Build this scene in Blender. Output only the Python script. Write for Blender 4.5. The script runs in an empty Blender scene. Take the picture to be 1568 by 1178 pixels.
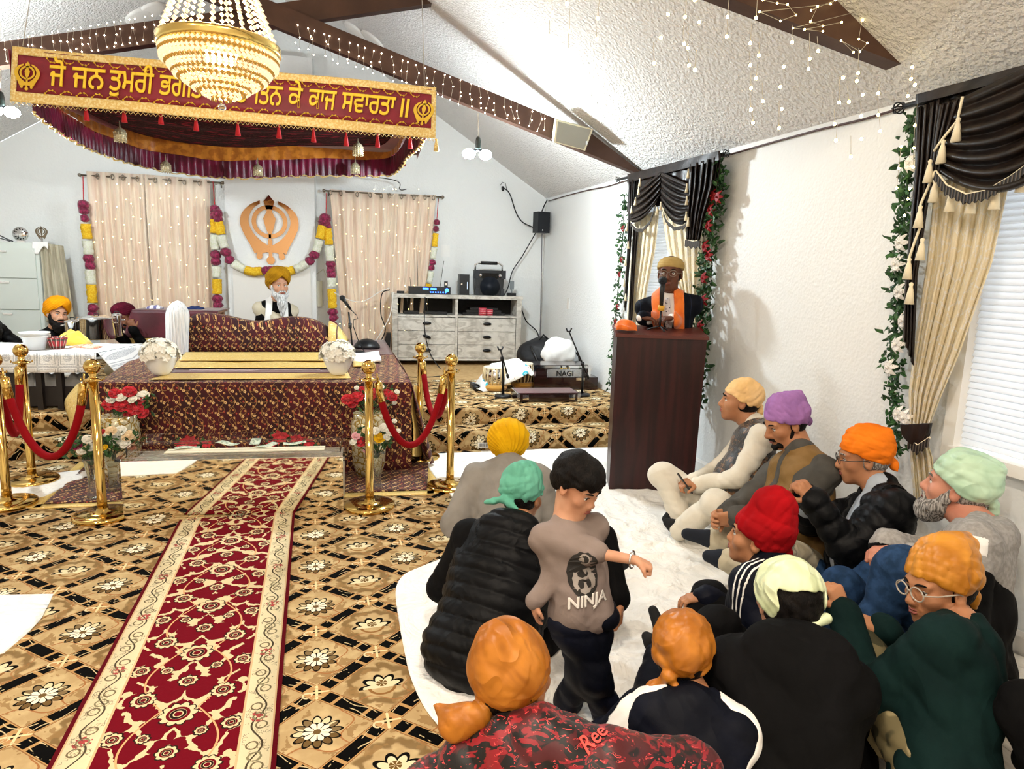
import bpy, bmesh, math, random
import numpy as np
from mathutils import Vector, Matrix, noise as mnoise
random.seed(7); np.random.seed(7)
PI = math.pi
scene = bpy.context.scene
# ------------------------------------------------------------------ camera
CF, CPX, CPY, CH = 1010.0, 784.0, 589.0, 1.58          # focal length in px of the 1568 frame, centre, height
HS = 0.029                                             # slope of the horizon (roll)
_n = np.array([HS, -1.0]) / math.hypot(HS, 1)
_d = (np.array([600.0, 419.0]) - np.array([CPX, CPY])) @ _n
_up = np.array([_n[0]*CF, _n[1]*CF, -_d]); _up /= np.linalg.norm(_up)
if _up[1] > 0: _up = -_up
_vx = np.array([5850-CPX, (419+HS*5250)-CPY, CF])
_rx = _vx - _up*(_vx@_up); _rx /= np.linalg.norm(_rx)
_ry = np.cross(_up, _rx)
if _ry[2] < 0: _ry = -_ry
CM = np.array([_rx, _ry, _up])                         # rows: world axes in camera coords (x right, y down, z fwd)
cam_d = bpy.data.cameras.new('camera'); cam = bpy.data.objects.new('camera', cam_d)
scene.collection.objects.link(cam); scene.camera = cam
cam_d.sensor_width = 36; cam_d.lens = CF/1568*36; cam_d.clip_start = .05
_c = CM @ np.diag([1, -1, -1])                         # blender cam axes: x right, y up, z back
cam.matrix_world = Matrix(((_c[0][0], _c[0][1], _c[0][2], 0), (_c[1][0], _c[1][1], _c[1][2], 0), (_c[2][0], _c[2][1], _c[2][2], CH), (0, 0, 0, 1)))
# ------------------------------------------------------------------ look
scene.view_settings.view_transform = 'Standard'
scene.view_settings.look = 'None'
scene.view_settings.gamma = 1
scene.view_settings.exposure = 1.2
scene.view_settings.use_curve_mapping = False
W = bpy.data.worlds.new('world'); scene.world = W; W.use_nodes = True
W.node_tree.nodes['Background'].inputs[0].default_value = (.86, .93, 1, 1)
W.node_tree.nodes['Background'].inputs[1].default_value = 1.7
def lamp(name, loc, power, col, size=.05, kind='POINT', rot=None, label=None):
    l = bpy.data.lights.new(name, kind); l.energy = power; l.color = col
    if kind == 'AREA': l.shape = 'DISK'; l.size = size
    else: l.shadow_soft_size = size
    o = bpy.data.objects.new(name, l); scene.collection.objects.link(o); o.location = loc
    if rot: o.rotation_euler = rot
    return o
WARM, NEUT, COOL = (1, .84, .64), (1, .86, .70), (.84, .95, 1)
lamp('chandelier_glow', (-.84, 4.0, 2.78), 38, WARM, .16)
lamp('chandelier_glow', (-.84, 4.0, 3.05), 5, WARM, .1)
lamp('bulb_glow', (.81, 6.3, 2.62), 48, COOL, .06)
lamp('bulb_glow', (.94, 6.3, 2.62), 48, COOL, .06)
lamp('bulb_glow', (-3.15, 6.4, 2.75), 75, COOL, .06)
# recessed ceiling fittings in the part of the hall behind and over the camera
CAN = [(-2.6, 1.2, 3.85), (.3, 1.2, 3.75), (-2.6, -1.6, 3.85), (.3, -1.6, 3.75), (-1.2, -.4, 4.3)]
for i, p in enumerate(CAN):
    lamp('ceiling_can_glow', (p[0], p[1], p[2]-.06), 26, NEUT, .35, 'AREA')
# ------------------------------------------------------------------ pixel rays -> points in the hall
def ray(px, py): return CM @ np.array([px-CPX, py-CPY, CF])
C0 = np.array([0, 0, CH])
def onz(px, py, z=0): d = ray(px, py); return Vector(C0 + (z-CH)/d[2]*d)
def ony(px, py, y): d = ray(px, py); return Vector(C0 + d*(y/d[1]))
def dep(px, py, D): return Vector(C0 + ray(px, py)*D/CF)
WA, WB = Vector((2.40, 9.75)), Vector((2.721, 2.187))   # foot line of the right wall
def wallx(y): return WA.x + (WB.x-WA.x)*(y-WA.y)/(WB.y-WA.y)
def onw(px, py, off=0.0):                                # point on the right wall, 'off' in front of it
    a = np.array([WA.x-off, WA.y]); b = np.array([WB.x-off, WB.y]); n = np.array([b[1]-a[1], a[0]-b[0]])
    d = ray(px, py); return Vector(C0 + d*((n@a)/(n@d[:2])))
# ------------------------------------------------------------------ objects
def link(o): scene.collection.objects.link(o); return o
def tag(o, label=None, cat=None, group=None, kind=None):
    if label: o['label'] = label
    if cat: o['category'] = cat
    if group: o['group'] = group
    if kind: o['kind'] = kind
    return o
def thing(name, loc, label, cat, group=None, rz=0):
    o = bpy.data.objects.new(name, None); link(o); o.location = loc; o.rotation_euler = (0, 0, rz); o.empty_display_size = .1
    return tag(o, label, cat, group)
def put(name, me, mat, parent=None, world=True, smooth=False):
    """link mesh data as one object; world=True: vertices are in world coordinates"""
    o = bpy.data.objects.new(name, me); link(o)
    if mat is not None and not me.materials: me.materials.append(mat)
    if smooth:
        me.polygons.foreach_set('use_smooth', [True]*len(me.polygons))
    if parent is not None:
        o.parent = parent
        if world:
            m = Matrix.Translation(parent.location) @ parent.rotation_euler.to_matrix().to_4x4()
            p = parent.parent
            while p is not None:
                m = Matrix.Translation(p.location) @ p.rotation_euler.to_matrix().to_4x4() @ m; p = p.parent
            me.transform(m.inverted())
    return o
def recentre(o):
    """move a top-level mesh's origin to the base centre of its bounds"""
    me = o.data; c = np.empty(len(me.vertices)*3); me.vertices.foreach_get('co', c); c = c.reshape(-1, 3)
    b = Vector(((c[:, 0].min()+c[:, 0].max())/2, (c[:, 1].min()+c[:, 1].max())/2, c[:, 2].min()))
    me.transform(Matrix.Translation(-b)); o.location = b; return o
def copy_tree(o, parent=None):
    c = o.copy(); link(c); c.parent = parent
    for ch in [x for x in scene.objects if x.parent == o]: copy_tree(ch, c)
    return c
class MB:
    def __init__(s): s.v = []; s.f = []; s.s = []
    def add(s, v, f, sm=False):
        n = len(s.v); s.v += [tuple(x) for x in v]; s.f += [tuple(n+i for i in q) for q in f]; s.s += [sm]*len(f); return s
    def box(s, c, d, rz=0, m=None):
        x, y, z = [a/2 for a in d]; R = Matrix.Rotation(rz, 3, 'Z') if m is None else m; c = Vector(c)
        v = [c + R @ Vector((i*x, j*y, k*z)) for k in (-1, 1) for j in (-1, 1) for i in (-1, 1)]
        return s.add(v, [(0, 2, 3, 1), (4, 5, 7, 6), (0, 1, 5, 4), (2, 6, 7, 3), (0, 4, 6, 2), (1, 3, 7, 5)])
    def hexa(s, b, t):                                   # bottom 4 pts, top 4 pts (ccw from above)
        return s.add(list(b)+list(t), [(3, 2, 1, 0), (4, 5, 6, 7), (0, 1, 5, 4), (1, 2, 6, 5), (2, 3, 7, 6), (3, 0, 4, 7)])
    def tube(s, pts, r, n=8, cap=True, flat=1.0, upv=None):
        pts = [Vector(p) for p in pts]; L = len(pts); rr = r if isinstance(r, (list, tuple)) else [r]*L
        V = []; prev = None
        for i, p in enumerate(pts):
            t = (pts[min(i+1, L-1)] - pts[max(i-1, 0)]).normalized()
            if prev is None:
                a = Vector(upv) if upv else (Vector((0, 0, 1)) if abs(t.z) < .9 else Vector((1, 0, 0)))
                u = (a - t*a.dot(t)).normalized()
            else: u = (prev - t*prev.dot(t)).normalized()
            prev = u; w = t.cross(u)
            for k in range(n):
                an = 2*PI*k/n; V.append(p + u*math.cos(an)*rr[i]*flat + w*math.sin(an)*rr[i])
        F = [(i*n+k, i*n+(k+1) % n, (i+1)*n+(k+1) % n, (i+1)*n+k) for i in range(L-1) for k in range(n)]
        if cap: F += [tuple(range(n-1, -1, -1)), tuple((L-1)*n+k for k in range(n))]
        return s.add(V, F, True)
    def lathe(s, prof, c=(0, 0, 0), n=24, m=None, cap=True):
        c = Vector(c); V = []
        for (r, z) in prof:
            for k in range(n):
                q = Vector((r*math.cos(2*PI*k/n), r*math.sin(2*PI*k/n), z)); V.append(c + (m @ q if m else q))
        L = len(prof)
        F = [(i*n+k, i*n+(k+1) % n, (i+1)*n+(k+1) % n, (i+1)*n+k) for i in range(L-1) for k in range(n)]
        if cap: F += [tuple(range(n-1, -1, -1)), tuple((L-1)*n+k for k in range(n))]
        return s.add(V, F, True)
    def ball(s, c, r, n=12, m=None, sq=(1, 1, 1)):
        k = n//2; prof = [(max(1e-4, math.sin(PI*i/k)), -math.cos(PI*i/k)) for i in range(k+1)]
        c = Vector(c); V = []
        for (a, z) in prof:
            for j in range(n):
                q = Vector((a*math.cos(2*PI*j/n)*sq[0], a*math.sin(2*PI*j/n)*sq[1], z*sq[2]))*r; V.append(c + (m @ q if m else q))
        F = [(i*n+j, i*n+(j+1) % n, (i+1)*n+(j+1) % n, (i+1)*n+j) for i in range(k) for j in range(n)]
        return s.add(V, F, True)
    def grid(s, fn, nu, nv, sm=True, close_u=False):
        V = [fn(i/nu, j/nv) for j in range(nv+1) for i in range(nu+(0 if close_u else 1))]; w = nu+(0 if close_u else 1)
        F = [(j*w+i, j*w+(i+1) % w, (j+1)*w+(i+1) % w, (j+1)*w+i) for j in range(nv) for i in range(nu)]
        return s.add(V, F, sm)
    def prism(s, poly, o, ux, uy, un, t):                # 2-D outline extruded; ux, uy axes, un*t thickness
        o, ux, uy, un = Vector(o), Vector(ux), Vector(uy), Vector(un); n = len(poly)
        a = [o+ux*p[0]+uy*p[1] for p in poly]; b = [q+un*t for q in a]
        return s.add(a+b, [tuple(range(n-1, -1, -1)), tuple(range(n, 2*n))] + [(i, (i+1) % n, n+(i+1) % n, n+i) for i in range(n)])
    def mesh(s, name='mesh', solid=0):
        me = bpy.data.meshes.new(name); me.from_pydata(s.v, [], s.f); me.polygons.foreach_set('use_smooth', s.s); me.update()
        if solid:
            bm = bmesh.new(); bm.from_mesh(me); bmesh.ops.recalc_face_normals(bm, faces=bm.faces)
            bmesh.ops.solidify(bm, geom=list(bm.faces), thickness=solid); bm.to_mesh(me); bm.free()
        return me
    def obj(s, name, mat, parent=None, solid=0, bevel=0):
        me = s.mesh(name, solid)
        if bevel:
            bm = bmesh.new(); bm.from_mesh(me)
            bmesh.ops.bevel(bm, geom=list(bm.edges), offset=bevel, segments=2, affect='EDGES', clamp_overlap=True); bm.to_mesh(me); bm.free()
        return put(name, me, mat, parent)
def text_mesh(body, size, mtx, depth=.001, bold=.012, shear=0):
    cu = bpy.data.curves.new('text', 'FONT'); cu.body = body; cu.size = size; cu.bevel_depth = bold*size; cu.bevel_resolution = 0; cu.extrude = depth; cu.align_x = 'CENTER'; cu.align_y = 'CENTER'; cu.shear = shear
    o = bpy.data.objects.new('text', cu); link(o); bpy.context.view_layer.update()
    me = bpy.data.meshes.new_from_object(o.evaluated_get(bpy.context.evaluated_depsgraph_get())); bpy.data.objects.remove(o); me.transform(mtx); me.materials.clear(); return me
def join_meshes(ms):
    bm = bmesh.new()
    for m in ms: bm.from_mesh(m)
    me = bpy.data.meshes.new('joined'); bm.to_mesh(me); bm.free(); return me
# ------------------------------------------------------------------ procedural materials: a little expression compiler
class X:
    nt = None
    def __init__(s, v): s.s = v
    @staticmethod
    def w(v): return v if isinstance(v, X) else X(v)
    def op(s, o, b=None, c=None):
        n = X.nt.nodes.new('ShaderNodeMath'); n.operation = o
        for i, q in enumerate((s, b, c)):
            if q is None: continue
            q = X.w(q)
            if isinstance(q.s, (int, float)): n.inputs[i].default_value = q.s
            else: X.nt.links.new(q.s, n.inputs[i])
        return X(n.outputs[0])
    def __add__(s, o): return s.op('ADD', o)
    def __radd__(s, o): return s.op('ADD', o)
    def __sub__(s, o): return s.op('SUBTRACT', o)
    def __rsub__(s, o): return X(o).op('SUBTRACT', s)
    def __mul__(s, o): return s.op('MULTIPLY', o)
    def __rmul__(s, o): return s.op('MULTIPLY', o)
    def __truediv__(s, o): return s.op('DIVIDE', o)
    def __neg__(s): return s.op('MULTIPLY', -1)
    def abs(s): return s.op('ABSOLUTE')
    def sin(s): return s.op('SINE')
    def cos(s): return s.op('COSINE')
    def fr(s): return s.op('FRACT')
    def floor(s): return s.op('FLOOR')
    def gt(s, o): return s.op('GREATER_THAN', o)
    def lt(s, o): return s.op('LESS_THAN', o)
    def mn(s, o): return s.op('MINIMUM', o)
    def mx(s, o): return s.op('MAXIMUM', o)
    def sqrt(s): return s.op('SQRT')
    def atan2(s, o): return s.op('ARCTAN2', o)
    def mod(s, o): return s.op('MODULO', o)
    def ss(s, a, b):
        n = X.nt.nodes.new('ShaderNodeMapRange'); n.interpolation_type = 'SMOOTHSTEP'; X.nt.links.new(s.s, n.inputs[0]); n.inputs[1].default_value = a; n.inputs[2].default_value = b; return X(n.outputs[0])
def hyp(a, b): return (a*a+b*b).sqrt()
def lin(c):
    if isinstance(c, str):
        c = c.lstrip('#'); c = [int(c[i:i+2], 16)/255 for i in (0, 2, 4)]
    return tuple((x/12.92 if x < .04045 else ((x+.055)/1.055)**2.4) for x in c)
class CX:                                                # colour expression
    def __init__(s, v): s.s = v
    @staticmethod
    def w(v): return v if isinstance(v, CX) else CX(lin(v))
    def mix(s, o, f, mode='MIX'):
        n = X.nt.nodes.new('ShaderNodeMix'); n.data_type = 'RGBA'; n.blend_type = mode; o = CX.w(o)
        f = X.w(f)
        if isinstance(f.s, (int, float)): n.inputs[0].default_value = f.s
        else: X.nt.links.new(f.s, n.inputs[0])
        for i, q in ((6, s), (7, o)):
            if isinstance(q.s, tuple): n.inputs[i].default_value = (*q.s, 1)
            else: X.nt.links.new(q.s, n.inputs[i])
        return CX(n.outputs[2])
def coords(kind='Object'):
    tc = X.nt.nodes.new('ShaderNodeTexCoord'); sp = X.nt.nodes.new('ShaderNodeSeparateXYZ'); X.nt.links.new(tc.outputs[kind], sp.inputs[0])
    return X(sp.outputs[0]), X(sp.outputs[1]), X(sp.outputs[2])
def vec(x, y, z=0):
    n = X.nt.nodes.new('ShaderNodeCombineXYZ')
    for i, q in enumerate((x, y, z)):
        q = X.w(q)
        if isinstance(q.s, (int, float)): n.inputs[i].default_value = q.s
        else: X.nt.links.new(q.s, n.inputs[i])
    return n.outputs[0]
def noise(v=None, scale=5, detail=3, rough=.5, dist=0, out=0):
    n = X.nt.nodes.new('ShaderNodeTexNoise'); n.inputs['Scale'].default_value = scale; n.inputs['Detail'].default_value = detail; n.inputs['Roughness'].default_value = rough; n.inputs['Distortion'].default_value = dist
    if v is None: v = X.nt.nodes.new('ShaderNodeTexCoord').outputs['Object']
    X.nt.links.new(v, n.inputs['Vector']); return X(n.outputs[out])
def voro(v=None, scale=5, feat='F1', out=0, rnd=1, smooth=None):
    n = X.nt.nodes.new('ShaderNodeTexVoronoi'); n.feature = feat; n.inputs['Scale'].default_value = scale; n.inputs['Randomness'].default_value = rnd
    if v is None: v = X.nt.nodes.new('ShaderNodeTexCoord').outputs['Object']
    X.nt.links.new(v, n.inputs['Vector']); return n if out == 'node' else X(n.outputs[out])
MATS = {}
def mat(name, col=None, rough=.6, metal=0, bump=None, bstr=.3, bdist=.01, fn=None, sheen=0, trans=0, ior=1.45, emit=None, estr=0, alpha=1, coat=0, sss=0, spec=.5, aniso=0):
    """col: colour or None; fn() -> CX or (CX, bump X); bump: fn returning X height"""
    if name in MATS: return MATS[name]
    m = bpy.data.materials.new(name); m.use_nodes = True; nt = m.node_tree; X.nt = nt; b = nt.nodes['Principled BSDF']; h = None
    if fn is not None:
        r = fn()
        if isinstance(r, tuple): r, h = r[0], r[1]
        if isinstance(r.s, tuple): b.inputs['Base Color'].default_value = (*r.s, 1)
        else: nt.links.new(r.s, b.inputs['Base Color'])
    else: b.inputs['Base Color'].default_value = (*lin(col), 1)
    b.inputs['Roughness'].default_value = rough; b.inputs['Metallic'].default_value = metal; b.inputs['Specular IOR Level'].default_value = spec
    b.inputs['Sheen Weight'].default_value = sheen; b.inputs['Transmission Weight'].default_value = trans; b.inputs['IOR'].default_value = ior; b.inputs['Alpha'].default_value = alpha; b.inputs['Coat Weight'].default_value = coat
    if sss: b.inputs['Subsurface Weight'].default_value = sss; b.inputs['Subsurface Radius'].default_value = (.8, .35, .2); b.inputs['Subsurface Scale'].default_value = .01
    if emit is not None: b.inputs['Emission Color'].default_value = (*lin(emit), 1); b.inputs['Emission Strength'].default_value = estr
    if bump is not None: h = bump()
    if h is not None:
        n = nt.nodes.new('ShaderNodeBump'); n.inputs['Strength'].default_value = bstr; n.inputs['Distance'].default_value = bdist; nt.links.new(h.s, n.inputs['Height']); nt.links.new(n.outputs[0], b.inputs['Normal'])
    MATS[name] = m; return m
def cloth(name, col, col2=None, scale=6, rough=.85, sheen=0, weave=350, bstr=.55, fold=3.6, **k):
    def f():
        c = CX.w(col)
        if col2: c = c.mix(col2, noise(scale=scale, detail=4).ss(.35, .65))
        return c, noise(scale=weave, detail=1)*.02 + (1-(noise(scale=fold, detail=2, dist=.8)-.5).abs()*3.2).mx(0)*.8 + noise(scale=16, detail=3)*.3
    return mat(name, fn=f, rough=rough, sheen=sheen, bstr=bstr, bdist=.022, **{'spec': .15, **k})
def no_sample(m):
    try: m.cycles.emission_sampling = 'NONE'
    except Exception: pass
    return m
# ================================================================== MATERIALS OF THE SHELL
def f_wall(tint):
    def f():
        c = CX.w(tint); h = noise(scale=38, detail=4)*1.0 + voro(scale=60, feat='SMOOTH_F1')*.6
        return c.mix('#e6e3dc', noise(scale=1.2, detail=2).ss(.5, .9)*.25), h
    return f
M_wall = mat('plaster_wall', fn=f_wall('#eef0ef'), rough=.55, bstr=.35, bdist=.01)
M_ceil = mat('popcorn_ceiling', fn=lambda: (CX.w('#efedea').mix('#c9c6c0', voro(scale=45, rnd=1).ss(.25, .0)*.5), voro(scale=42, feat='SMOOTH_F1')*1.2 + noise(scale=90, detail=3)), rough=.9, bstr=1, bdist=.02)
M_beam = mat('brown_beam', fn=lambda: (CX.w('#553a2c').mix('#452d22', noise(scale=3).ss(.3, .7)), noise(scale=40)), rough=.6, bstr=.1)
M_trim = mat('white_trim', '#efece6', rough=.4)
def f_floorboards():
    x, y, z = coords(); b = (x*7).fr(); k = (x*7).floor()
    c = CX.w('#d9d0c2').mix('#c2b6a4', noise(vec(x*14+k*3, y*1.5, 0), scale=3, detail=4).ss(.3, .7))
    return c.mix('#9a8f80', b.lt(.03)), b.ss(0, .05)
M_board = mat('pale_floorboards', fn=f_floorboards, rough=.35, bstr=.1)
CA = math.radians(5.4)
def f_carpet(tile=.485, tiley=.452, ox=-.262, oy=2.6):
    x, y, z = coords(); y = y+z
    xr = x*math.cos(CA)+y*math.sin(CA) - (ox*math.cos(CA)+oy*math.sin(CA)); yr = y*math.cos(CA)-x*math.sin(CA) - (oy*math.cos(CA)-ox*math.sin(CA))
    wob = noise(vec(x, y, 0), scale=3.5, detail=2)
    u = xr/tile; v = yr/tiley
    p = u+v; q = u-v
    ip = (p+.5).floor(); iq = (q+.5).floor(); lp = p-ip; lq = q-iq
    par = ((ip+iq)*.5).fr().gt(.25)                       # 0 outlined flower, 1 white fan flower
    sx = (lp+lq)*.5; sy = (lp-lq)*.5                      # cell coordinates, +-0.5 at the corners
    n1 = noise(vec(x, y, 0), scale=14, detail=3); n2 = noise(vec(x, y, 0), scale=45, detail=3)
    c = CX.w('#b59a6e').mix('#c8af82', n1.ss(.4, .7))
    r = hyp(sx, sy*.95); th = sy.atan2(sx)
    # brown feathery shading round each flower
    fe = (th*9 + n1*9).sin()
    c = c.mix('#6e532e', (r + fe*.02 + (n1-.5)*.12 - .235).abs().ss(.055, .02)*par*.8)
    lf = ((sx+sy*.4)*15 + n1*10).sin()*((sy*13 + n2*5).sin())
    c = c.mix('#94744a', lf.gt(.45)*r.gt(.2)*r.lt(.36)*.8)
    # vines
    vn = (sy + (sx*16).sin()*.045 + .2).abs().lt(.008).mx((sx - (sy*18).sin()*.05 - .21).abs().lt(.007))
    c = c.mix('#a06c42', vn*(1-par*.3)*r.gt(.17))
    # outlined twelve petal flower
    pet = (th*6).cos().abs(); R = .13+.055*pet
    inn = (th*6).cos().abs()
    d = R-r
    black = d.gt(0); petal = d.gt(.02)*inn.gt(.33)
    low = sy.lt(-.04)*1.0
    fl = CX.w('#16120d')
    fl = fl.mix('#d8caa2', petal); fl = fl.mix('#6d5431', petal*(low.mx(((th*3+1).sin().gt(.4))*.9)))
    r2 = .085+.03*(th*5).cos().abs()
    fl = fl.mix('#16120d', r.lt(.1)); fl = fl.mix('#f3ead0', r.lt(r2-.012)*((th*5).cos().abs().gt(.3))); fl = fl.mix('#6d5431', r.lt(.028))
    c = c.mix(fl, black*(1-par))
    # fan flower: cream spikes on black
    sy2 = sy+.05; r3 = hyp(sx, sy2); th3 = sy2.atan2(sx); spk = ((th3*4.5).sin().abs())
    R3 = .125+.06*spk
    fan = CX.w('#0c0907').mix('#dfd2ac', (R3-r3).gt(.035)); fan = fan.mix('#6f5228', (hyp(sx, sy2-.05)*1.0).lt(.045)*(((sy2-.05).atan2(sx)*3).sin().abs().gt(.35)))
    c = c.mix(fan, (R3-r3).gt(0)*sy2.gt(-.015)*par)
    c = c.mix('#8b6236', ((r3-.10).abs().lt(.012))*sy2.lt(-.01)*par)
    # black bars on the diamond edges
    ep = .5-lp.abs(); eq = .5-lq.abs(); e = ep.mn(eq); o = ep.mx(eq)
    c = c.mix('#8a5f3a', e.lt(.10)); c = c.mix('#b58e5c', e.lt(.09))
    bar = e.lt(.078)*o.gt(.13)*((o-.46).abs().gt(.0))
    seg = (o-.29).abs().gt(.022)
    c = c.mix('#060504', bar*seg*(o+(n2-.5)*.02).gt(.13))
    x_ = e.lt(.10)*o.lt(.10)
    c = c.mix('#b98a5a', x_*((ep-eq).gt(0))); c = c.mix('#3a2a16', x_*(ep+eq).lt(.06)); c = c.mix('#e6cf9f', x_*((ep-eq).abs().lt(.02)))
    cur = (hyp(sx-.43, sy+.03)-.035).abs().lt(.008)
    c = c.mix('#dcc9a0', cur)
    c = c.mix('#c9b48a', ((e-.05+(xr*60).sin()*.02).abs().lt(.006))*(n1.gt(.52)))
    return c, n2
M_carpet = mat('patterned_hall_carpet', fn=f_carpet, rough=.95, spec=.08, bstr=.25, bdist=.004)
def f_runner():
    x, y, z = coords(); ax = x.abs()
    n1 = noise(vec(x, y, 0), scale=16, detail=4); n2 = noise(vec(x, y, 0), scale=60, detail=2)
    red, cream, dark = '#6e0a1a', '#dccba0', '#2a1c16'
    f = CX.w(red)
    # mirrored arabesques
    wx = ax + (noise(vec(ax, y, 0), scale=13, detail=4)-.5)*.09; wy = y + (noise(vec(ax, y, 3), scale=13, detail=4)-.5)*.09
    a = (wx*34).sin() + (wy*31+(wx*20).sin()*1.3).cos(); b = (wx*52+wy*18).sin()*(wy*47-wx*20).sin()
    leaf = a.abs().lt(.40)*b.gt(-.25)
    f = f.mix(cream, leaf*.95)
    # stems
    f = f.mix('#d8a878', (ax-.06-(y*8).sin().abs()*.09).abs().lt(.0035))
    # centre medallions and side blossoms
    def blossom(f, cx, cy, per, R, pk):
        yy = ((y-cy)/per + .5).fr()*per - per/2; xx = ax-cx; r = hyp(xx, yy); th = yy.atan2(xx)
        Rr = R*(.78+.22*((th*pk).cos().abs())+(n2-.5)*.25)
        f = f.mix(dark, r.lt(Rr+.006)); f = f.mix(cream, r.lt(Rr)); f = f.mix(red, (r-R*.55).abs().lt(R*.09)); f = f.mix(dark, (r-R*.36).abs().lt(R*.08)); f = f.mix(red, r.lt(R*.22))
        return f
    f = blossom(f, 0, 0, .40, .062, 5); f = blossom(f, 0, .2, .40, .034, 4); f = blossom(f, .135, .11, .40, .042, 5); f = blossom(f, .185, .31, .40, .032, 4); f = blossom(f, .09, .29, .40, .022, 4)
    # cream border with a dark scroll
    g = CX.w('#e2d4ae')
    t = ax-.275
    sc = (t - (y*30).sin()*.021).abs(); g = g.mix('#4a4030', sc.lt(.0035)); g = g.mix('#7a6c50', (hyp(t+(y*30).sin()*.012, ((y*30/PI).fr()-.5)*.1)-.018).abs().lt(.003))
    yy = ((y/.21)+.5).fr()*.21-.105
    r = hyp(t, yy); g = g.mix('#8c8464', (r-.02-(n2-.5)*.014).abs().lt(.0035)); g = g.mix('#b24a4a', (hyp(t, ((y/.42)+.5).fr()*.42-.21)).lt(.03)*n2.gt(.52))
    g = g.mix('#5b4a38', voro(vec(x, y, 0), scale=75, feat='DISTANCE_TO_EDGE').lt(.05)*n1.gt(.53)*t.abs().lt(.045)*.7)
    f = f.mix(g, ax.gt(.22)); f = f.mix('#d8b58a', (ax-.222).abs().lt(.004)); f = f.mix('#640a18', ax.gt(.328)); f = f.mix('#d8b58a', (ax-.326).abs().lt(.003))
    return f, n2
M_runner = mat('red_floral_runner', fn=f_runner, rough=.95, spec=.08, bstr=.4, bdist=.004)
def f_sheet():
    return CX.w('#fbfaf6'), noise(scale=4, detail=4, dist=1.5)*1.6 + noise(scale=16, detail=3)*.5
M_sheet = mat('white_cotton_sheet', fn=f_sheet, rough=.9, sheen=.1, bstr=.9, bdist=.035)
# ================================================================== SHELL
def zw(y): return 2.735 + (2.51-2.735)*(9.75-y)/(9.75-2.187)
YN, YF, XL, XR = -3.6, 9.75, -6.2, -1.27
def zr(y): return zw(y)+.647*(wallx(y)-XR)
zl = lambda y: zr(y)-.60*(XR-XL)
MB().box(((XL+2.9)/2, (YN+YF)/2, -.05), (2.9-XL+.3, YF-YN+.3, .1)).obj('floor', M_board)['kind'] = 'structure'
def wall_seg(mb, y0, y1, z0, z1a, z1b=None, t=.14):
    z1b = z1a if z1b is None else z1b; a, b = wallx(y0), wallx(y1)
    mb.hexa([(a, y0, z0), (a+t, y0, z0), (b+t, y1, z0), (b, y1, z0)], [(a, y0, z1a), (a+t, y0, z1a), (b+t, y1, z1b), (b, y1, z1b)])
W1 = (5.15, 6.25, .95, 2.30); W2 = (.75, 2.60, .84, 2.22)       # window openings (y0, y1, z0, z1)
mb = MB()
for y0, y1 in ((YN, W2[0]), (W2[1], W1[0]), (W1[1], YF+.14)): wall_seg(mb, y0, y1, 0, zw(y0), zw(y1))
for w in (W1, W2):
    wall_seg(mb, w[0], w[1], 0, w[2]); wall_seg(mb, w[0], w[1], w[3], zw(w[0]), zw(w[1]))
mb.obj('wall_right', M_wall)['kind'] = 'structure'
prof = [(XL, 0), (wallx(YF), 0), (wallx(YF), zw(YF)), (XR, zr(YF)), (XL, zl(YF))]
MB().prism(prof, (0, YF, 0), (1, 0, 0), (0, 0, 1), (0, 1, 0), .14).obj('wall_back', M_wall)['kind'] = 'structure'
prof2 = [(XL, 0), (wallx(YN), 0), (wallx(YN), zw(YN)), (XR, zr(YN)), (XL, zl(YN))]
MB().prism(prof2, (0, YN-.14, 0), (1, 0, 0), (0, 0, 1), (0, 1, 0), .14).obj('wall_front', M_wall)['kind'] = 'structure'
MB().hexa([(XL-.14, YN, 0), (XL, YN, 0), (XL, YF, 0), (XL-.14, YF, 0)], [(XL-.14, YN, zl(YN)), (XL, YN, zl(YN)), (XL, YF, zl(YF)), (XL-.14, YF, zl(YF))]).obj('wall_left', M_wall)['kind'] = 'structure'
mb = MB()
a0, a1 = wallx(YN)+.14, wallx(YF)+.14
mb.hexa([(XR, YN, zr(YN)), (a0, YN, zw(YN)-.09), (a1, YF, zw(YF)-.09), (XR, YF, zr(YF))], [(XR, YN, zr(YN)+.1), (a0, YN, zw(YN)+.05), (a1, YF, zw(YF)+.05), (XR, YF, zr(YF)+.1)])
mb.hexa([(XL-.14, YN, zl(YN)-.08), (XR, YN, zr(YN)), (XR, YF, zr(YF)), (XL-.14, YF, zl(YF)-.08)], [(XL-.14, YN, zl(YN)+.05), (XR, YN, zr(YN)+.1), (XR, YF, zr(YF)+.1), (XL-.14, YF, zl(YF)+.05)])
mb.obj('ceiling', M_ceil)['kind'] = 'structure'
mb = MB(); a, b = wallx(YN), wallx(5.8)
mb.hexa([(a-.018, YN, 0), (a, YN, 0), (b, 5.8, 0), (b-.018, 5.8, 0)], [(a-.018, YN, .11), (a, YN, .11), (b, 5.8, .11), (b-.018, 5.8, .11)])
mb.hexa([(a-.012, YN, .11), (a, YN, .11), (b, 5.8, .11), (b-.012, 5.8, .11)], [(a-.004, YN, .128), (a, YN, .128), (b, 5.8, .128), (b-.004, 5.8, .128)])
mb.obj('baseboard_right', M_trim)['kind'] = 'structure'
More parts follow.
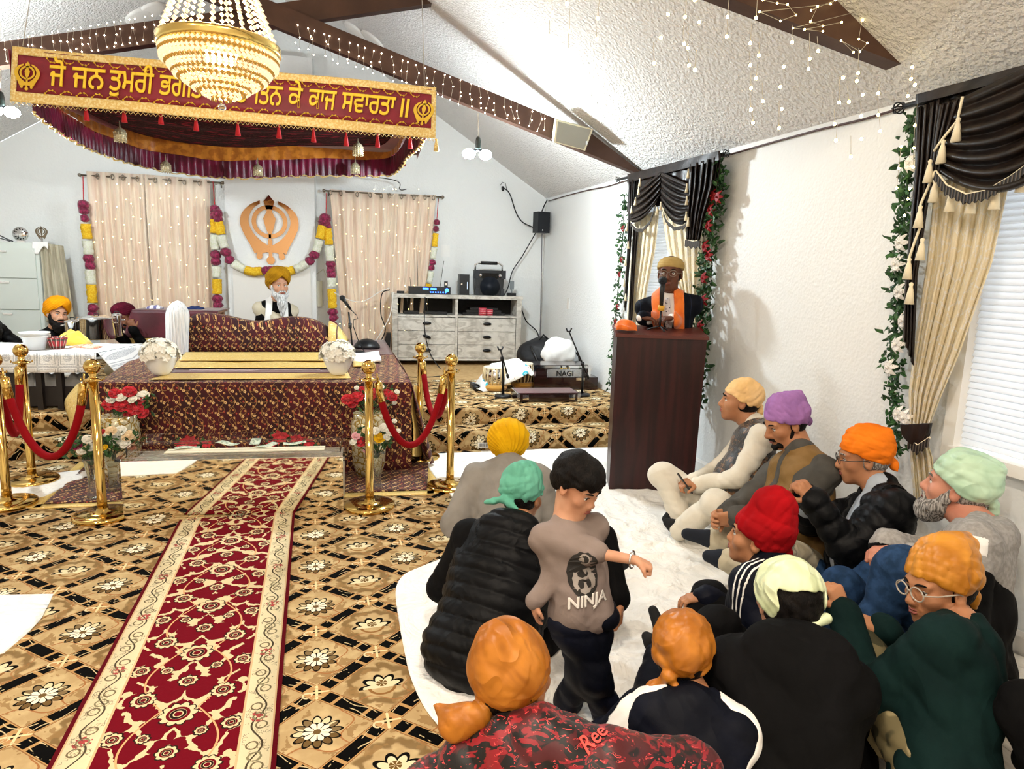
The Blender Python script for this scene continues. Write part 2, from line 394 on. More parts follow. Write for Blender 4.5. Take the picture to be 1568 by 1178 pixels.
# chimney breast carrying the emblem
cb = [ony(343, 275, 9.5), ony(481, 275, 9.5)]; ctop = ony(475, 88, 9.5).z
MB().box(((cb[0].x+cb[1].x)/2, 9.625, (ctop+.33)/2), (cb[1].x-cb[0].x, .25, ctop-.33)).obj('wall_breast', M_wall)['kind'] = 'structure'
MB().box(((cb[0].x+cb[1].x)/2, 9.485, .33+.64), (cb[1].x-cb[0].x-.14, .03, 1.28), 0).obj('wall_panel', M_trim)['kind'] = 'structure'
# stage: two carpeted steps
S1, S2 = .177, .33
def step(y0, z0, z1, y1=9.75, edge=.02):
    x0 = XL; N = 60; V = []; F = []
    prof = [(y0, z0), (y0-.006, z1-edge*1.4), (y0-.002, z1-edge*.4), (y0+edge*.6, z1), (y1, z1)]
    for i in range(N+1):
        t = i/N
        for k, (y, z) in enumerate(prof):
            x = x0+(wallx(y)-.001-x0)*t; w = .006*math.sin(x*7.3)+.004*math.sin(x*17+1)
            V.append((x, y+(w if 0 < k < 4 else 0), z))
    n = len(prof)
    F = [(i*n+k, (i+1)*n+k, (i+1)*n+k+1, i*n+k+1) for i in range(N) for k in range(n-1)]
    return V, F
mb = MB(); V, F = step(5.83, 0, S1, 6.16); mb.add(V, F, True); V, F = step(6.13, S1, S2); mb.add(V, F, True)
mb.obj('floor_stage', M_carpet)['kind'] = 'structure'
# plain tan carpet strip in front of the dresser
p = [(-.2, 7.88), (2.5, 7.88), (2.39, 9.74), (-.2, 9.74)]
M_tan = cloth('tan_carpet', '#c9a878', '#bd9a68', scale=20, weave=200)
MB().hexa([(x, y, S2) for x, y in p], [(x, y, S2+.004) for x, y in p]).obj('floor_strip', M_tan)['kind'] = 'structure'
# hall carpet over the boards
MB().hexa([(-4.6, -1, 0), (.6, -1, 0), (.9, 5.82, 0), (-4.6, 5.82, 0)], [(-4.6, -1, .006), (.6, -1, .006), (.9, 5.82, .006), (-4.6, 5.82, .006)]).obj('floor_carpet', M_carpet)['kind'] = 'structure'
# runner
rn = thing('carpet_runner', (-.86, 3.9, .006), 'long red and cream floral runner leading to the mirrored offering box', 'carpet', rz=CA)
mb = MB(); mb.grid(lambda u, v: (-.345+.69*u, -5+5.42*v, .007+.0015*math.sin(v*60)), 4, 60); o = mb.obj('runner', None); o.name = 'woven_field'
o.data.materials.append(M_runner)
bm = bmesh.new(); bm.from_mesh(o.data); bmesh.ops.solidify(bm, geom=list(bm.faces), thickness=.006); bm.to_mesh(o.data); bm.free()
o.parent = rn
# white floor sheets
def sheet(name, left, right, ny, nx, lab, z0=.008, amp=.020, seed=0):
    def interp(P, t):
        t = t*(len(P)-1); i = min(int(t), len(P)-2); f = t-i; return P[i][0]*(1-f)+P[i+1][0]*f, P[i][1]*(1-f)+P[i+1][1]*f
    def fn(u, v):
        a = interp(left, v); b = interp(right, v); x = a[0]+(b[0]-a[0])*u; y = a[1]+(b[1]-a[1])*u
        q = Vector((x*1.6+seed, y*1.6, 0)); w = mnoise.noise(q*1.0)*.5+.5
        rdg = 1-abs(mnoise.noise(Vector((x*2.3+mnoise.noise(q*2)*1.5+seed, y*2.3, .3))))*2.2; rdg2 = 1-abs(mnoise.noise(Vector((x*5+seed+mnoise.noise(q*3)*2, y*3.5, 7.3))))*2.6
        z = z0+amp*(.5*w+max(0, rdg)**2*1.1+max(0, rdg2)**2*.6)*min(1, .15+6*min(u, v, 1-v, 1)); return (x, y, z)
    mb = MB(); mb.grid(fn, nx, ny); o = mb.obj(name, M_sheet, solid=-.004); recentre(o); return tag(o, lab, 'sheet')
def chaikin(P, k=3):
    for _ in range(k): P = [P[0]]+[tuple(a[i]*w+b[i]*(1-w) for i in (0, 1)) for a, b in zip(P, P[1:]) for w in (.75, .25)]+[P[-1]]
    return P
L = [onz(720, 1165), onz(640, 1080), onz(613, 960), onz(600, 890), onz(650, 868), onz(700, 850), onz(720, 790), onz(650, 715), onz(660, 697)]
R = [(wallx(y)-.03, y) for y in (1.85, 2.25, 2.8, 3.3, 3.5, 3.7, 4.2, 5.1, 5.79)]
sheet('floor_sheet', chaikin([(p.x+.012*math.sin(i*5), p.y) for i, p in enumerate(L)]), chaikin(R), 170, 150, 'rumpled white cotton sheet the seated crowd sits on beside the lectern')
sheet('floor_sheet', chaikin([(-2.75, 2.2), (-2.75, 2.8), (-2.75, 3.45)]), chaikin([(onz(a, b).x, onz(a, b).y) for a, b in ((6, 1003), (60, 958), (72, 935), (82, 912))]), 30, 30, 'corner of a white sheet at the left edge of the patterned carpet', seed=5, amp=.006)
sheet('floor_sheet', [(-2.9, 4.2), (-2.9, 5.2)], [(-2.25, 4.85), (-2.1, 5.55)], 20, 20, 'white sheet on the floor behind the left brass posts', seed=9, amp=.006)
# ================================================================== WINDOWS
M_glass = mat('window_glass', '#ffffff', rough=.02, trans=1, ior=1.45)
M_blind = mat('white_blind', '#f4f6f8', rough=.6, trans=0)
def _translu(m, fac=.5):
    nt = m.node_tree; b = nt.nodes['Principled BSDF']; t = nt.nodes.new('ShaderNodeBsdfTranslucent'); mx = nt.nodes.new('ShaderNodeMixShader'); mx.inputs[0].default_value = fac
    ins = b.inputs['Base Color']
    if ins.is_linked: nt.links.new(ins.links[0].from_socket, t.inputs[0])
    else: t.inputs[0].default_value = ins.default_value
    nt.links.new(b.outputs[0], mx.inputs[1]); nt.links.new(t.outputs[0], mx.inputs[2]); nt.links.new(mx.outputs[0], nt.nodes['Material Output'].inputs[0]); return m
_translu(M_blind, .55)
def wp(y, z, off=0): return Vector((wallx(y)-off, y, z))
def window(n, w, pitch, lab):
    y0, y1, z0, z1 = w
    mb = MB(); k = .05
    for (a, b, c, d) in ((y0-.06, y0, z0-.06, z1+.06), (y1, y1+.06, z0-.06, z1+.06)): wall_box(mb, a-(.004 if b > y1 else 0), b+(.004 if a < y0 else 0), c, d, .02, -.10)
    wall_box(mb, y0, y1, z1-.004, z1+.06, .02, -.10); wall_box(mb, y0, y1, z0-.05, z0+.004, .05, -.10)
    wall_box(mb, (y0+y1)/2-.02, (y0+y1)/2+.02, z0, z1, -.08, -.12)
    f = mb.obj('window_%d' % n, M_trim); f['kind'] = 'structure'
    g = MB(); wall_box(g, y0, y1, z0, z1, -.095, -.10); put('glass_pane', g.mesh(), M_glass, f)
    s = MB(); z = z0+.02
    while z < z1-.03:
        a, b = wp(y0+.002, z, -.02), wp(y1-.002, z, -.02)
        s.hexa([a+Vector((-.004, 0, 0)), a+Vector((.006, 0, -.006)), b+Vector((.006, 0, -.006)), b+Vector((-.004, 0, 0))], [a+Vector((.012, 0, pitch*1.02)), a+Vector((.0135, 0, pitch*1.02)), b+Vector((.0135, 0, pitch*1.02)), b+Vector((.012, 0, pitch*1.02))])
        z += pitch
    bo = s.obj('venetian_blind', M_blind); recentre(bo); tag(bo, lab, 'blind')
    for yy in (y0+.4, y1-.25):
        q = MB(); q.tube([wp(yy, z1-.02, .0), wp(yy, z1-.5, .002)], .0015, 5); c = put('blind_cord', q.mesh(), M_trim, bo)
def wall_box(mb, y0, y1, z0, z1, o0, o1):
    mb.hexa([wp(y0, z0, o0), wp(y0, z0, o1), wp(y1, z0, o1), wp(y1, z0, o0)], [wp(y0, z1, o0), wp(y0, z1, o1), wp(y1, z1, o1), wp(y1, z1, o0)])
window(1, W1, .03, 'white slatted blind in the window behind the man at the lectern')
window(2, W2, .03, 'white slatted blind in the near window at the right edge')
# ================================================================== BEAMS
def beam(mb, a, b, h, y, t=.09):                        # a, b (x, ztop), vertical depth h, taper point b on wall
    mb.hexa([(a[0], y, a[1]-h), (b[0], y, b[1]-h), (b[0], y+t, b[1]-h), (a[0], y+t, a[1]-h)], [(a[0], y, a[1]), (b[0], y, b[1]), (b[0], y+t, b[1]), (a[0], y+t, a[1])])
def truss(y, lab):
    zc = zw(y); xr = wallx(y)-.01
    rs = (2.735+.0) ; s1 = .305
    t = thing('roof_truss', (XR, y, 3.4), lab, 'beam')
    # right lower chord: from the wall up to the left, its top cut where it meets the ceiling slope
    hb = .19
    def chord(sgn, name):
        xw = xr if sgn > 0 else XL+.01
        zwal = zc-.02 if sgn > 0 else zl(y)-.02
        sl = s1; x2 = -1.9 if sgn > 0 else -.6
        L = abs(xw-x2); zb = lambda x: zwal+sl*abs(xw-x)-.02
        m = (.647 if sgn > 0 else .60)
        # depth grows from 0 at the wall to hb
        xs = hb/(m-sl); xk = xw-sgn*xs
        poly = [(xw, zb(xw)), (xw, zwal+.0), (xk, zb(xk)+hb), (x2, zb(x2)+hb), (x2, zb(x2))]
        mb = MB(); mb.prism(poly, (0, y, 0), (1, 0, 0), (0, 0, 1), (0, 1, 0), .09); put(name, mb.mesh(), M_beam, t)
    chord(1, 'rafter_tie'); 
    # crossing chord rising from the left wall side
    mb = MB(); A = Vector((-2.97, y, 3.35)); B = Vector((.33, y, 4.13)); hh = .18
    sl = (B.z-A.z)/(B.x-A.x); x0 = A.x-2.2; z0 = A.z-2.2*sl; x1 = B.x+.35; z1 = B.z+.35*sl
    mb.prism([(x0, z0-hh), (x1, z1-hh), (x1, z1), (x0, z0)], (0, y+.09 if True else y, 0), (1, 0, 0), (0, 0, 1), (0, 1, 0), .09); put('rafter_tie', mb.mesh(), M_beam, t)
    return t
truss(6.33, 'brown scissor beam above the red canopy, hung with string lights')
def truss2(y):
    t = thing('roof_truss', (XR, y, 3.4), 'nearer brown ceiling beam at the top right with a tangle of warm lights', 'beam')
    xr = wallx(y)-.02; zc = zw(y)-.02; P = ony(1418, 113, y); Q = ony(1105, -8, y); T = ony(1312, 8, y); sl = (Q.z-P.z)/(Q.x-P.x)
    xw = P.x; zb = P.z; xk = T.x; xe = -1.9
    poly = [(xw, zb), (xw+.02, zb+.02), (xk, T.z), (xe, T.z+sl*(xe-xk)), (xe, zb+sl*(xe-xw))]
    mb = MB(); mb.prism(poly, (0, y, 0), (1, 0, 0), (0, 0, 1), (0, 1, 0), .10); put('rafter_tie', mb.mesh(), M_beam, t)
truss2(3.0)
# recessed round ceiling fittings
M_lampdisc = mat('lamp_disc', '#ffffff', rough=.5, emit='#fff4e2', estr=2)
for i, p in enumerate(CAN):
    t = thing('ceiling_light', (p[0], p[1], p[2]), 'round white ceiling light over the hall, out of the picture', 'ceiling light', 'round ceiling lights behind the camera')
    MB().lathe([(.19, .02), (.19, 0), (.17, -.02), (.165, 0), (.165, .02)], (0, 0, 0), 28).obj('trim_ring', M_trim).parent = t
    MB().lathe([(.001, -.004), (.165, -.004), (.165, 0)], (0, 0, 0), 28).obj('diffuser', M_lampdisc).parent = t
    q = MB().tube([(0, 0, .02), (0, 0, zr(p[1])-p[2]-.62*abs(p[0]-XR))], .012, 6).obj('stem', M_trim); q.parent = t
for k, (px, py) in enumerate(((545, 47), (571, 60), (230, 15), (212, 24))):
    # discs on the slope: march the ray to the ceiling plane
    d = ray(px, py); t0 = None
    for s in np.linspace(1.5, 12, 4000):
        P = C0+d*s/CF*1.0
        zz = zr(P[1])-(.647 if P[0] > XR else .60)*abs(P[0]-XR)
        if P[2] > zz: t0 = P; break
    if t0 is None: continue
    P = Vector(t0); sl = math.atan(.647) if P.x > XR else -math.atan(.60)
    Rm = Matrix.Rotation(sl, 3, 'Y')
    lab = ['white disc light on the right ceiling slope, nearer the ridge', 'white disc light on the right ceiling slope, next one down', 'white disc light on the left ceiling slope beside the chandelier, upper one', 'white disc light on the left ceiling slope beside the chandelier, lower one'][k]
    o = MB().lathe([(.001, -.03), (.13, -.03), (.15, -.02), (.155, .03)], P, 28, Rm).obj('ceiling_light', M_trim); recentre(o); tag(o, lab, 'ceiling light')
# wire along the top of the right wall
mb = MB(); pts = [onw(840, 308, .02)]+[onw(x, y, .02)+Vector((0, 0, .006*math.sin(i*2.1))) for i, (x, y) in enumerate([(870, 299), (900, 292), (930, 285), (955, 278), (1050, 254), (1120, 235), (1180, 219), (1250, 201), (1320, 182), (1380, 166), (1400, 161)])]
o = mb.tube(pts, .007, 6).obj('cable', mat('dark_cable', '#4a2f2a', rough=.5)); recentre(o); tag(o, 'brown cable tacked along the top of the right wall', 'cable')
# ================================================================== COMMON MATERIALS
M_gold = mat('polished_brass', '#d8b468', rough=.1, metal=1)
M_gold2 = mat('bright_brass', '#f0cf7a', rough=.2, metal=1)
M_rope = mat('red_velvet', fn=lambda: (CX.w('#8a0812'), noise(scale=200)), rough=.8, spec=.15)
M_black = mat('black_plastic', '#141416', rough=.4)
M_blackm = mat('black_metal', '#101012', rough=.35, metal=.3)
M_chrome = mat('chrome', '#e6e6e6', rough=.08, metal=1)
M_white = mat('white_cloth', fn=lambda: (CX.w('#f4f4f2'), noise(scale=30, detail=4)), rough=.85, sheen=.2, bstr=.3)
M_petal_w = mat('white_petals', '#f6f4ea', rough=.7)
M_green = mat('leaf_green', fn=lambda: CX.w('#1d3f22').mix('#3c6a35', noise(scale=25).ss(.4, .65)), rough=.5)
M_redfl = mat('red_petals', fn=lambda: CX.w('#b3101f').mix('#d8283a', noise(scale=30).ss(.4, .6)), rough=.6, sheen=.3)
M_mar = mat('maroon_petals', fn=lambda: CX.w('#6d0f33').mix('#a31f55', noise(scale=40).ss(.45, .6)), rough=.6, sheen=.3)
M_yel = mat('yellow_petals', fn=lambda: (CX.w('#f2b705').mix('#ffd63a', noise(scale=60).ss(.4, .6)), noise(scale=120, detail=4)), rough=.75, bstr=.8)
M_cream = mat('cream_petals', fn=lambda: (CX.w('#e6ead0').mix('#f4f3e6', noise(scale=60).ss(.4, .6)), noise(scale=120, detail=4)), rough=.75, bstr=.8)
M_goldbr = mat('gold_brocade', fn=lambda: (CX.w('#e6c677').mix('#fdf2cc', voro(scale=28).ss(.25, .05)).mix('#b98a2c', noise(scale=70, detail=3).ss(.55, .7)*.6), voro(scale=28)+noise(scale=90)), rough=.4, metal=.1, bstr=.4)
M_maroon = mat('plain_maroon_cloth', fn=lambda: (CX.w('#5e0a20').mix('#440616', noise(scale=5).ss(.3, .7)), noise(scale=150)), rough=.5, sheen=.4, bstr=.2)
M_led = no_sample(mat('warm_led', '#fff2c0', emit='#ffe9a0', estr=6))
M_ledw = no_sample(mat('white_led', '#ffffff', emit='#fff6e0', estr=9))
M_wire = mat('thin_wire', '#b9b2a2', rough=.4)
M_orange = mat('orange_cloth', fn=lambda: (CX.w('#f07818').mix('#e0660c', noise(scale=12).ss(.4, .6)), noise(scale=200)), rough=.7, sheen=.4, bstr=.15)
def f_brocade():
    x, y, z = coords(); u = x+y*.35; v = z-y
    w = (noise(vec(u, v, 0), scale=9, detail=2)-.5)
    p = .078
    c = CX.w('#4e0716').mix('#30050d', noise(vec(u, v, 0), scale=6).ss(.4, .6))
    # curling vines
    t1 = ((u+(v*36).sin()*.022)/p).fr()-.5; c = c.mix('#a88048', t1.abs().lt(.028))
    t2 = (hyp(((u/p).fr()-.5)*p, ((v/p+.25).fr()-.5)*p)-.022).abs(); c = c.mix('#9a7440', t2.lt(.0015))
    # little five petal blossoms on a jittered lattice
    for ox, oy, s, col in ((0, 0, 1, '#e6c184'), (.4, .55, .8, '#c98a4c'), (.7, .2, .75, '#dba767'), (.15, .8, .6, '#c2503c'), (.85, .85, .8, '#d9b070')):
        uu = (u/p*.9+ox+((v/p*.9+oy).floor()*.37)).fr()-.5; vv = (v/p*.9+oy).fr()-.5
        r = hyp(uu, vv); th = vv.atan2(uu); c = c.mix(col, r.lt((.085+.045*(th*2.5).cos().abs())*s)); c = c.mix('#5a1420', r.lt(.035*s))
    return c, noise(vec(u, v, 0), scale=150, detail=2)
M_broc = mat('maroon_floral_velvet', fn=f_brocade, rough=.8, sheen=.08, bstr=.3)
def lumpy(mb, pts, r, n=14, jit=.25, seed=0):
    rnd = random.Random(seed); pts = [Vector(p) for p in pts]; L = len(pts); st = len(mb.v)
    mb.tube(pts, r, n)
    for i in range(st, len(mb.v)):
        k = (i-st)//n
        if k >= L: break
        mb.v[i] = tuple(pts[k] + (Vector(mb.v[i])-pts[k])*(1+rnd.uniform(-jit, jit)))
    return mb
def resample(pts, step):
    pts = [Vector(p) for p in pts]; out = [pts[0]]; acc = 0
    for a, b in zip(pts, pts[1:]):
        L = (b-a).length; n = max(1, int(round(L/step)))
        for i in range(1, n+1): out.append(a+(b-a)*i/n)
    return out
def smooth_poly(P, n=8):                                # catmull-rom
    P = [Vector(p) for p in P]; Q = [P[0]*2-P[1]]+P+[P[-1]*2-P[-2]]; out = []
    for i in range(1, len(Q)-2):
        for k in range(n):
            t = k/n; a, b, c, d = Q[i-1:i+3]; out.append(.5*((2*b)+(c-a)*t+(2*a-5*b+4*c-d)*t*t+(-a+3*b-3*c+d)*t**3))
    out.append(P[-1]); return out
# ================================================================== BRASS POSTS AND ROPES
PH = 1.01
def post(px, py, lab, rz):
    p = onz(px, py); t = thing('barrier_post', (p.x, p.y, .006), lab, 'barrier post', 'brass rope barrier posts', rz)
    MB().lathe([(.165, 0), (.17, .006), (.17, .022), (.16, .03), (.10, .036), (.035, .045), (.033, .06)], n=36).obj('base', M_gold, None).parent = t
    MB().lathe([(.029, .05), (.029, .12), (.027, .13), (.027, PH-.14)], n=20).obj('pole', M_gold).parent = t
    m = MB().lathe([(.03, PH-.142), (.055, PH-.135), (.055, PH-.128), (.03, PH-.12), (.018, PH-.11), (.024, PH-.095), (.014, PH-.085)], n=20)
    for k in range(4): m.tube([(math.cos(k*PI/2+a)*.062, math.sin(k*PI/2+a)*.062, PH-.131+b) for a, b in ((-.2, 0), (-.1, .012), (.1, .012), (.2, 0))], .004, 5)
    m.obj('collar', M_gold).parent = t
    MB().ball((0, 0, PH-.048), .048, 20).obj('ball_finial', M_gold).parent = t
    return t
P0 = post(12, 775, 'brass barrier post cut by the left edge of the picture, nearest one on the left', .3)
P1 = post(158, 793, 'brass barrier post standing by the left corner of the mirrored box', .2)
P2 = post(566, 778, 'brass barrier post standing by the right corner of the mirrored box', .1)
P3 = post(689, 747, 'brass barrier post beside the white floor sheet, joined by two ropes', .2)
P4 = post(643, 703, 'brass barrier post at the back right by the steps', .4)
P5 = post(50, 739, 'brass barrier post at the back left below the white-clothed table', .3)
def rope(a, b, sag, lab):
    A, B = a.location, b.location; dr = (B-A).normalized(); A = A+dr*.065+Vector((0, 0, PH-.13)); B = B-dr*.065+Vector((0, 0, PH-.13))
    t = thing('velvet_rope', (A+B)/2-Vector((0, 0, sag)), lab, 'rope', 'red velvet ropes')
    P = []
    n = 24
    for i in range(n+1):
        u = i/n; s = 4*u*(1-u); P.append(A.lerp(B, u)-Vector((0, 0, sag*(s**.75))))
    put('velvet_cord', MB().tube(P[1:-1], .0235, 14).mesh(), M_rope, t)
    for e in (0, 1):
        Q = P[:3] if e == 0 else P[::-1][:3]
        d = (Q[1]-Q[0]).normalized()
        put('end_cap', MB().tube([Q[0]+d*.02, Q[0]+d*.03, Q[1]+d*.03], [.014, .027, .027], 14).tube([Q[0]-d*.015+Vector((0, 0, .02)), Q[0]+d*.01, Q[0]+d*.03], .006, 6).mesh(), M_gold, t)
rope(P0, P1, .52, 'red velvet rope hanging between the two front left brass posts')
rope(P5, P0, .46, 'red velvet rope running from the back left brass post to the left edge')
rope(P2, P3, .50, 'red velvet rope sagging between the posts right of the mirrored box')
rope(P4, P3, .42, 'red velvet rope from the rear right brass post to the one by the sheet')
# ================================================================== MIRRORED BOX
M_mirror = mat('mirror_sheet', '#f4f2ea', rough=.03, metal=1)
M_acryl = mat('clear_acrylic', '#ffffff', rough=.03, trans=1, ior=1.3, spec=.5)
xl, xr2, yf, zt = -1.58, -.245, 4.34, .385
bx = thing('offering_box', ((xl+xr2)/2, yf+.2, 0), 'low mirror-fronted offering box with a clear rim at the end of the red runner', 'box')
def P(n, mb, m, par=bx, **k): return put(n, mb.mesh(n, **k), m, par)
P('mirror_front', MB().box(((xl+xr2)/2, yf, zt/2+.004), (xr2-xl, .012, zt-.01)), M_mirror)
P('carcass', MB().box(((xl+xr2)/2, yf+.205, .17), (xr2-xl-.02, .39, .33)), mat('box_wood', '#c9c2ae', rough=.5))
mb = MB()
for (a, b, c, d) in ((xl-.03, xr2+.03, yf-.01, yf+.02), (xl-.03, xr2+.03, yf+.40, yf+.43)): mb.box(((a+b)/2, (c+d)/2, zt+.008), (b-a, d-c, .02))
for a in (xl-.015, xr2+.015): mb.box((a, yf+.21, zt+.008), (.03, .42, .02))
mb.box(((xl+xr2)/2, yf+.21, zt-.035), (xr2-xl+.02, .38, .008))
P('acrylic_rim', mb, M_acryl)
mb = MB()
for a in (xl+.02, xr2-.02): mb.box((a, yf+.23, zt+.045), (.008, .36, .06))
mb.box(((xl+xr2)/2, yf+.40, zt+.045), (xr2-xl-.04, .008, .06)); mb.box(((xl+xr2)/2, yf+.06, zt+.03), (xr2-xl-.04, .008, .03))
P('acrylic_tray', mb, M_acryl)
P('cash_slot', MB().box(((xl+xr2)/2+.05, yf+.13, zt+.022), (xr2-xl-.35, .10, .006)), mat('slot_cream', '#e9e0c4', rough=.6))
M_note = mat('bank_note', fn=lambda: CX.w('#cfd6c0').mix('#8fa08a', noise(scale=60).ss(.5, .6)), rough=.7)
for k, (u, v, a) in enumerate(((.25, .2, .3), (.42, .3, -.5), (.62, .22, .9), (.75, .27, .1), (.55, .34, 1.6))):
    o = MB().grid(lambda i, j: ((i-.5)*.15, (j-.5)*.065, .006*math.sin(i*5+k)), 6, 2).obj('bank_note', M_note, solid=.001)
    o.location = (xl+(xr2-xl)*u, yf+v, zt+.035-.008); o.rotation_euler = (0, 0, a)
    tag(o, 'green paper note lying in the clear tray of the mirrored box', 'bank note', 'notes in the offering box')
# ================================================================== PLATFORM WITH VELVET COVER
ZP = .72
FL, FR, BR, BL = Vector((-2.05, 5.30)), Vector((.245, 5.27)), Vector((.05, 8.75)), Vector((-2.62, 8.75))
pf = thing('cloth_covered_platform', (-1.1, 6.9, S2), 'low platform draped in maroon velvet with small gold flowers, gold hem at the sides', 'platform')
core = MB().hexa([(FL.x+.12, 5.9, 0.331), (FR.x-.12, 5.9, .331), (BR.x-.1, BR.y-.1, .331), (BL.x+.1, BL.y-.1, .331)], [(FL.x+.05, FL.y+.05, ZP-.02), (FR.x-.05, FR.y+.05, ZP-.02), (BR.x-.05, BR.y-.05, ZP-.02), (BL.x+.05, BL.y-.05, ZP-.02)])
put('platform_frame', core.mesh(), mat('plywood', '#b08a5a', rough=.7), pf)
def cover_top(y_split): pass
def tq(u, v, A, B, C, D): return A*(1-u)*(1-v)+B*u*(1-v)+C*u*v+D*(1-u)*v
YS = 7.15                                               # patterned cloth in front of it, plain maroon behind
fl = (YS-FL.y)/(BL.y-FL.y); PL, PR = FL.lerp(BL, fl), FR.lerp(BR, fl)
mb = MB(); mb.grid(lambda u, v: (*tq(u, v, FL, FR, PR, PL), ZP+.004*math.sin(u*40)*math.sin(v*9)), 60, 20); put('patterned_top', mb.mesh(solid=.006), M_broc, pf)
mb = MB(); mb.grid(lambda u, v: (*tq(u, v, PL, PR, BR, BL), ZP+.003*math.sin(u*30+v*3)), 40, 16); put('plain_top', mb.mesh(solid=.006), M_maroon, pf)
def skirt(A, B, out, z0, z1, amp, nf, name, mt, bulge=.0, n=160, flare=.06, flo=0):
    A, B, out = Vector(A), Vector(B), Vector(out).normalized()
    def fn(u, v):
        p = A.lerp(B, u); f = math.sin(u*nf*2*PI+.8*math.sin(u*5))*amp*v**.7 + flare*v + bulge*math.sin(PI*v)
        q = p+out*f; return (q.x, q.y, z0+(z1-z0)*v)
    m = MB(); m.grid(fn, n, 14); return put(name, m.mesh(solid=.005), mt, pf)
skirt(FL, FR, (0, -1), ZP, .012, .012, 7, 'front_drape', M_broc, flare=.05)
skirt(FR, (FR.x-.03, 6.15), (1, .1), ZP, S2*.05+.02, .035, 3, 'side_drape', M_broc, flare=.16, n=80)
skirt((FR.x-.03, 6.15), BR, (1, .1), ZP, S2+.01, .03, 5, 'side_drape', M_broc, flare=.10, n=80)
skirt((FL.x-.1, 6.15), FL, (-1, 0), ZP, .03, .03, 3, 'side_drape', M_broc, flare=.14, n=80)
skirt(BL, (FL.x-.1, 6.15), (-1, 0), ZP, S2+.01, .03, 4, 'side_drape', M_broc, flare=.14, n=80)
def hem(pts, name='gold_hem'):                          # wavy gold side panel hanging at a corner
    m = MB(); a = smooth_poly(pts[0]); b = smooth_poly(pts[1])
    m.grid(lambda u, v: tuple(a[min(int(v*(len(a)-1)), len(a)-1)].lerp(b[min(int(v*(len(b)-1)), len(b)-1)], u)+Vector((0, -.012*math.sin(u*6), 0))), 6, 24); return put(name, m.mesh(solid=.004), M_goldbr, pf)
hem(([ony(118, 588, 5.75), ony(99, 615, 5.7), ony(106, 645, 5.6), ony(108, 665, 5.55)], [ony(128, 590, 5.5), ony(123, 620, 5.4), ony(118, 650, 5.35), ony(115, 690, 5.3)]))
hem(([ony(634, 590, 5.35), ony(629, 620, 5.3), ony(633, 660, 5.25), ony(631, 699, 5.2)], [ony(637, 590, 5.6), ony(643, 620, 5.7), ony(647, 660, 5.7), ony(652, 699, 5.7)]))
# velvet cloth lying on the floor in front of the platform
fc = thing('floor_cloth', (-.9, 5.0, .008), 'maroon floral velvet cloth with gold edge spread on the carpet under the vases', 'cloth')
def fcq(u, v):
    A, B, Cc, D = Vector((-2.18, 4.68)), Vector((.33, 4.70)), Vector((.42, 5.7)), Vector((-2.3, 5.7)); q = tq(u, v, A, B, Cc, D); return (q.x, q.y, .012+.003*math.sin(u*31)*math.sin(v*17))
put('velvet_field', MB().grid(fcq, 60, 24).mesh(solid=.004), M_broc, fc)
put('gold_edge', MB().grid(lambda u, v: (-2.22+2.6*u, 4.60+.085*v+.01*math.sin(u*9), .011), 60, 2).grid(lambda u, v: (.33+.08*v+.09*u, 4.62+1.1*u, .011), 30, 2).grid(lambda u, v: (-2.26+.08*v-.12*u, 4.62+1.1*u, .011), 30, 2).mesh(solid=.004), M_goldbr, fc)
# ---------------- covered book stand (bolster shape)
pk = thing('covered_book_stand', (-1.22, 7.4, ZP), 'rounded bolster covered in maroon floral velvet with gold side panels, on the platform', 'covered stand')
X0, X1, Y0, Y1 = -1.93, -.53, 7.08, 7.42
def bols(x0, x1, zc):
    def fn(u, v):
        x = x0+(x1-x0)*u; e = 1-abs(2*u-1)**9*.25
        top = 1.125+.02*math.sin(u*9+1)-.055*u+(-.03 if .25 < u < .75 else 0)*math.sin((u-.25)*2*PI)**2
        a = PI*(.0+v)                                   # 0 front foot -> over the top -> back foot
        y = (Y0+Y1)/2-math.copysign(abs(math.cos(a))**.55, math.cos(a))*(Y1-Y0)/2*(.98+.02*e); z = ZP+.004+(top*e+ (1-e)*ZP-ZP)*abs(math.sin(a))**.62*1.0
        return (x, y-.006*math.sin(x*40)*math.sin(a), z)
    return fn
put('velvet_cover', MB().grid(bols(X0, X1, 0), 60, 30).mesh(solid=.004), M_broc, pk)
mb = MB()
for x, s in ((X0, -1), (X1, 1)):
    mb.add([bols(X0, X1, 0)(0 if s < 0 else 1, v/30) for v in range(31)], [tuple(range(31)) if s > 0 else tuple(range(30, -1, -1))])
put('end_face', mb.mesh(), M_broc, pk)
for s, X_ in ((-1, X0), (1, X1)):
    def fn(u, v, s=s, X_=X_):
        a = PI*v; y = (Y0+Y1)/2-math.copysign(abs(math.cos(a))**.6, math.cos(a))*(Y1-Y0)/2*(1-.06*u); z = ZP+.006+(1.06-ZP-.17*u*u)*abs(math.sin(a))**.62*(1-.12*u); return (X_+s*.19*u, y, z)
    put('gold_side', MB().grid(fn, 10, 26).mesh(solid=.004), M_goldbr, pk)
    for uu in (.45,): put('maroon_stripe', MB().tube([Vector(fn(uu, v/26))+Vector((0, -.002, .002)) for v in range(27)], .006, 6).mesh(), M_maroon, pk)
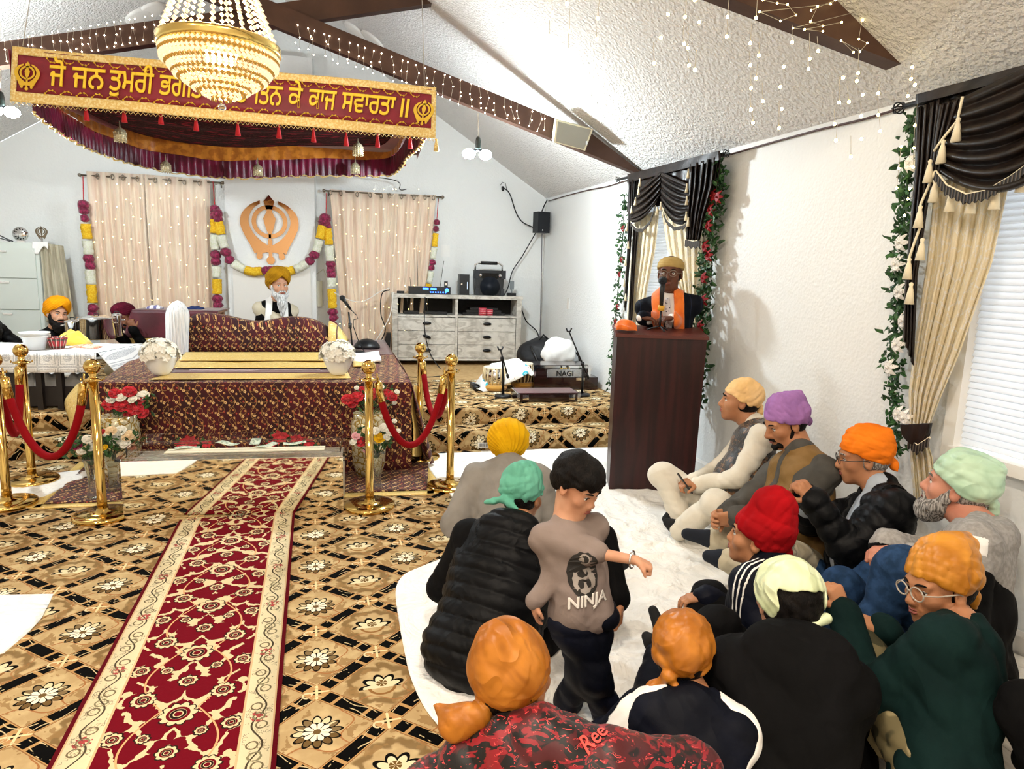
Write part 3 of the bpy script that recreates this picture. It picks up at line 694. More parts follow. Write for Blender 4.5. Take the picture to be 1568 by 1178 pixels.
# layered gold cloths in front of the stand, down to the platform edge
fcl = thing('altar_cloth', (-1.2, 6.2, ZP+.01), 'gold brocade cloth with maroon band laid before the covered stand', 'cloth')
def strip(px0, py0, px1, py1, z, name, m, tilt=0, wav=.0):
    A, B = onz(*px0, z), onz(*px1, z); Cc, D = onz(*py1, z), onz(*py0, z)
    put(name, MB().grid(lambda u, v: tuple((A*(1-u)*(1-v)+B*u*(1-v)+Cc*u*v+D*(1-u)*v)+Vector((0, 0, wav*math.sin(u*13)*math.sin(v*PI)+tilt*v))), 40, 8).mesh(solid=.003), m, fcl)
ZC = ZP+.012
strip((228, 581), (262, 571), (537, 579), (532, 569), ZC, 'gold_front_edge', M_goldbr)
strip((262, 571), (268, 561), (532, 571), (530, 561), ZC+.002, 'maroon_band', M_maroon)
strip((266, 563), (272, 552), (528, 563), (524, 551), ZC+.02, 'gold_band', M_goldbr, wav=.006)
strip((272, 552), (285, 544), (524, 552), (512, 544), ZC+.035, 'gold_band', M_goldbr, tilt=.03, wav=.008)
put('glitter_line', MB().tube([onz(x, 567+(0 if x < 400 else -1), ZC+.012) for x in range(290, 500, 10)], .004, 5).mesh(), mat('silver_glitter', '#e9dfe9', rough=.3, metal=.6), fcl)
# ---------------- folded white cloth and small parts on the right of the platform
o = MB().grid(lambda u, v: tuple(onz(520+64*u+(-4)*v, 551-13*v+2*u, ZP+.03)+Vector((0, 0, .012*math.sin(u*8)+.008*math.sin(v*7)))), 20, 8).obj('folded_cloth', M_white, solid=.02); recentre(o); tag(o, 'folded white cloth lying on the right of the platform', 'cloth')
o = MB().grid(lambda u, v: tuple(onz(541+25*u, 560-9*v, ZP+.02)), 6, 4).obj('folded_cloth', M_goldbr, solid=.012); recentre(o); tag(o, 'small folded gold brocade cloth beside the right white flower bowl', 'cloth')
# ---------------- flower bowls
M_bowl = mat('white_ribbed_bowl', '#eef0f0', rough=.25)
def flower_bowl(px, py, lab):
    p = onz(px, py, ZP+.018); t = thing('flower_bowl', p, lab, 'flower bowl', 'white flower bowls on the platform')
    prof = [(.055, 0)]
    for i in range(13): prof += [(.06+.065*(i/12)**.7+.002, .008+i*.0105), (.06+.065*((i+.5)/12)**.7-.003, .0135+i*.0105)]
    prof += [(.118, .15), (.112, .146)]
    MB().lathe(prof, n=40).obj('bowl', M_bowl).parent = t
    mb = MB(); rnd = random.Random(px)
    for i in range(150):
        a = rnd.uniform(0, 2*PI); e = math.acos(rnd.uniform(-.15, 1)); r = .125*rnd.uniform(.85, 1.12)
        c = Vector((math.cos(a)*math.sin(e)*r*1.08, math.sin(a)*math.sin(e)*r*1.08, .155+math.cos(e)*r*.92)); R = Vector((0, 0, 1)).rotation_difference((c-Vector((0, 0, .14))).normalized()).to_matrix() @ Matrix.Rotation(rnd.uniform(0, 6), 3, 'Z')
        for k in range(5):
            q = R @ Matrix.Rotation(k*2*PI/5, 3, 'Z'); w = .014; l = .034
            mb.add([c+q @ Vector(v) for v in ((0, 0, 0), (l*.6, w, .008), (l, 0, .004), (l*.6, -w, .008))], [(0, 1, 2, 3)])
    mb.ball((0, 0, .165), .105, 12)
    mb.obj('white_blossoms', M_petal_w).parent = t
flower_bowl(247, 573, 'white ribbed bowl of white blossoms at the left end of the gold cloth')
flower_bowl(518, 573, 'white ribbed bowl of white blossoms at the right end of the gold cloth')
# ---------------- white whisk standing in its holder
wk = thing('ceremonial_whisk', (-1.98, 7.0, ZP), 'white hair fly whisk with rounded top, standing left of the covered stand', 'whisk')
a = ony(268, 540, 7.0); mb = MB(); rnd = random.Random(3)
T = ony(272, 460, 7.0); Hh = T.z-ZP
def wf(u, v):
    an = 2*PI*u; s = math.sin(min(1, (1-v)*3.2)*PI/2)**.55; r = .108*s*(1-.10*(1-v))*(1+.05*math.sin(an*23+v*2)); return (T.x-.03*(1-v)+math.cos(an)*r, 7.0+math.sin(an)*r*.7, ZP+.02+(Hh-.02)*v)
put('white_hair', MB().grid(wf, 92, 30, close_u=True).mesh(), mat('white_hair', fn=lambda: (CX.w('#f2f4f6').mix('#c9ced4', noise(vec(coords()[0]*12, coords()[1]*12, coords()[2]*.4), scale=8, detail=3).ss(.45, .7)), noise(vec(coords()[0]*12, coords()[1]*12, coords()[2]*.4), scale=8, detail=3)), rough=.6, bstr=.6), wk)
put('handle', MB().lathe([(.02, 0), (.03, .005), (.016, .02), (.014, .06)], (T.x-.03, 7.0, ZP), 16).mesh(), M_chrome, wk)
# ================================================================== RED-CLOTHED SIDE TABLE
st = thing('side_table', (-2.35, 7.9, S2), 'small wooden table under a maroon cloth with gold border, behind the whisk', 'table')
Zs = ony(207, 474, 8.1).z
M_wood = mat('light_wood', fn=lambda: CX.w('#b9804e').mix('#a26c3e', noise(vec(coords()[0]*20, coords()[1]*20, coords()[2]), scale=4).ss(.4, .6)), rough=.5)
tx0, tx1, ty0, ty1 = ony(207, 474, 8.0).x, ony(330, 474, 8.0).x, 8.0, 8.6
for x in (tx0+.06, tx1-.06):
    for y in (ty0+.06, ty1-.06): put('leg', MB().box((x, y, (S2+Zs)/2), (.07, .07, Zs-S2)).mesh(), M_wood, st)
put('tabletop', MB().box(((tx0+tx1)/2, (ty0+ty1)/2, Zs-.015), (tx1-tx0, ty1-ty0, .03)).mesh(), M_wood, st)
tc = thing('tablecloth', ((tx0+tx1)/2, (ty0+ty1)/2, Zs-.3), 'maroon tablecloth with wide gold border on the small side table', 'tablecloth')
def cl(u, v):
    if v < .35: return (tx0-.03+(tx1-tx0+.06)*u, ty1-(ty1-ty0+.02)*v/.35, Zs+.005+.003*math.sin(u*9))
    w = (v-.35)/.65; return (tx0-.03+(tx1-tx0+.06)*u-.09*w*(1-u)**2, ty0-.03-.025*w-.02*w*math.sin(u*16), Zs-.31*w)
put('maroon_field', MB().grid(cl, 40, 24).mesh(solid=.004), M_maroon, tc)
put('maroon_field', MB().grid(lambda u, v: (tx0-.03-.10*v-.02*math.sin(u*8)*v, ty0-.03+(ty1-ty0)*u, Zs-.30*v), 20, 12).mesh(solid=.004), M_maroon, tc)
put('gold_border', MB().grid(lambda u, v: tuple(Vector(cl(u, .995))+Vector((-.02*(1-u)*v, -.004-.01*v, -.11*v))), 40, 4).mesh(solid=.005), M_goldbr, tc)
put('gold_border', MB().grid(lambda u, v: (tx0-.13-.06*v, ty0-.06+(ty1-ty0)*u, Zs-.30-.13*v*(1.2-.5*u)), 16, 4).mesh(solid=.005), M_goldbr, tc)
def bundle(c, d, m, lab, rz=0, name='folded_cloth'):
    o = MB().grid(lambda u, v: ((u-.5)*d[0]*(1+.05*math.sin(v*9)), (v-.5)*d[1]*(1+.08*math.sin(u*7)), d[2]*(max(0, math.sin(PI*u)*math.sin(PI*v))**.3)*(1+.12*math.sin(u*14+v*8))), 24, 16).obj(name, m); bm = bmesh.new(); bm.from_mesh(o.data); bmesh.ops.solidify(bm, geom=list(bm.faces), thickness=.004); bm.to_mesh(o.data); bm.free()
    o.location = c; o.rotation_euler = (0, 0, rz); return tag(o, lab, 'cloth')
M_stripe = mat('striped_cloth', fn=lambda: CX.w('#e8e6ee').mix('#7a78a8', (coords()[0]*90).sin().gt(.3)), rough=.8)
bundle((ony(237, 471, 8.2).x, 8.2, Zs+.008), (.15, .12, .04), M_stripe, 'folded striped cloth on the maroon side table')
bundle((ony(297, 471, 8.2).x, 8.25, Zs+.008), (.17, .14, .035), mat('navy_cloth', '#1c2f63', rough=.8), 'folded dark blue cloth on the maroon side table')
# ================================================================== LOW TABLE WITH WHITE CLOTH (left)
zt2 = .83
tb = thing('low_table', (-3.4, 6.9, S2), 'black low table with panelled lower shelf under a white lace cloth, left of the platform', 'table')
TA, TB, TCc, TD = onz(0, 541, zt2)+Vector((-.5, 0, 0)), onz(148, 541, zt2), onz(194, 518, zt2), onz(14, 512, zt2)+Vector((-.6, 0, 0))
TCc = Vector((TB.x+.10, TB.y+.78, zt2)); TD = Vector((TA.x-.1, TB.y+.78, zt2))
ytf = TB.y
TA = Vector((TA.x, ytf, zt2))
M_darkwood = mat('black_brown_wood', '#221c1b', rough=.5)
put('tabletop', MB().hexa([(TA.x, ytf+.02, zt2-.04), (TB.x-.02, ytf+.02, zt2-.04), (TCc.x-.02, TCc.y, zt2-.04), (TD.x, TD.y, zt2-.04)], [(TA.x, ytf+.02, zt2-.004), (TB.x-.02, ytf+.02, zt2-.004), (TCc.x-.02, TCc.y, zt2-.004), (TD.x, TD.y, zt2-.004)]).mesh(), M_darkwood, tb)
for px in (20, 62, 93, 138): 
    x = ony(px, 600, ytf+.05).x; put('leg', MB().box((x, ytf+.06, (S2+zt2-.04)/2), (.07 if px in (20, 138) else .045, .06, zt2-.04-S2)).mesh(), M_darkwood, tb)
put('leg', MB().box((TB.x-.0, TB.y+.7, (S2+zt2-.04)/2), (.07, .06, zt2-.04-S2)).mesh(), M_darkwood, tb)
put('lower_panel', MB().box(((TA.x+TB.x)/2, ytf+.09, S2+.11), (TB.x-TA.x-.05, .03, .17)).mesh(), M_darkwood, tb)
put('shelf', MB().box(((TA.x+TB.x)/2, ytf+.4, S2+.14), (TB.x-TA.x-.05, .6, .02)).mesh(), M_darkwood, tb)
for i, px in enumerate((41, 78, 118)):
    o = bundle((ony(px, 590, ytf+.3).x, ytf+.33, S2+.152), (.2, .25, .13), M_white, ['white bundle on the shelf under the low table, leftmost', 'white bundle on the shelf under the low table, middle one', 'white bundle on the shelf under the low table, nearest the platform'][i], name='cloth_bundle')
def f_lace():
    x, y, z = coords(); u = ((x)/.155).fr()-.5; v = ((z+y*.0)/.155+.1).fr()-.5
    m = u.abs().mx(v.abs()); d = voro(vec(x, y, z), scale=110)
    c = CX.w('#f4f5f6').mix('#b9bcc2', ((m-.36).abs().lt(.02)).mx((m-.47).abs().lt(.02))*d.gt(.25)); c = c.mix('#c3c6cc', hyp(u, v).lt(.22)*d.gt(.42)); return c, d
M_lace = mat('white_lace', fn=f_lace, rough=.8, bstr=.3)
tc = thing('tablecloth', ((TA.x+TB.x)/2, ytf+.35, zt2-.1), 'white lace tablecloth over the low table on the left', 'tablecloth')
put('lace_top', MB().grid(lambda u, v: (TA.x+(TB.x+.12*v-TA.x)*u, ytf+.78*v, zt2+.002+.002*math.sin(u*20)), 30, 10).mesh(solid=.003), M_lace, tc)
put('lace_front', MB().grid(lambda u, v: (TA.x+(TB.x-TA.x)*u, ytf-.01-.012*v*math.sin(u*40)-.02*v, zt2-.165*v), 80, 6).mesh(solid=.003), M_lace, tc)
put('lace_side', MB().grid(lambda u, v: (TB.x+.01+.12*u+.10*v*(1-u)+.05*v, ytf+.78*u-.02*v*(1-u), zt2-(.19-.1*u)*v), 30, 8).mesh(solid=.003), M_lace, tc)
# things on it
def on_table(px, py): return onz(px, py, zt2+.004)
p = on_table(55, 535); t = thing('plastic_tub', p, 'stack of white plastic tubs on the lace-covered table', 'tub')
MB().lathe([(.07, 0), (.10, .11), (.112, .115), (.112, .122), (.10, .12), (.065, .01)], n=28).obj('tub', M_bowl).parent = t
MB().lathe([(.09, .10), (.108, .14), (.116, .145), (.116, .152), (.10, .15)], n=28).obj('upper_tub', M_bowl).parent = t
p = on_table(72, 533); o = MB().lathe([(.028, 0), (.036, .12), (.038, .125), (.034, .12)], p, 20).obj('paper_cup', mat('paper_cup', '#f2ead8', rough=.6)); recentre(o); tag(o, 'tall pale paper cup stack beside the white tub', 'cup')
def f_tart():
    x, y, z = coords(); th = y.atan2(x); a = (th*7).sin(); b = (z*95).sin()
    return CX.w('#b3262c').mix('#2c3a2c', a.abs().lt(.35)*.8).mix('#26352a', b.gt(.6)*.8).mix('#e2d6c8', ((th*14).sin()).gt(.93))
M_tart = mat('tartan_bowl', fn=f_tart, rough=.3)
p = on_table(88, 534); t = thing('mixing_bowl', p, 'red tartan bowl with a spoon on the lace-covered table', 'bowl')
MB().lathe([(.05, 0), (.055, .004), (.082, .085), (.084, .1), (.079, .1), (.05, .012)], n=32).obj('bowl', M_tart).parent = t
MB().tube([(.0, 0, .05), (.02, .03, .09), (.06, .06, .12)], .004, 6).obj('spoon', M_chrome).parent = t
def heap(px, py, m, lab, w, h, k, name='cloth_heap'):
    p = on_table(px, py); o = MB().grid(lambda u, v: ((u-.5)*w, (v-.5)*w*.6, h*(max(0, math.sin(PI*u)*math.sin(PI*v))**.6)*(1+.3*mnoise.noise(Vector((u*5+k, v*5, 0))))), 30, 20).obj(name, m); bm = bmesh.new(); bm.from_mesh(o.data); bmesh.ops.solidify(bm, geom=list(bm.faces), thickness=.003); bm.to_mesh(o.data); bm.free(); o.location = p; tag(o, lab, 'cloth'); return o
heap(112, 528, mat('yellow_cloth', '#f0cf4a', rough=.7, sheen=.4), 'heap of yellow cloth on the lace-covered table', .28, .13, 1)
o = heap(132, 532, mat('fruit_peel', fn=lambda: CX.w('#e88a6a').mix('#f2dcc0', noise(scale=40).ss(.4, .6)), rough=.6), 'scatter of orange and pink petals at the edge of the lace-covered table', .24, .03, 4, 'petal_scatter'); o['category'] = 'petals'; o['kind'] = 'stuff'
def pot(px, py, r, h, lab):
    p = on_table(px, py); t = thing('steel_pot', p, lab, 'pot', 'steel vessels on the left table')
    MB().lathe([(r*.97, 0), (r, .01), (r, h-.01), (r*1.04, h), (r*1.04, h+.008), (r*.98, h+.01)], n=36).obj('body', M_chrome).parent = t
    MB().lathe([(.001, h+.03), (r*.5, h+.026), (r*.98, h+.012), (r, h+.01)], n=36).obj('lid', M_chrome).parent = t
    MB().tube([(-.02, 0, h+.028), (-.02, 0, h+.045), (.02, 0, h+.045), (.02, 0, h+.028)], .005, 6).obj('knob', M_black).parent = t
    for s in (-1, 1): MB().tube([(s*r, -.03, h*.8), (s*(r+.03), -.02, h*.8), (s*(r+.03), .02, h*.8), (s*r, .03, h*.8)], .005, 6).obj('handle', M_chrome).parent = t
pot(150, 519, .165, .21, 'large lidded steel pot on the lace-covered table')
pot(113, 519, .07, .17, 'slim steel vessel to the left of the large lidded pot')
pot(181, 515, .05, .22, 'tall steel canister at the right of the large lidded pot')
# ================================================================== GREY CABINET (left back)
cx1, cz = ony(58, 371, 9.0).x, ony(58, 372, 9.0).z; cx0 = cx1-.75
M_cab = mat('pale_grey_metal', '#d5dcd6', rough=.4)
cab = thing('drawer_cabinet', ((cx0+cx1)/2, 9.3, S2), 'tall pale grey drawer cabinet against the back wall on the left', 'cabinet')
put('body', MB().box(((cx0+cx1)/2, 9.3, (S2+cz)/2), (cx1-cx0, .6, cz-S2)).mesh(), M_cab, cab)
zz = [cz-.06, ony(20, 426, 9.0).z, ony(20, 474, 9.0).z, ony(20, 519, 9.0).z, S2+.05]
for a, b in zip(zz, zz[1:]):
    d = put('drawer', MB().box(((cx0+cx1)/2-.005, 8.992, (a+b)/2), (cx1-cx0-.06, .03, a-b-.012)).mesh(), M_cab, cab); put('handle', MB().box(((cx0+cx1)/2, 8.972, a-.05), (.1, .02, .02)).mesh(), M_chrome, d)
M_beige = mat('sheer_beige', fn=lambda: (CX.w('#c9c2ab').mix('#aaa38c', noise(vec(coords()[0]*6, coords()[1]*6, coords()[2]*.5), scale=5).ss(.4, .6)), noise(scale=60)), rough=.8)
o = MB().grid(lambda u, v: (cx1+.01+.13*u+.06*v*u, 9.02+.02*math.sin(u*22)+.3*u, cz+.01-.03*u-.95*v), 30, 20).obj('hanging_cloth', M_beige, solid=.004); recentre(o); tag(o, 'beige gauze cloth hanging down the side of the grey cabinet', 'cloth')
o = MB().grid(lambda u, v: (cx1-.06+.17*u, 9.0-.02*v, cz+.012-(.10+.05*math.sin(u*6))*v**1.5), 16, 8).obj('hanging_cloth', M_white, solid=.004); recentre(o); tag(o, 'small white cloth draped over the top corner of the grey cabinet', 'cloth')
pc = ony(29, 361, 9.1); t = thing('plate_clock', (pc.x, 9.15, cz), 'round silver ornament with dark marks on top of the cabinet', 'clock')
Rf = Matrix.Rotation(PI/2, 3, 'X'); MB().lathe([(.001, .0), (.078, 0), (.085, .006), (.085, .018), (.001, .018)], (0, 0, .1), 30, Rf).obj('face', M_chrome).parent = t
mb = MB()
for k in range(12): a = k*PI/6; mb.box((math.cos(a)*.062, -.022, .1+math.sin(a)*.062), (.012, .004, .012))
mb.obj('hour_mark', M_black).parent = t; MB().box((0, .0, .012), (.08, .05, .024)).obj('stand', M_chrome).parent = t
# ---------------- khanda outline built from curves (emblem shape), unit box, z up
def khanda_polys():
    out = []
    def arc(cx, cy, r0, r1, a0, a1, w0, w1, n=20):      # tapered arc band
        A = []; B = []
        for i in range(n+1):
            t = i/n; a = a0+(a1-a0)*t; w = w0+(w1-w0)*t; A.append((cx+math.cos(a)*(r0+w/2), cy+math.sin(a)*(r1+w/2))); B.append((cx+math.cos(a)*(r0-w/2), cy+math.sin(a)*(r1-w/2)))
        return A+B[::-1]
    # central double-edged sword
    out.append([(0, 1.0), (.13, .84), (.10, .74), (.06, .6), (.15, .42), (.10, .2), (.03, .02), (.03, -.1), (-.03, -.1), (-.03, .02), (-.10, .2), (-.15, .42), (-.06, .6), (-.10, .74), (-.13, .84)])
    # ring
    n = 48; o = [(math.cos(2*PI*i/n)*.43, .34+math.sin(2*PI*i/n)*.41) for i in range(n+1)]; q = [(math.cos(2*PI*i/n)*.325, .34+math.sin(2*PI*i/n)*.31) for i in range(n+1)]
    out.append(('ring', o, q))
    for s in (-1, 1):                                   # curved swords either side
        ptsO = [(.22, .86), (.46, .74), (.66, .52), (.70, .25), (.60, -.02), (.46, -.28), (.38, -.46)]; ptsI = [(.22, .78), (.38, .66), (.49, .46), (.49, .24), (.36, -.0), (.16, -.18), (.0, -.26)]
        a = [(p.x, p.y) for p in smooth_poly([(x, y, 0) for x, y in ptsO], 5)]; b = [(p.x, p.y) for p in smooth_poly([(x, y, 0) for x, y in ptsI], 5)]
        pl = [(s*x, y) for x, y in a]+[(s*x, y) for x, y in b[::-1]]; out.append(pl if s > 0 else pl[::-1])
        h = [(0, -.28), (.1, -.30), (.22, -.34), (.32, -.44), (.34, -.55), (.26, -.6), (.20, -.54), (.2, -.46), (.12, -.42), (.04, -.42)]; h = [(p.x, p.y) for p in smooth_poly([(x, y, 0) for x, y in h], 4)]; h = [(s*x, y) for x, y in h]; out.append(h if s < 0 else h[::-1])
    k = 20; out.append([(math.cos(2*PI*i/k)*.10, -.62+math.sin(2*PI*i/k)*.1) for i in range(k)]); out.append([(-.04, -.55), (.04, -.55), (.05, -.1), (-.05, -.1)])
    return out
def khanda(mb, o, ux, uy, un, s, t):
    for k, pl in enumerate(khanda_polys()):
        dz = Vector(un)*(t*.03*k)
        if pl[0] == 'ring':
            a = [Vector(o)+Vector(ux)*p[0]*s+Vector(uy)*p[1]*s for p in pl[1]]; b = [Vector(o)+Vector(ux)*p[0]*s+Vector(uy)*p[1]*s for p in pl[2]]; n = len(a); T = Vector(un)*t
            mb.add(a+b+[v+T for v in a]+[v+T for v in b], [(i, i+1, n+i+1, n+i) for i in range(n-1)]+[(2*n+i, 3*n+i, 3*n+i+1, 2*n+i+1) for i in range(n-1)]+[(i, 2*n+i, 2*n+i+1, i+1) for i in range(n-1)]+[(n+i, n+i+1, 3*n+i+1, 3*n+i) for i in range(n-1)])
        else: mb.prism([(p[0]*s, p[1]*s) for p in pl], Vector(o)+dz, ux, uy, un, t)
    return mb
kp = ony(60, 357, 9.1); t = thing('emblem_statuette', (kp.x, 9.15, cz), 'small metal double-edged sword emblem on the cabinet corner', 'statuette')
khanda(MB(), (0, 0, .11), (1, 0, 0), (0, 0, 1), (0, 1, 0), .095, .012).obj('emblem', mat('pewter', '#8a7e6c', rough=.25, metal=1)).parent = t; MB().lathe([(.04, 0), (.04, .012), (.012, .02), (.01, .06)], n=20).obj('stand', M_chrome).parent = t
o = MB().tube([ony(0, 362, 9.0), ony(10, 367, 9.05), ony(20, 371, 9.1)], .008, 6).tube([ony(0, 366, 9.0), ony(16, 371, 9.1)], .006, 6).obj('cable_bundle', mat('grey_cable', '#555558', rough=.5)); recentre(o); o.location.z = max(o.location.z, cz+.002); tag(o, 'grey cables lying on top of the cabinet at the left edge', 'cable')
# wall emblem
kc = ony(413, 351, 9.47); s = (ony(413, 298, 9.47).z-ony(413, 405, 9.47).z)/1.73
o = khanda(MB(), (kc.x, 9.47, kc.z-.16*s), (1, 0, 0), (0, 0, 1), (0, 1, 0), s, .028).obj('wall_emblem', mat('copper_mirror', '#dba877', rough=.06, metal=1)); recentre(o)
bm = bmesh.new(); bm.from_mesh(o.data); bmesh.ops.recalc_face_normals(bm, faces=bm.faces); bm.to_mesh(o.data); bm.free(); tag(o, 'large polished copper khanda emblem on the white panel', 'emblem')
# ================================================================== FLOWER VASES
M_glassv = mat('cut_glass', fn=lambda: (CX.w('#eef4f2'), voro(scale=30)), rough=.05, trans=.95, ior=1.3, bstr=.25)
M_filig = mat('gold_filigree_glass', fn=lambda: (CX.w('#d9d3b4').mix('#a8893c', voro(scale=26, feat='DISTANCE_TO_EDGE').lt(.09)).mix('#f2ecd2', noise(scale=30).gt(.62)*.7), voro(scale=26, feat='DISTANCE_TO_EDGE')), rough=.2, metal=.35, bstr=.8)
FC = {'r': ('red_rose', M_redfl), 'w': ('white_flower', M_petal_w), 'c': ('cream_flower', mat('peach_petals', '#f2dcb8', rough=.7)), 'y': ('yellow_flower', mat('yellow_rose_petals', '#f2c81e', rough=.7)), 'm': ('magenta_flower', mat('magenta_petals', '#a0205a', rough=.7)), 'p': ('pink_flower', mat('pink_petals', '#e8b4bc', rough=.7))}
def rose(c, r, seed):
    rnd = random.Random(seed); mb = MB(); up = Vector((rnd.uniform(-.4, .4), -.8, .8)).normalized(); R = Vector((0, 0, 1)).rotation_difference(up).to_matrix()
    for ring_, n, rr, op in ((0, 3, .35, .15), (1, 5, .65, .5), (2, 7, 1.0, 1.0)):
        for k in range(n):
            a = 2*PI*k/n+ring_*.6+rnd.uniform(-.15, .15); w = .55*rr*r; P_ = [(0, 0, -.25*r)]
            for t, s_ in ((.6, -1), (1, -.8), (1.08, 0), (1, .8), (.6, 1)): P_.append((math.cos(a)*rr*r*t*(.5+.5*op)-math.sin(a)*w*s_, math.sin(a)*rr*r*t*(.5+.5*op)+math.cos(a)*w*s_, r*(.55-.45*op*t)+rnd.uniform(-.05, .05)*r))
            mb.add([c+R @ Vector(q) for q in P_], [(0, 1, 2, 3), (0, 3, 4, 5)])
    mb.ball(c, r*.42, 8); return mb.mesh()
def vase(px, base_y, z0, prof, m, fl, lab, leaves=60, spread=.15, topz=None, seed=0):
    b = ony(px, 700, base_y); b.z = z0; t = thing('flower_vase', b, lab, 'vase of flowers', 'flower vases before the platform'); put('vase', MB().lathe(prof, b, 28).mesh(), m, t); rnd = random.Random(seed); top = b+Vector((0, 0, prof[-1][1])); mb = MB()
    for (fx, fy, r, c) in fl:
        q = ony(fx, fy, base_y-rnd.uniform(0, .08)); n, fm = FC[c]; put(n, rose(q, r, int(fx*7+fy)), fm, t); mb.tube([top+(q-top)*.0+Vector((0, 0, -.04)), q], .003, 4)
    put('stems', mb.mesh(), M_green, t)['kind'] = 'stuff'; mb = MB(); cx = sum(f[0] for f in fl)/len(fl); cy = sum(f[1] for f in fl)/len(fl)
    for i in range(leaves):
        c = ony(cx, cy, base_y)+Vector((rnd.uniform(-1, 1)*spread, rnd.uniform(-.06, .1), rnd.uniform(-.8, .5)*spread*.7)); R = Matrix.Rotation(rnd.uniform(0, 6.28), 3, 'Y') @ Matrix.Rotation(rnd.uniform(-.6, .6), 3, 'X'); l = .05*rnd.uniform(.6, 1.2); mb.add([c+R @ Vector(p) for p in ((0, 0, 0), (l*.5, .004, l*.25), (l, 0, 0), (l*.5, .004, -l*.25))], [(0, 1, 2, 3)])
    put('leaves', mb.mesh(), M_green, t)['kind'] = 'stuff'
FP = [(.07, 0), (.10, .01), (.125, .1), (.135, .3), (.13, .44), (.115, .47), (.12, .5), (.11, .5)]
vase(186, 5.12, .014, FP, M_filig, [(167, 620, .045, 'r'), (187, 622, .048, 'r'), (207, 626, .052, 'r'), (216, 612, .04, 'r'), (176, 603, .04, 'r'), (198, 600, .045, 'r'), (220, 634, .04, 'r'), (186, 609, .035, 'w'), (219, 606, .04, 'w'), (170, 612, .032, 'w'), (203, 612, .03, 'w'), (197, 635, .035, 'r')], 'gilt filigree glass vase of red and white roses left of the platform front', seed=1)
vase(565, 5.12, .014, FP, M_filig, [(532, 612, .045, 'r'), (547, 608, .045, 'r'), (557, 600, .045, 'r'), (592, 604, .045, 'r'), (600, 608, .04, 'r'), (541, 618, .04, 'r'), (577, 602, .045, 'r'), (567, 610, .04, 'r'), (546, 594, .018, 'w'), (584, 592, .022, 'w'), (608, 600, .02, 'w'), (604, 617, .018, 'w')], 'gilt filigree glass vase of red roses right of the platform front', seed=2)
CP = [(.04, 0), (.045, .01), (.03, .06), (.034, .15), (.05, .25), (.058, .27), (.052, .27)]
vase(140, 4.78, .016, CP, M_glassv, [(119, 683, .03, 'm'), (104, 684, .025, 'm'), (125, 690, .03, 'w'), (134, 673, .032, 'w'), (146, 668, .03, 'c'), (160, 686, .024, 'y'), (131, 680, .028, 'c'), (156, 662, .022, 'r'), (122, 693, .022, 'c'), (140, 685, .03, 'w')], 'clear cut glass vase of mixed flowers beside the left front brass post', leaves=110, spread=.16, seed=3)
vase(172, 4.92, .016, CP, M_glassv, [(168, 668, .04, 'w'), (184, 660, .04, 'w'), (196, 668, .042, 'c'), (178, 674, .04, 'w'), (205, 676, .03, 'c'), (184, 697, .025, 'c'), (170, 660, .035, 'c'), (192, 680, .035, 'w')], 'glass vase of white and cream flowers beside the left end of the mirrored box', leaves=90, spread=.12, seed=4)
vase(577, 4.78, .016, CP, M_glassv, [(553, 677, .040, 'r'), (581, 671, .040, 'y'), (545, 668, .03, 'p'), (541, 677, .024, 'w'), (588, 655, .035, 'w'), (598, 662, .032, 'w'), (604, 645, .018, 'w'), (610, 660, .018, 'w'), (575, 660, .03, 'w'), (560, 660, .026, 'c'), (592, 670, .025, 'w'), (560, 690, .02, 'p')], 'clear glass vase with yellow and red blooms beside the right end of the mirrored box', leaves=110, spread=.13, seed=5)
def poinsettia(pts, lab, seed):
    rnd = random.Random(seed); c = ony(pts[0][0], pts[0][1], 4.95); c.z = .016; t = thing('poinsettia_spray', c, lab, 'flowers', 'poinsettia sprays behind the mirrored box')
    for (px, py, r) in pts:
        q = ony(px, py, 4.95); mb = MB()
        for k in range(7):
            a = 2*PI*k/7+rnd.uniform(-.2, .2); d = Vector((math.cos(a), -.5+rnd.uniform(-.2, .2), math.sin(a)*.8)); sd = Vector((-math.sin(a), 0, math.cos(a)))*r*.3; mb.add([q, q+d*r*.5+sd, q+d*r, q+d*r*.5-sd], [(0, 1, 2, 3)])
        put('red_bloom', mb.mesh(), M_redfl, t)
    mb = MB()
    for i in range(26):
        px, py, r = rnd.choice(pts); q = ony(px+rnd.uniform(-14, 14), py+rnd.uniform(0, 12), 4.97); a = rnd.uniform(0, 6.28); d = Vector((math.cos(a), -.2, math.sin(a))); sd = Vector((-d.z, 0, d.x))*.018; mb.add([q, q+d*.03+sd, q+d*.065, q+d*.03-sd], [(0, 1, 2, 3)])
    for px, py, r in pts: q = ony(px, py, 4.97); mb.tube([q, Vector((q.x, 4.97, .016))], .004, 4)
    put('leaves', mb.mesh(), M_green, t)['kind'] = 'stuff'
poinsettia([(292, 676, .075), (318, 679, .045), (279, 681, .05)], 'red poinsettia spray behind the left part of the mirrored box', 1)
poinsettia([(430, 668, .07), (455, 672, .06), (473, 677, .05), (415, 680, .045)], 'red poinsettia spray behind the right part of the mirrored box', 2)
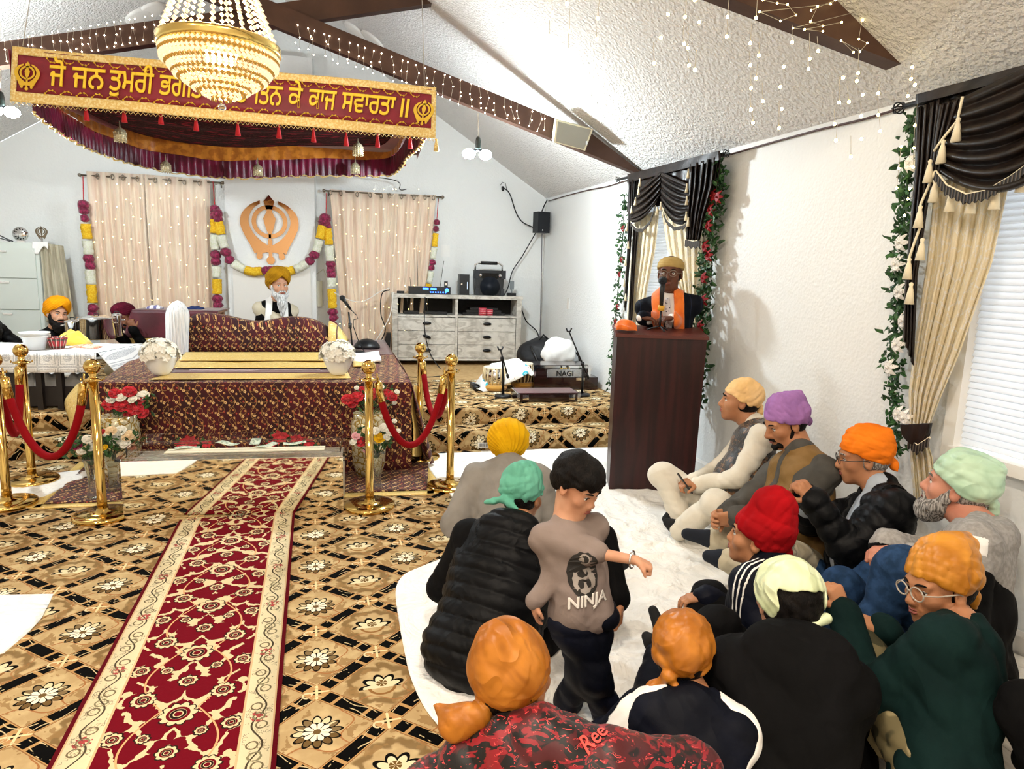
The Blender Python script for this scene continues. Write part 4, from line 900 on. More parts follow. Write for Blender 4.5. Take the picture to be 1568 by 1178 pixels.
# ================================================================== BACK WALL CURTAINS
M_peach = mat('peach_sheer', fn=lambda: (CX.w('#e8cdb8').mix('#f1dfc9', noise(vec(coords()[0]*9, coords()[1], coords()[2]*.7), scale=3, detail=3).ss(.4, .6)), noise(scale=90)), rough=.5, sheen=.5, bstr=.15)
M_rod = mat('brushed_nickel', '#8f8578', rough=.3, metal=1)
def pts_at(pl, v):
    v = min(max(v, 0), 1)*(len(pl)-1); i = min(int(v), len(pl)-2); f = v-i; return (pl[i][0]*(1-f)+pl[i+1][0]*f, pl[i][1]*(1-f)+pl[i+1][1]*f)
YC = 9.60
def back_curtain(panels, rodL, rodR, rings, lab, rodlab, seed):
    c = thing('curtain', ony((rodL[0]+rodR[0])/2, 480, YC), lab, 'curtain', 'peach curtains on the back wall')
    for k, (Lp, Rp, nf) in enumerate(panels):
        def fn(u, v):
            a, b = pts_at(Lp, v), pts_at(Rp, v); ph = seed+k
            s = math.sin(u*nf*2*PI+ph)+.35*math.sin(u*nf*4.3*PI+v*2+ph)
            return tuple(ony(a[0]+(b[0]-a[0])*u, a[1]+(b[1]-a[1])*u, YC-.03*s*(.6+.4*v)))
        put('panel', MB().grid(fn, 90, 14).mesh(solid=.003), M_peach, c)
    r = thing('curtain_rod', ony(rodL[0], rodL[1]+9, YC), rodlab, 'curtain rod', 'nickel curtain rods on the back wall')
    A, B = ony(rodL[0], rodL[1], YC), ony(rodR[0], rodR[1], YC)
    put('rod', MB().tube([A, B], .011, 10).mesh(), M_rod, r)
    for q in (A, B):
        put('finial', MB().ball(q, .024, 12).mesh(), M_rod, r)
    for q, s in ((A, 1), (B, -1)): put('bracket', MB().tube([q+Vector((s*.05, 0, 0)), q+Vector((s*.05, .13, 0)), q+Vector((s*.05, .145, -.05))], .008, 6).mesh(), M_rod, r)
    for x, y in rings:
        q = ony(x, y, YC-.035); put('grommet', MB().grid(lambda u, v: tuple(q+Vector(((.030+.008*math.cos(v*2*PI))*math.cos(u*2*PI)*.6, .008*math.sin(v*2*PI), (.030+.008*math.cos(v*2*PI))*math.sin(u*2*PI)))), 18, 8).mesh(), M_rod, c)
back_curtain([([(132, 262), (138, 340), (146, 420), (152, 500), (155, 545)], [(221, 267), (226, 350), (232, 430), (238, 500), (240, 545)], 4.5), ([(221, 267), (226, 350), (232, 430), (238, 500), (240, 545)], [(321, 275), (323, 350), (326, 430), (328, 500), (328, 545)], 4.5)], (122, 268), (341, 280), [(149, 270), (172, 271), (188, 272), (210, 274), (237, 276), (259, 277), (282, 279), (305, 280)], 'peach sheer curtain with glowing lights behind, left of the emblem', 'nickel curtain rod above the left peach curtain', 0)
back_curtain([([(505, 290), (510, 350), (517, 430), (524, 500), (530, 552)], [(592, 296), (591, 370), (590, 430), (588, 500), (588, 552)], 4), ([(592, 296), (591, 370), (590, 430), (588, 500), (588, 552)], [(668, 299), (663, 350), (655, 420), (648, 480), (640, 552)], 4)], (496, 292), (678, 302), [(506, 295), (522, 296), (547, 298), (567, 299), (584, 300), (597, 300), (615, 301), (634, 302), (651, 302), (664, 303)], 'peach sheer curtain with glowing lights behind, between emblem and dresser', 'nickel curtain rod above the right peach curtain', 2)
def led_string(name, pts, m, lab, group, wires=None, r=.0055):
    c = sum((Vector(p) for p in pts), Vector())/len(pts); t = thing('string_lights', c, lab, 'string lights', group)
    me = MB().ball((0, 0, 0), r, 6).mesh(); me.materials.append(m)
    for p in pts[:100]:
        o = bpy.data.objects.new('bulb', me); link(o); o.parent = t; o.location = Vector(p)-c
    if len(pts) > 100:
        mb = MB()
        for p in pts[100:]: mb.ball(p, r, 6)
        o = put('bulbs', mb.mesh(), m, t); o['kind'] = 'stuff'
    if wires:
        mb = MB()
        for w in wires: mb.tube(w, .0013, 4)
        put('wire', mb.mesh(), M_wire, t)
    return t
rnd = random.Random(11)
for (x0, x1, a, b, lab) in ((140, 322, 292, 480, 'warm string lights dotted over the left peach curtain'), (512, 662, 300, 520, 'warm string lights dotted over the right peach curtain')):
    P_ = []
    for i in range(13):
        px = x0+(x1-x0)*(i+.5)/13
        for j in range(6):
            P_.append(ony(px+rnd.uniform(-4, 4), a+(b-a)*(j+.5+rnd.uniform(-.3, .3))/6, YC-.085-.01*rnd.random()))
    for k in range(5): P_.append(ony(x0+(x1-x0)*rnd.random(), a-10, YC-.09))
    W_ = [[P_[i*6+j] for j in range(6)] for i in range(13)]
    led_string('s', P_, M_led, lab, 'warm light curtains over the peach curtains', W_, .0055)
# ================================================================== GARLANDS ON THE BACK WALL
def garland(path, segs, lab, r=.056, ribbon=None, y=9.44):
    P_ = smooth_poly([ony(a, b, y) for a, b in path], 10); P_ = resample(P_, .02)
    L = [0]
    for a, b in zip(P_, P_[1:]): L.append(L[-1]+(b-a).length)
    T = L[-1]; tot = sum(s[1] for s in segs); t = thing('flower_garland', P_[len(P_)//2], lab, 'garland', 'flower garlands around the emblem'); acc = 0
    for k, (col, w) in enumerate(segs):
        a, b = acc/tot*T, (acc+w)/tot*T; acc += w
        q = [p for p, l in zip(P_, L) if a-.001 <= l <= b+.001]
        if len(q) < 2: continue
        if col in 'yw':
            me = lumpy(MB(), q, r, 16, .16, k).mesh(); put('yellow_band' if col == 'y' else 'cream_band', me, M_yel if col == 'y' else M_cream, t)
        else:
            mb = MB(); n = max(1, int((b-a)/.062)); c0 = Vector()
            for i in range(n):
                c = q[min(int((i+.5)/n*len(q)), len(q)-1)]; rd = r*(1.15 if n > 1 else .95)
                lumpy(mb, [c+Vector((0, 0, z*rd)) for z in (-.9, -.6, 0, .6, .9)], [rd*.3, rd*.85, rd*1.05, rd*.8, rd*.25], 10, .22, i+k)
            put('maroon_rose', mb.mesh(), M_mar, t)
    if ribbon:
        put('ribbon', MB().tube([ony(a, b, y) for a, b in ribbon], .006, 5).mesh(), M_redfl, t)
sg = [('m', 2.2), ('y', 3), ('w', 2.7), ('m', 2.2), ('w', 2.6), ('y', 3), ('m', 2.4)]
garland([(127, 309), (134, 372), (139, 430), (143, 486)], [('m', 1.0), ('m', .8), ('y', 1.4), ('w', 1.4), ('m', 1.1), ('w', 1.4), ('y', 1.7), ('m', 1.2)], 'long yellow, white and maroon flower garland hanging left of the left peach curtain', ribbon=[(127, 270), (128, 309)])
garland([(329, 318), (329, 370), (332, 420), (333, 470)], [('m', 1), ('y', 1.5), ('w', 1.5), ('m', 1.3), ('w', 1.3), ('y', 1.5), ('m', 1.2)], 'yellow, white and maroon flower garland at the right edge of the left peach curtain', ribbon=[(326, 278), (329, 318)])
garland([(499, 330), (505, 390), (508, 440), (511, 520)], [('m', 1), ('y', 1.3), ('w', 1.3), ('m', 1.2), ('w', .9), ('y', 1.6), ('m', 1), ('m', .5), ('y', 1)], 'yellow, white and maroon flower garland at the left edge of the right peach curtain', ribbon=[(500, 296), (499, 330)])
garland([(669, 335), (666, 370), (661, 410), (655, 448)], [('m', 1.1), ('y', 1.2), ('w', 1), ('m', 1), ('w', 1), ('y', .8)], 'yellow, white and maroon flower garland right of the right peach curtain, above the dresser', r=.04, ribbon=[(671, 305), (669, 335)])
garland([(332, 322), (340, 365), (352, 398), (382, 415), (414, 414), (447, 414), (478, 396), (490, 362), (498, 330)], [('m', .8), ('y', 1.1), ('w', 1.1), ('m', 1.1), ('w', 1.1), ('y', 1.3), ('m', 1.2), ('y', 1.3), ('w', 1.1), ('m', 1.1), ('w', 1.1), ('y', 1.1), ('m', .8)], 'flower garland swagged below the copper emblem from curtain to curtain', y=9.40)
# small things on the wall
o = MB().box(ony(488, 450, 9.7)+Vector((0, .0, 0)), (.10, .04, .36)).tube([ony(485, 420, 9.66), ony(495, 412, 9.64), ony(503, 430, 9.6), ony(512, 448, 9.55)], .006, 5).obj('intercom_box', mat('cream_plastic', '#dcd9c4', rough=.5)); recentre(o); tag(o, 'cream wall box with cable on the wall right of the white panel', 'wall box')
o = MB().box(ony(682, 384, 9.745), (.13, .003, .17)).obj('paper_sheet', M_white); recentre(o); tag(o, 'sheet of white paper pinned on the wall above the dresser', 'paper')
# ================================================================== CANOPY
YB, YB2 = 5.75, 8.25
cp = thing('hanging_canopy', (-1.2, 7.0, 2.7), 'maroon and gold cloth canopy with yellow writing, hung over the covered stand', 'canopy')
c_tl, c_tr, c_br, c_bl = ony(20, 71, YB), ony(668, 134, YB), ony(667, 212, YB), ony(15, 155, YB)
def bq(u, v): return tuple(c_tl*(1-u)*(1-v)+c_tr*u*(1-v)+c_br*u*v+c_bl*(1-u)*v+Vector((0, .012*math.sin(u*14+v), 0)))
def vs(b0, b1, n='gold_border', m=None, off=0):
    put(n, MB().grid(lambda u, v: tuple(Vector(bq(u, b0+(b1-b0)*v))+Vector((0, off, 0))), 80, 6).mesh(solid=.004), m, cp)
M_banner = mat('maroon_satin', fn=lambda: (CX.w('#8c0f2a').mix('#7a0c24', noise(scale=4).ss(.4, .6)), noise(scale=120)), rough=.45, sheen=.4, bstr=.1)
M_goldlace = mat('gold_lace', fn=lambda: (CX.w('#e9c677').mix('#f7e3a6', noise(scale=60, detail=3).ss(.45, .6)), noise(scale=90, detail=4)), rough=.4, metal=.15, bstr=.6)
vs(0, .14, 'gold_border', M_goldlace, -.006); vs(.12, .82, 'banner_field', M_banner); vs(.81, 1, 'gold_border', M_goldlace, -.006)
for u0, u1 in ((0, .012), (.988, 1)): put('gold_border', MB().grid(lambda u, v: tuple(Vector(bq(u0+(u1-u0)*u, v))+Vector((0, -.008, 0))), 2, 20).mesh(solid=.004), M_goldlace, cp)
M_yt = mat('yellow_applique', '#ffd83a', rough=.5)
bx_ = (c_tr-c_tl).normalized(); bz_ = (c_tl-c_bl).normalized(); bn_ = bx_.cross(bz_).normalized()
bxr = ((c_tr+c_br)-(c_tl+c_bl)).normalized()
def bmtx(u, v, s=1): p = Vector(bq(u, v))+Vector((0, -.022, 0)); m = Matrix((( bxr.x, bz_.x, -bn_.x*0+0, p.x), (bxr.y, bz_.y, -1, p.y), (bxr.z, bz_.z, 0, p.z), (0, 0, 0, 1))); return m
words = [('ਜੋ', 70, 92), ('ਜਨ', 103, 148), ('ਤੁਮਰੀ', 157, 219), ('ਭਗਿਤ', 229, 293), ('ਕਰੰਤੇ', 306, 360), ('ਿਤਨ', 371, 414), ('ਕੇ', 424, 446), ('ਕਾਜ', 457, 500), ('ਸਵਾਰਤਾ', 511, 597), ('॥', 608, 621)]
ms = []
for w, a, b in words:
    me = text_mesh(w, .2, Matrix.Identity(4), .002, .018); xs = [v.co.x for v in me.vertices]; k = (b-a)/651*3.19/(max(xs)-min(xs)); me.transform(bmtx((a+b)/2/651-.0262, .47) @ Matrix.Diagonal((k, 1.12, 1, 1)) @ Matrix.Translation((-(max(xs)+min(xs))/2, 0, 0))); ms.append(me)
put('banner_lettering', join_meshes(ms), M_yt, cp)
M_goldp = mat('gold_applique', '#e6bb35', rough=.4, metal=.2)
for u in (.033, .966): q = bmtx(u, .47); p = q.translation+Vector((0, -.0, -.035)); put('banner_emblem', khanda(MB(), p, bxr, bz_, (0, 1, 0), .118, .004).mesh(), M_goldp, cp)
# little gold vine embroidery
mb = MB(); n = 26
for i in range(n):
    for v, s in ((.175, .8), (.785, -.8)):
        u = .085+.86*i/(n-1); q = [bmtx(u+du, v+s*dv).translation+Vector((0, .008, 0)) for du, dv in ((-.012, -.02), (-.008, .03), (-.004, .055), (.004, .06), (.008, .045), (.012, .0))]
        mb.tube(q, .0026, 4)
        for z in (q[0], q[2], q[3]): mb.ball(z, .008, 6)
put('gold_embroidery', mb.mesh(), M_goldp, cp)
# other three valances, roof cloth, inner pleats
cw = [(c_bl.x, YB), (c_br.x, YB), (c_br.x-.05, YB2), (c_bl.x+.0, YB2)]
zTF, zBF = (c_tl.z+c_tr.z)/2, (c_bl.z+c_br.z)/2
M_pleat = mat('magenta_satin', fn=lambda: (CX.w('#7e0c3c').mix('#560826', noise(scale=6).ss(.4, .6)), noise(scale=80)), rough=.28, sheen=.2, bstr=.1, spec=.8)
M_orsat = mat('orange_satin_pleat', fn=lambda: (CX.w('#d98a2c').mix('#b86a1c', noise(scale=14).ss(.4, .6)), noise(scale=80)), rough=.4, sheen=.3, bstr=.1)
M_under = mat('maroon_glitter_lining', fn=lambda: (CX.w('#26060c').mix('#6a4a38', noise(vec(coords()[0]*8, coords()[1]*30, 0), scale=6, detail=4).ss(.55, .7)*.8).mix('#7d1626', noise(vec(coords()[0]*2, coords()[1]*9, 0), scale=3).ss(.55, .65)), noise(scale=60)), rough=.9, spec=.1, bstr=.4)
# outline of pleated frill seen from the front: curved lower edge (photo) at the back side and both flanks
edge = [(50, 172, YB+.1), (75, 192, 6.2), (105, 212, 6.8), (140, 230, 7.3), (180, 245, 7.8), (230, 258, YB2), (290, 268, YB2+.02), (350, 273, YB2), (400, 273, YB2), (450, 270, YB2+.02), (520, 270, YB2), (570, 270, YB2), (600, 268, YB2-.1), (615, 255, 7.6), (625, 240, 7.0), (640, 228, 6.4), (648, 216, YB+.1)]
E_ = resample(smooth_poly([ony(a, b, y) for a, b, y in edge], 6), .012)
nE = len(E_)
def frill(name, z0, z1, m, amp, inner, every=1, freq=.62):
    mb = MB()
    cen = Vector((-1.2, 7.0, 0))
    def fn(u, v):
        i = min(int(u*(nE-1)+.5), nE-1); p = E_[i]; d = Vector((p.x-cen.x, p.y-cen.y, 0)).normalized()
        q = p-d*(inner+amp*math.sin(i*freq)*(.4+.6*v)); return (q.x, q.y, p.z+z0+(z1-z0)*v+(.008*math.sin(i*.09) if v > .9 else 0))
    mb.grid(fn, nE-1, 4); return put(name, mb.mesh(), m, cp)
frill('magenta_frill', .21, 0, M_pleat, .014, 0, freq=1.0); frill('orange_frill', .36, .19, M_orsat, .006, .03, freq=.45); frill('maroon_piping', .215, .19, M_under, .012, -.012, freq=.3)
put('gold_piping', MB().tube([p+Vector((.01*math.sin(i*.9), 0, .01*math.sin(i*.5))) for i, p in enumerate(E_)], .008, 6).mesh(), M_goldlace, cp)
def lining(u, v):
    i = min(int(u*(nE-1)+.5), nE-1); p = E_[i]; fx = c_bl.x+(c_br.x-c_bl.x)*u; front = Vector((fx, YB+.03, zBF+.10)); q = Vector((p.x, p.y, p.z+.35))*(1-v)+front*v; return (q.x, q.y, q.z-.10*math.sin(PI*v)*math.sin(PI*u)+.01*math.sin(v*40))
put('canopy_lining', MB().grid(lining, 120, 24).mesh(), M_under, cp)
put('top_cloth', MB().grid(lambda u, v: (c_tl.x+(c_tr.x-c_tl.x)*u, YB+(YB2-YB)*v, (c_tl.z+(c_tr.z-c_tl.z)*u)-.02-.10*v), 20, 10).mesh(solid=.004), M_banner, cp)
put('back_valance', MB().grid(lambda u, v: tuple(Vector((c_bl.x+.25+(c_br.x-c_bl.x-.4)*u, YB2+.03, zBF+.42-.30*v))), 20, 4).mesh(solid=.004), M_banner, cp)
for s, x in ((0, c_bl.x+.02), (1, c_br.x-.02)):
    put('side_valance', MB().grid(lambda u, v: (x, YB+(YB2-YB)*u, (c_tl.z if s == 0 else c_tr.z)-.02-.1*u-(.25-.2*u)*v), 20, 4).mesh(solid=.004), M_banner, cp)
# gold net fringe + red tassels under the front
mb = MB(); n = 90
for i in range(n):
    u = i/n; a = Vector(bq(u, 1.0)); b = Vector(bq(u+.5/n, 1.0)); c = Vector(bq(u+1/n, 1.0)); mb.tube([a, b+Vector((0, 0, -.022)), c], .0022, 4)
put('gold_net_fringe', mb.mesh(), M_goldlace, cp)
for px, py in ((132, 172), (190, 175), (246, 178), (300, 188), (364, 196), (427, 200), (480, 206), (530, 212), (578, 214), (628, 216)):
    p = ony(px, py, YB+.08); put('tassel', MB().lathe([(.003, .05), (.009, .045), (.007, .03), (.012, .01), (.022, -.06), (.001, -.06)], p, 10).mesh(), mat('red_tassel', '#b5121f', rough=.7), cp).name
for px in (668, ):
    p = ony(px, 222, YB); put('tassel', MB().lathe([(.003, .05), (.012, .045), (.008, .03), (.014, .01), (.022, -.05), (.001, -.05)], p, 10).mesh(), M_goldlace, cp)
for px, py, y, lab in ((184, 207, 6.6, 'first from the left'), (254, 256, 7.9, 'second from the left'), (395, 261, 7.9, 'in the middle under the magenta frill'), (548, 229, 6.8, 'upper one at the right'), (544, 258, 8.0, 'lower one at the right')):
    p = ony(px, py, y); o = MB().lathe([(.004, .13), (.006, .07), (.018, .06), (.045, .04), (.05, .0), (.048, -.05), (.03, -.05), (.03, .0)], p, 18).obj('crystal_pendant', M_acryl); bm = bmesh.new(); bm.from_mesh(o.data); bm.free()
    mb = MB()
    for k in range(12): a = k*PI/6; [mb.ball(p+Vector((math.cos(a)*.047, math.sin(a)*.047, .02-.018*j)), .008, 6) for j in range(5)]
    o.data = join_meshes([o.data, mb.mesh()]); o.data.materials.append(mat('bead_crystal', '#d9cfae', rough=.15, metal=.4)); recentre(o); tag(o, 'small crystal pendant hanging under the canopy, '+lab, 'pendant', 'crystal pendants under the canopy')
# hanging wires of the canopy
for a, b, lab in (((35, 70), (47, 0), 'thin wire holding the left end of the canopy'), ((650, 133), (596, 18), 'thin wire holding the right end of the canopy')):
    A = ony(*a, YB); d = Vector((A.x, YB+.5, zr(YB+.5)-.62*abs(A.x-XR)-.02)); o = MB().tube([A, d], .003, 5).obj('suspension_wire', M_wire); recentre(o); tag(o, lab, 'wire')
# ================================================================== CHANDELIER
chx, chy = -.835, 4.0
zt_ = 2.75
ch = thing('chandelier', (chx, chy, 2.45), 'large gold-rimmed crystal chandelier glowing white, hung in front of the red banner', 'chandelier')
M_crys = no_sample(mat('lit_crystal', fn=lambda: CX.w('#c9b690'), rough=.1, emit='#fff0cc', estr=.55, spec=.8))
M_crys2 = no_sample(mat('lit_crystal_gold', '#9a7020', rough=.2, metal=.5, emit='#f2c060', estr=.1))
def _crys():
    nt = M_crys.node_tree; X.nt = nt; b = nt.nodes['Principled BSDF']; v = voro(scale=70)
    c = CX.w('#fff8e6').mix('#b08840', v.ss(.0, .25).op('SUBTRACT', .35).ss(.35, .6)*.6); nt.links.new(c.s, b.inputs['Emission Color'])
_crys()
RR = .292
put('gold_ring', MB().lathe([(RR+.004, zt_-.035), (RR+.018, zt_-.02), (RR+.012, zt_), (RR+.018, zt_+.012), (RR+.002, zt_+.02), (RR-.02, zt_+.0)], (chx, chy, 0), 60).mesh(), M_gold2, ch)
def tier(r0, z0, r1, z1, rows, n, br, name='crystal_tier', m=None):
    mb = MB(); mg = MB(); m0 = mb
    for j in range(rows):
        mb = mg if j % 3 == 1 else m0; t = j/max(1, rows-1); r = r0+(r1-r0)*t; z = z0+(z1-z0)*t; k = max(8, int(n*r/r0)); 
        for i in range(k): a = 2*PI*(i+.5*(j % 2))/k; mb.ball((chx+math.cos(a)*r, chy+math.sin(a)*r, z), br, 5)
    put(name, m0.mesh(), m or M_crys, ch); put('gold_bead_row', mg.mesh(), M_crys2, ch)
tier(RR, zt_-.045, RR*.98, zt_-.095, 4, 70, .0125)
tier(RR*.94, zt_-.10, RR*.80, zt_-.155, 5, 62, .0125)
tier(RR*.78, zt_-.165, RR*.50, zt_-.215, 5, 50, .012)
tier(RR*.48, zt_-.225, RR*.16, zt_-.272, 5, 30, .011)
put('gold_band', MB().lathe([(RR*.93, zt_-.085), (RR*.95, zt_-.092), (RR*.93, zt_-.1)], (chx, chy, 0), 48, cap=False).lathe([(RR*.79, zt_-.156), (RR*.81, zt_-.162), (RR*.79, zt_-.168)], (chx, chy, 0), 40, cap=False).mesh(), M_gold2, ch)
put('drop_ball', MB().ball((chx, chy, zt_-.31), .021, 14).mesh(), M_acryl, ch)
mb = MB(); ns = 26
for i in range(ns):
    a = 2*PI*i/ns
    for j in range(22):
        t = j/21; r = (RR*.97)*(1-t)**1.25+.085*t; r = .20*(1-t)**1.3+.09; z = zt_+.02+.62*t; mb.ball((chx+math.cos(a)*r, chy+math.sin(a)*r, z), .0135, 5)
put('crystal_strand', mb.mesh(), M_crys, ch)['kind'] = 'stuff'
put('gold_crown', MB().lathe([(.10, zt_+.63), (.12, zt_+.65), (.11, zt_+.70), (.02, zt_+.74)], (chx, chy, 0), 30).mesh(), M_gold2, ch)
put('chain', MB().tube([(chx, chy, zt_+.73), (chx, chy, zr(chy)-.647*abs(chx-XR)-.0)], .008, 6).mesh(), M_gold2, ch)
put('lamp_cluster', MB().ball((chx, chy, zt_-.03), .09, 12).mesh(), no_sample(mat('chandelier_bulb', '#ffffff', emit='#fff4dc', estr=6)), ch)
# ================================================================== HANGING BULBS
M_bulb = no_sample(mat('led_bulb', '#ffffff', emit='#e6fbff', estr=25))
def bulbs(px, py, y, xs, lab, top=None):
    c = ony(px, py, y); t = thing('hanging_bulb_lamp', c, lab, 'bulb lamp', 'bare bulb lamps on wires')
    k = CF; put('socket', MB().lathe([(.012, .10), (.02, .09), (.026, .06), (.026, .0), (.03, -.01)], c+Vector((0, 0, .0)), 14).mesh(), mat('dark_green_socket', '#24302c', rough=.4), t)
    for dx in xs:
        put('bulb', MB().ball(c+Vector((dx, 0, -.055)), .055, 14, sq=(1.1, 1, .8)).mesh(), M_bulb, t); put('neck', MB().tube([c+Vector((0, 0, -.01)), c+Vector((dx*.5, 0, -.03))], .018, 8).mesh(), M_black, t)
    up = ony(px, py-50, y); put('cord', MB().tube([c+Vector((0, 0, .1)), up+Vector((.0, 0, .02))], .004, 5).mesh(), M_wire, t)
bulbs(732, 227, 6.30, (-.085, .07), 'pair of bare white bulbs hanging from the beam to the right of the canopy')
bulbs(2, 160, 6.35, (-.06, .07), 'bare white bulbs hanging at the left edge below the beam')
# ================================================================== LED strings on beams and right side
rnd = random.Random(5)
def beam_string(a, b, h, y, n, lab, grp):
    P_ = []; W_ = []
    for i in range(n):
        t = (i+rnd.uniform(-.3, .3))/n; x, z = a[0]+(b[0]-a[0])*t, a[1]+(b[1]-a[1])*t; top = ony(x, z, y-.012); w = [top]
        for j in range(rnd.choice((2, 3))):
            q = ony(x+rnd.uniform(-4, 5), z+h*(.45 if j == 0 else (1.0 if j == 1 else .8))+rnd.uniform(-4, 4), y-.014); w.append(q)
        P_ += w; W_.append(w)
    led_string('b', P_, M_ledw, lab, grp, W_, .0055)
beam_string((455, 38), (850, 172), 34, 6.33, 30, 'tiny white string lights along the right arm of the beam above the canopy', 'string lights on the beams')
beam_string((5, 62), (245, 22), 36, 6.42, 20, 'tiny white string lights along the left beam above the canopy', 'string lights on the beams')
# warm curtain of lights falling from near beam / across ceiling to the near window
P_ = []; W_ = []
pix = [(846, 20), (842, 56), (868, 6), (872, 48), (871, 78), (915, 28), (914, 60), (917, 96), (1002, 97), (1012, 58), (1048, 67), (1053, 74), (1055, 100), (1064, 107), (1071, 34), (1023, 22), (1049, 26), (1114, 26), (1113, 56), (1064, 0), (1158, 27), (1149, 66), (1162, 85), (1149, 100), (1158, 120), (1200, 102), (1150, 135), (1168, 155), (1150, 168), (1153, 188), (1195, 133), (1197, 167), (1193, 196), (1238, 106), (1253, 78), (1240, 90), (1213, 65), (1291, 119), (1314, 112), (1312, 124), (1321, 145), (1285, 157), (1300, 156), (1345, 143), (1278, 190), (1319, 178), (1319, 213), (1345, 176), (1348, 201), (1280, 215), (1303, 240), (1390, 147), (1395, 121), (1397, 103), (1401, 130)]
for a, b in pix:
    yq = 2.9-.25*rnd.random(); P_.append(ony(a, b, yq))
    if rnd.random() < .7: W_.append([P_[-1], ony(a+rnd.uniform(-3, 3), b-rnd.uniform(22, 40), yq)])
led_string('w', P_, M_led, 'warm string lights dangling in front of the sloping ceiling and right wall', 'warm string lights at the right', W_, .0078)
P_ = [onw(a, b, .16) for a, b in [(1405, 155), (1401, 192), (1399, 227), (1398, 256), (1380, 225), (1376, 258), (1373, 288), (1393, 289), (1390, 305), (1385, 330)]]
led_string('g', P_, M_led, 'warm string lights wound down the leafy garland of the near window', 'warm string lights at the right', [P_[:4], P_[4:7]], .007)
yb_ = 2.97
P_ = [ony(a, b, yb_) for a, b in [(1168, 0), (1190, 5), (1206, 7), (1219, 23), (1195, 32), (1163, 18), (1272, 6), (1279, 0), (1242, 16), (1252, 10), (1241, 33), (1260, 40), (1289, 34), (1232, 45), (1260, 48), (1214, 43), (1312, 18), (1320, 32), (1315, 60), (1328, 66), (1317, 79), (1288, 62), (1307, 80), (1398, 103), (1410, 103)]]
led_string('n', P_, M_led, 'tangle of warm string lights wound round the nearer brown beam', 'string lights on the beams', [[P_[i], P_[i+1]] for i in range(0, 22)], .0052)
# ================================================================== RIGHT WALL CURTAINS
M_brown = mat('dark_brown_satin', fn=lambda: (CX.w('#181210').mix('#261d18', noise(vec(coords()[0]*3, coords()[1]*3, coords()[2]*.6), scale=6, detail=3).ss(.4, .6)), noise(scale=90)), rough=.38, spec=.35, bstr=.1)
M_lacec = mat('cream_lace', fn=lambda: (CX.w('#fbf2da').mix('#ffffff', (voro(vec(coords()[0], coords()[1]*2, coords()[2]), scale=14, feat='DISTANCE_TO_EDGE').lt(.05)*.8)).mix('#f4ead0', noise(scale=120).gt(.5)*.4), noise(scale=60)), rough=.8, spec=.1, bstr=.3)
_translu(M_lacec, .45)
M_tass = mat('cream_tassel', '#efe4c6', rough=.7)
M_fringe = mat('dark_fringe', fn=lambda: (CX.w('#14100e').mix('#5a5248', ((coords()[1]*400).sin()).gt(.5)), (coords()[1]*400).sin()), rough=.7)
def wgrid(Lp, Rp, off, nf, amp, ph=0, nu=60, nv=30, swag=0, offs=0, conv=None):
    def fn(u, v):
        a, b = pts_at(Lp, v), pts_at(Rp, v); x, y = a[0]+(b[0]-a[0])*u, a[1]+(b[1]-a[1])*u+swag*v*4*u*(1-u)
        if conv: o = off+amp*math.sin(v*nf*2*PI+ph)*(.25+.75*math.sin(PI*u)**.6)*min(1, v*5+.2)+offs*math.sin(PI*u)*v
        else: o = off+amp*(math.sin(u*nf*2*PI+ph)+.3*math.sin(u*nf*5.1*PI+v*3))
        return tuple(onw(x, y, o))
    return MB().grid(fn, nu, nv)
def tassel(mb, p, s=1): mb.lathe([(.003, .02*s), (.009*s, .014*s), (.006*s, .002*s), (.010*s, -.01*s), (.019*s, -.07*s), (.001, -.07*s)], p, 8)
def fringe(par, pl, off, n, h=.05, name='fringe'):
    q = [onw(*pts_at(pl, i/n), off) for i in range(n+1)]
    mb = MB(); mb.add([tuple(p) for p in q]+[tuple(p-Vector((0, 0, h*(.85+.15*math.sin(i*1.7))))) for i, p in enumerate(q)], [(i, i+1, n+2+i, n+1+i) for i in range(n)]); put(name, mb.mesh(solid=.006), M_fringe, par)
    mb = MB(); mb.tube(q, .005, 6); put('cream_cord', mb.mesh(), M_tass, par)
def tassels(par, P_, off, s=1):
    for a, b in P_: mb = MB(); tassel(mb, onw(a, b, off), s); put('tassel', mb.mesh(), M_tass, par)
def wrod(a, b, off, lab, ends):
    t = thing('curtain_rod', onw(*a, off), lab, 'curtain rod'); A, B = onw(*a, off), onw(*b, off); put('rod', MB().tube([A, B], .014, 10).mesh(), M_blackm, t)
    for e in ends:
        q = A if e == 0 else B; d = (A-B).normalized()*(1 if e == 0 else -1); c = q+d*.035; mb = MB()
        for k in range(6): an = k*PI/3; mb.tube([c+d*(math.sin(f)*.03-.0)+Vector((math.cos(an)*math.cos(f)*.028, 0, math.sin(an)*math.cos(f)*.028)) for f in np.linspace(-1.4, 1.4, 9)], .004, 5)
        put('cage_finial', mb.mesh(), M_blackm, t)
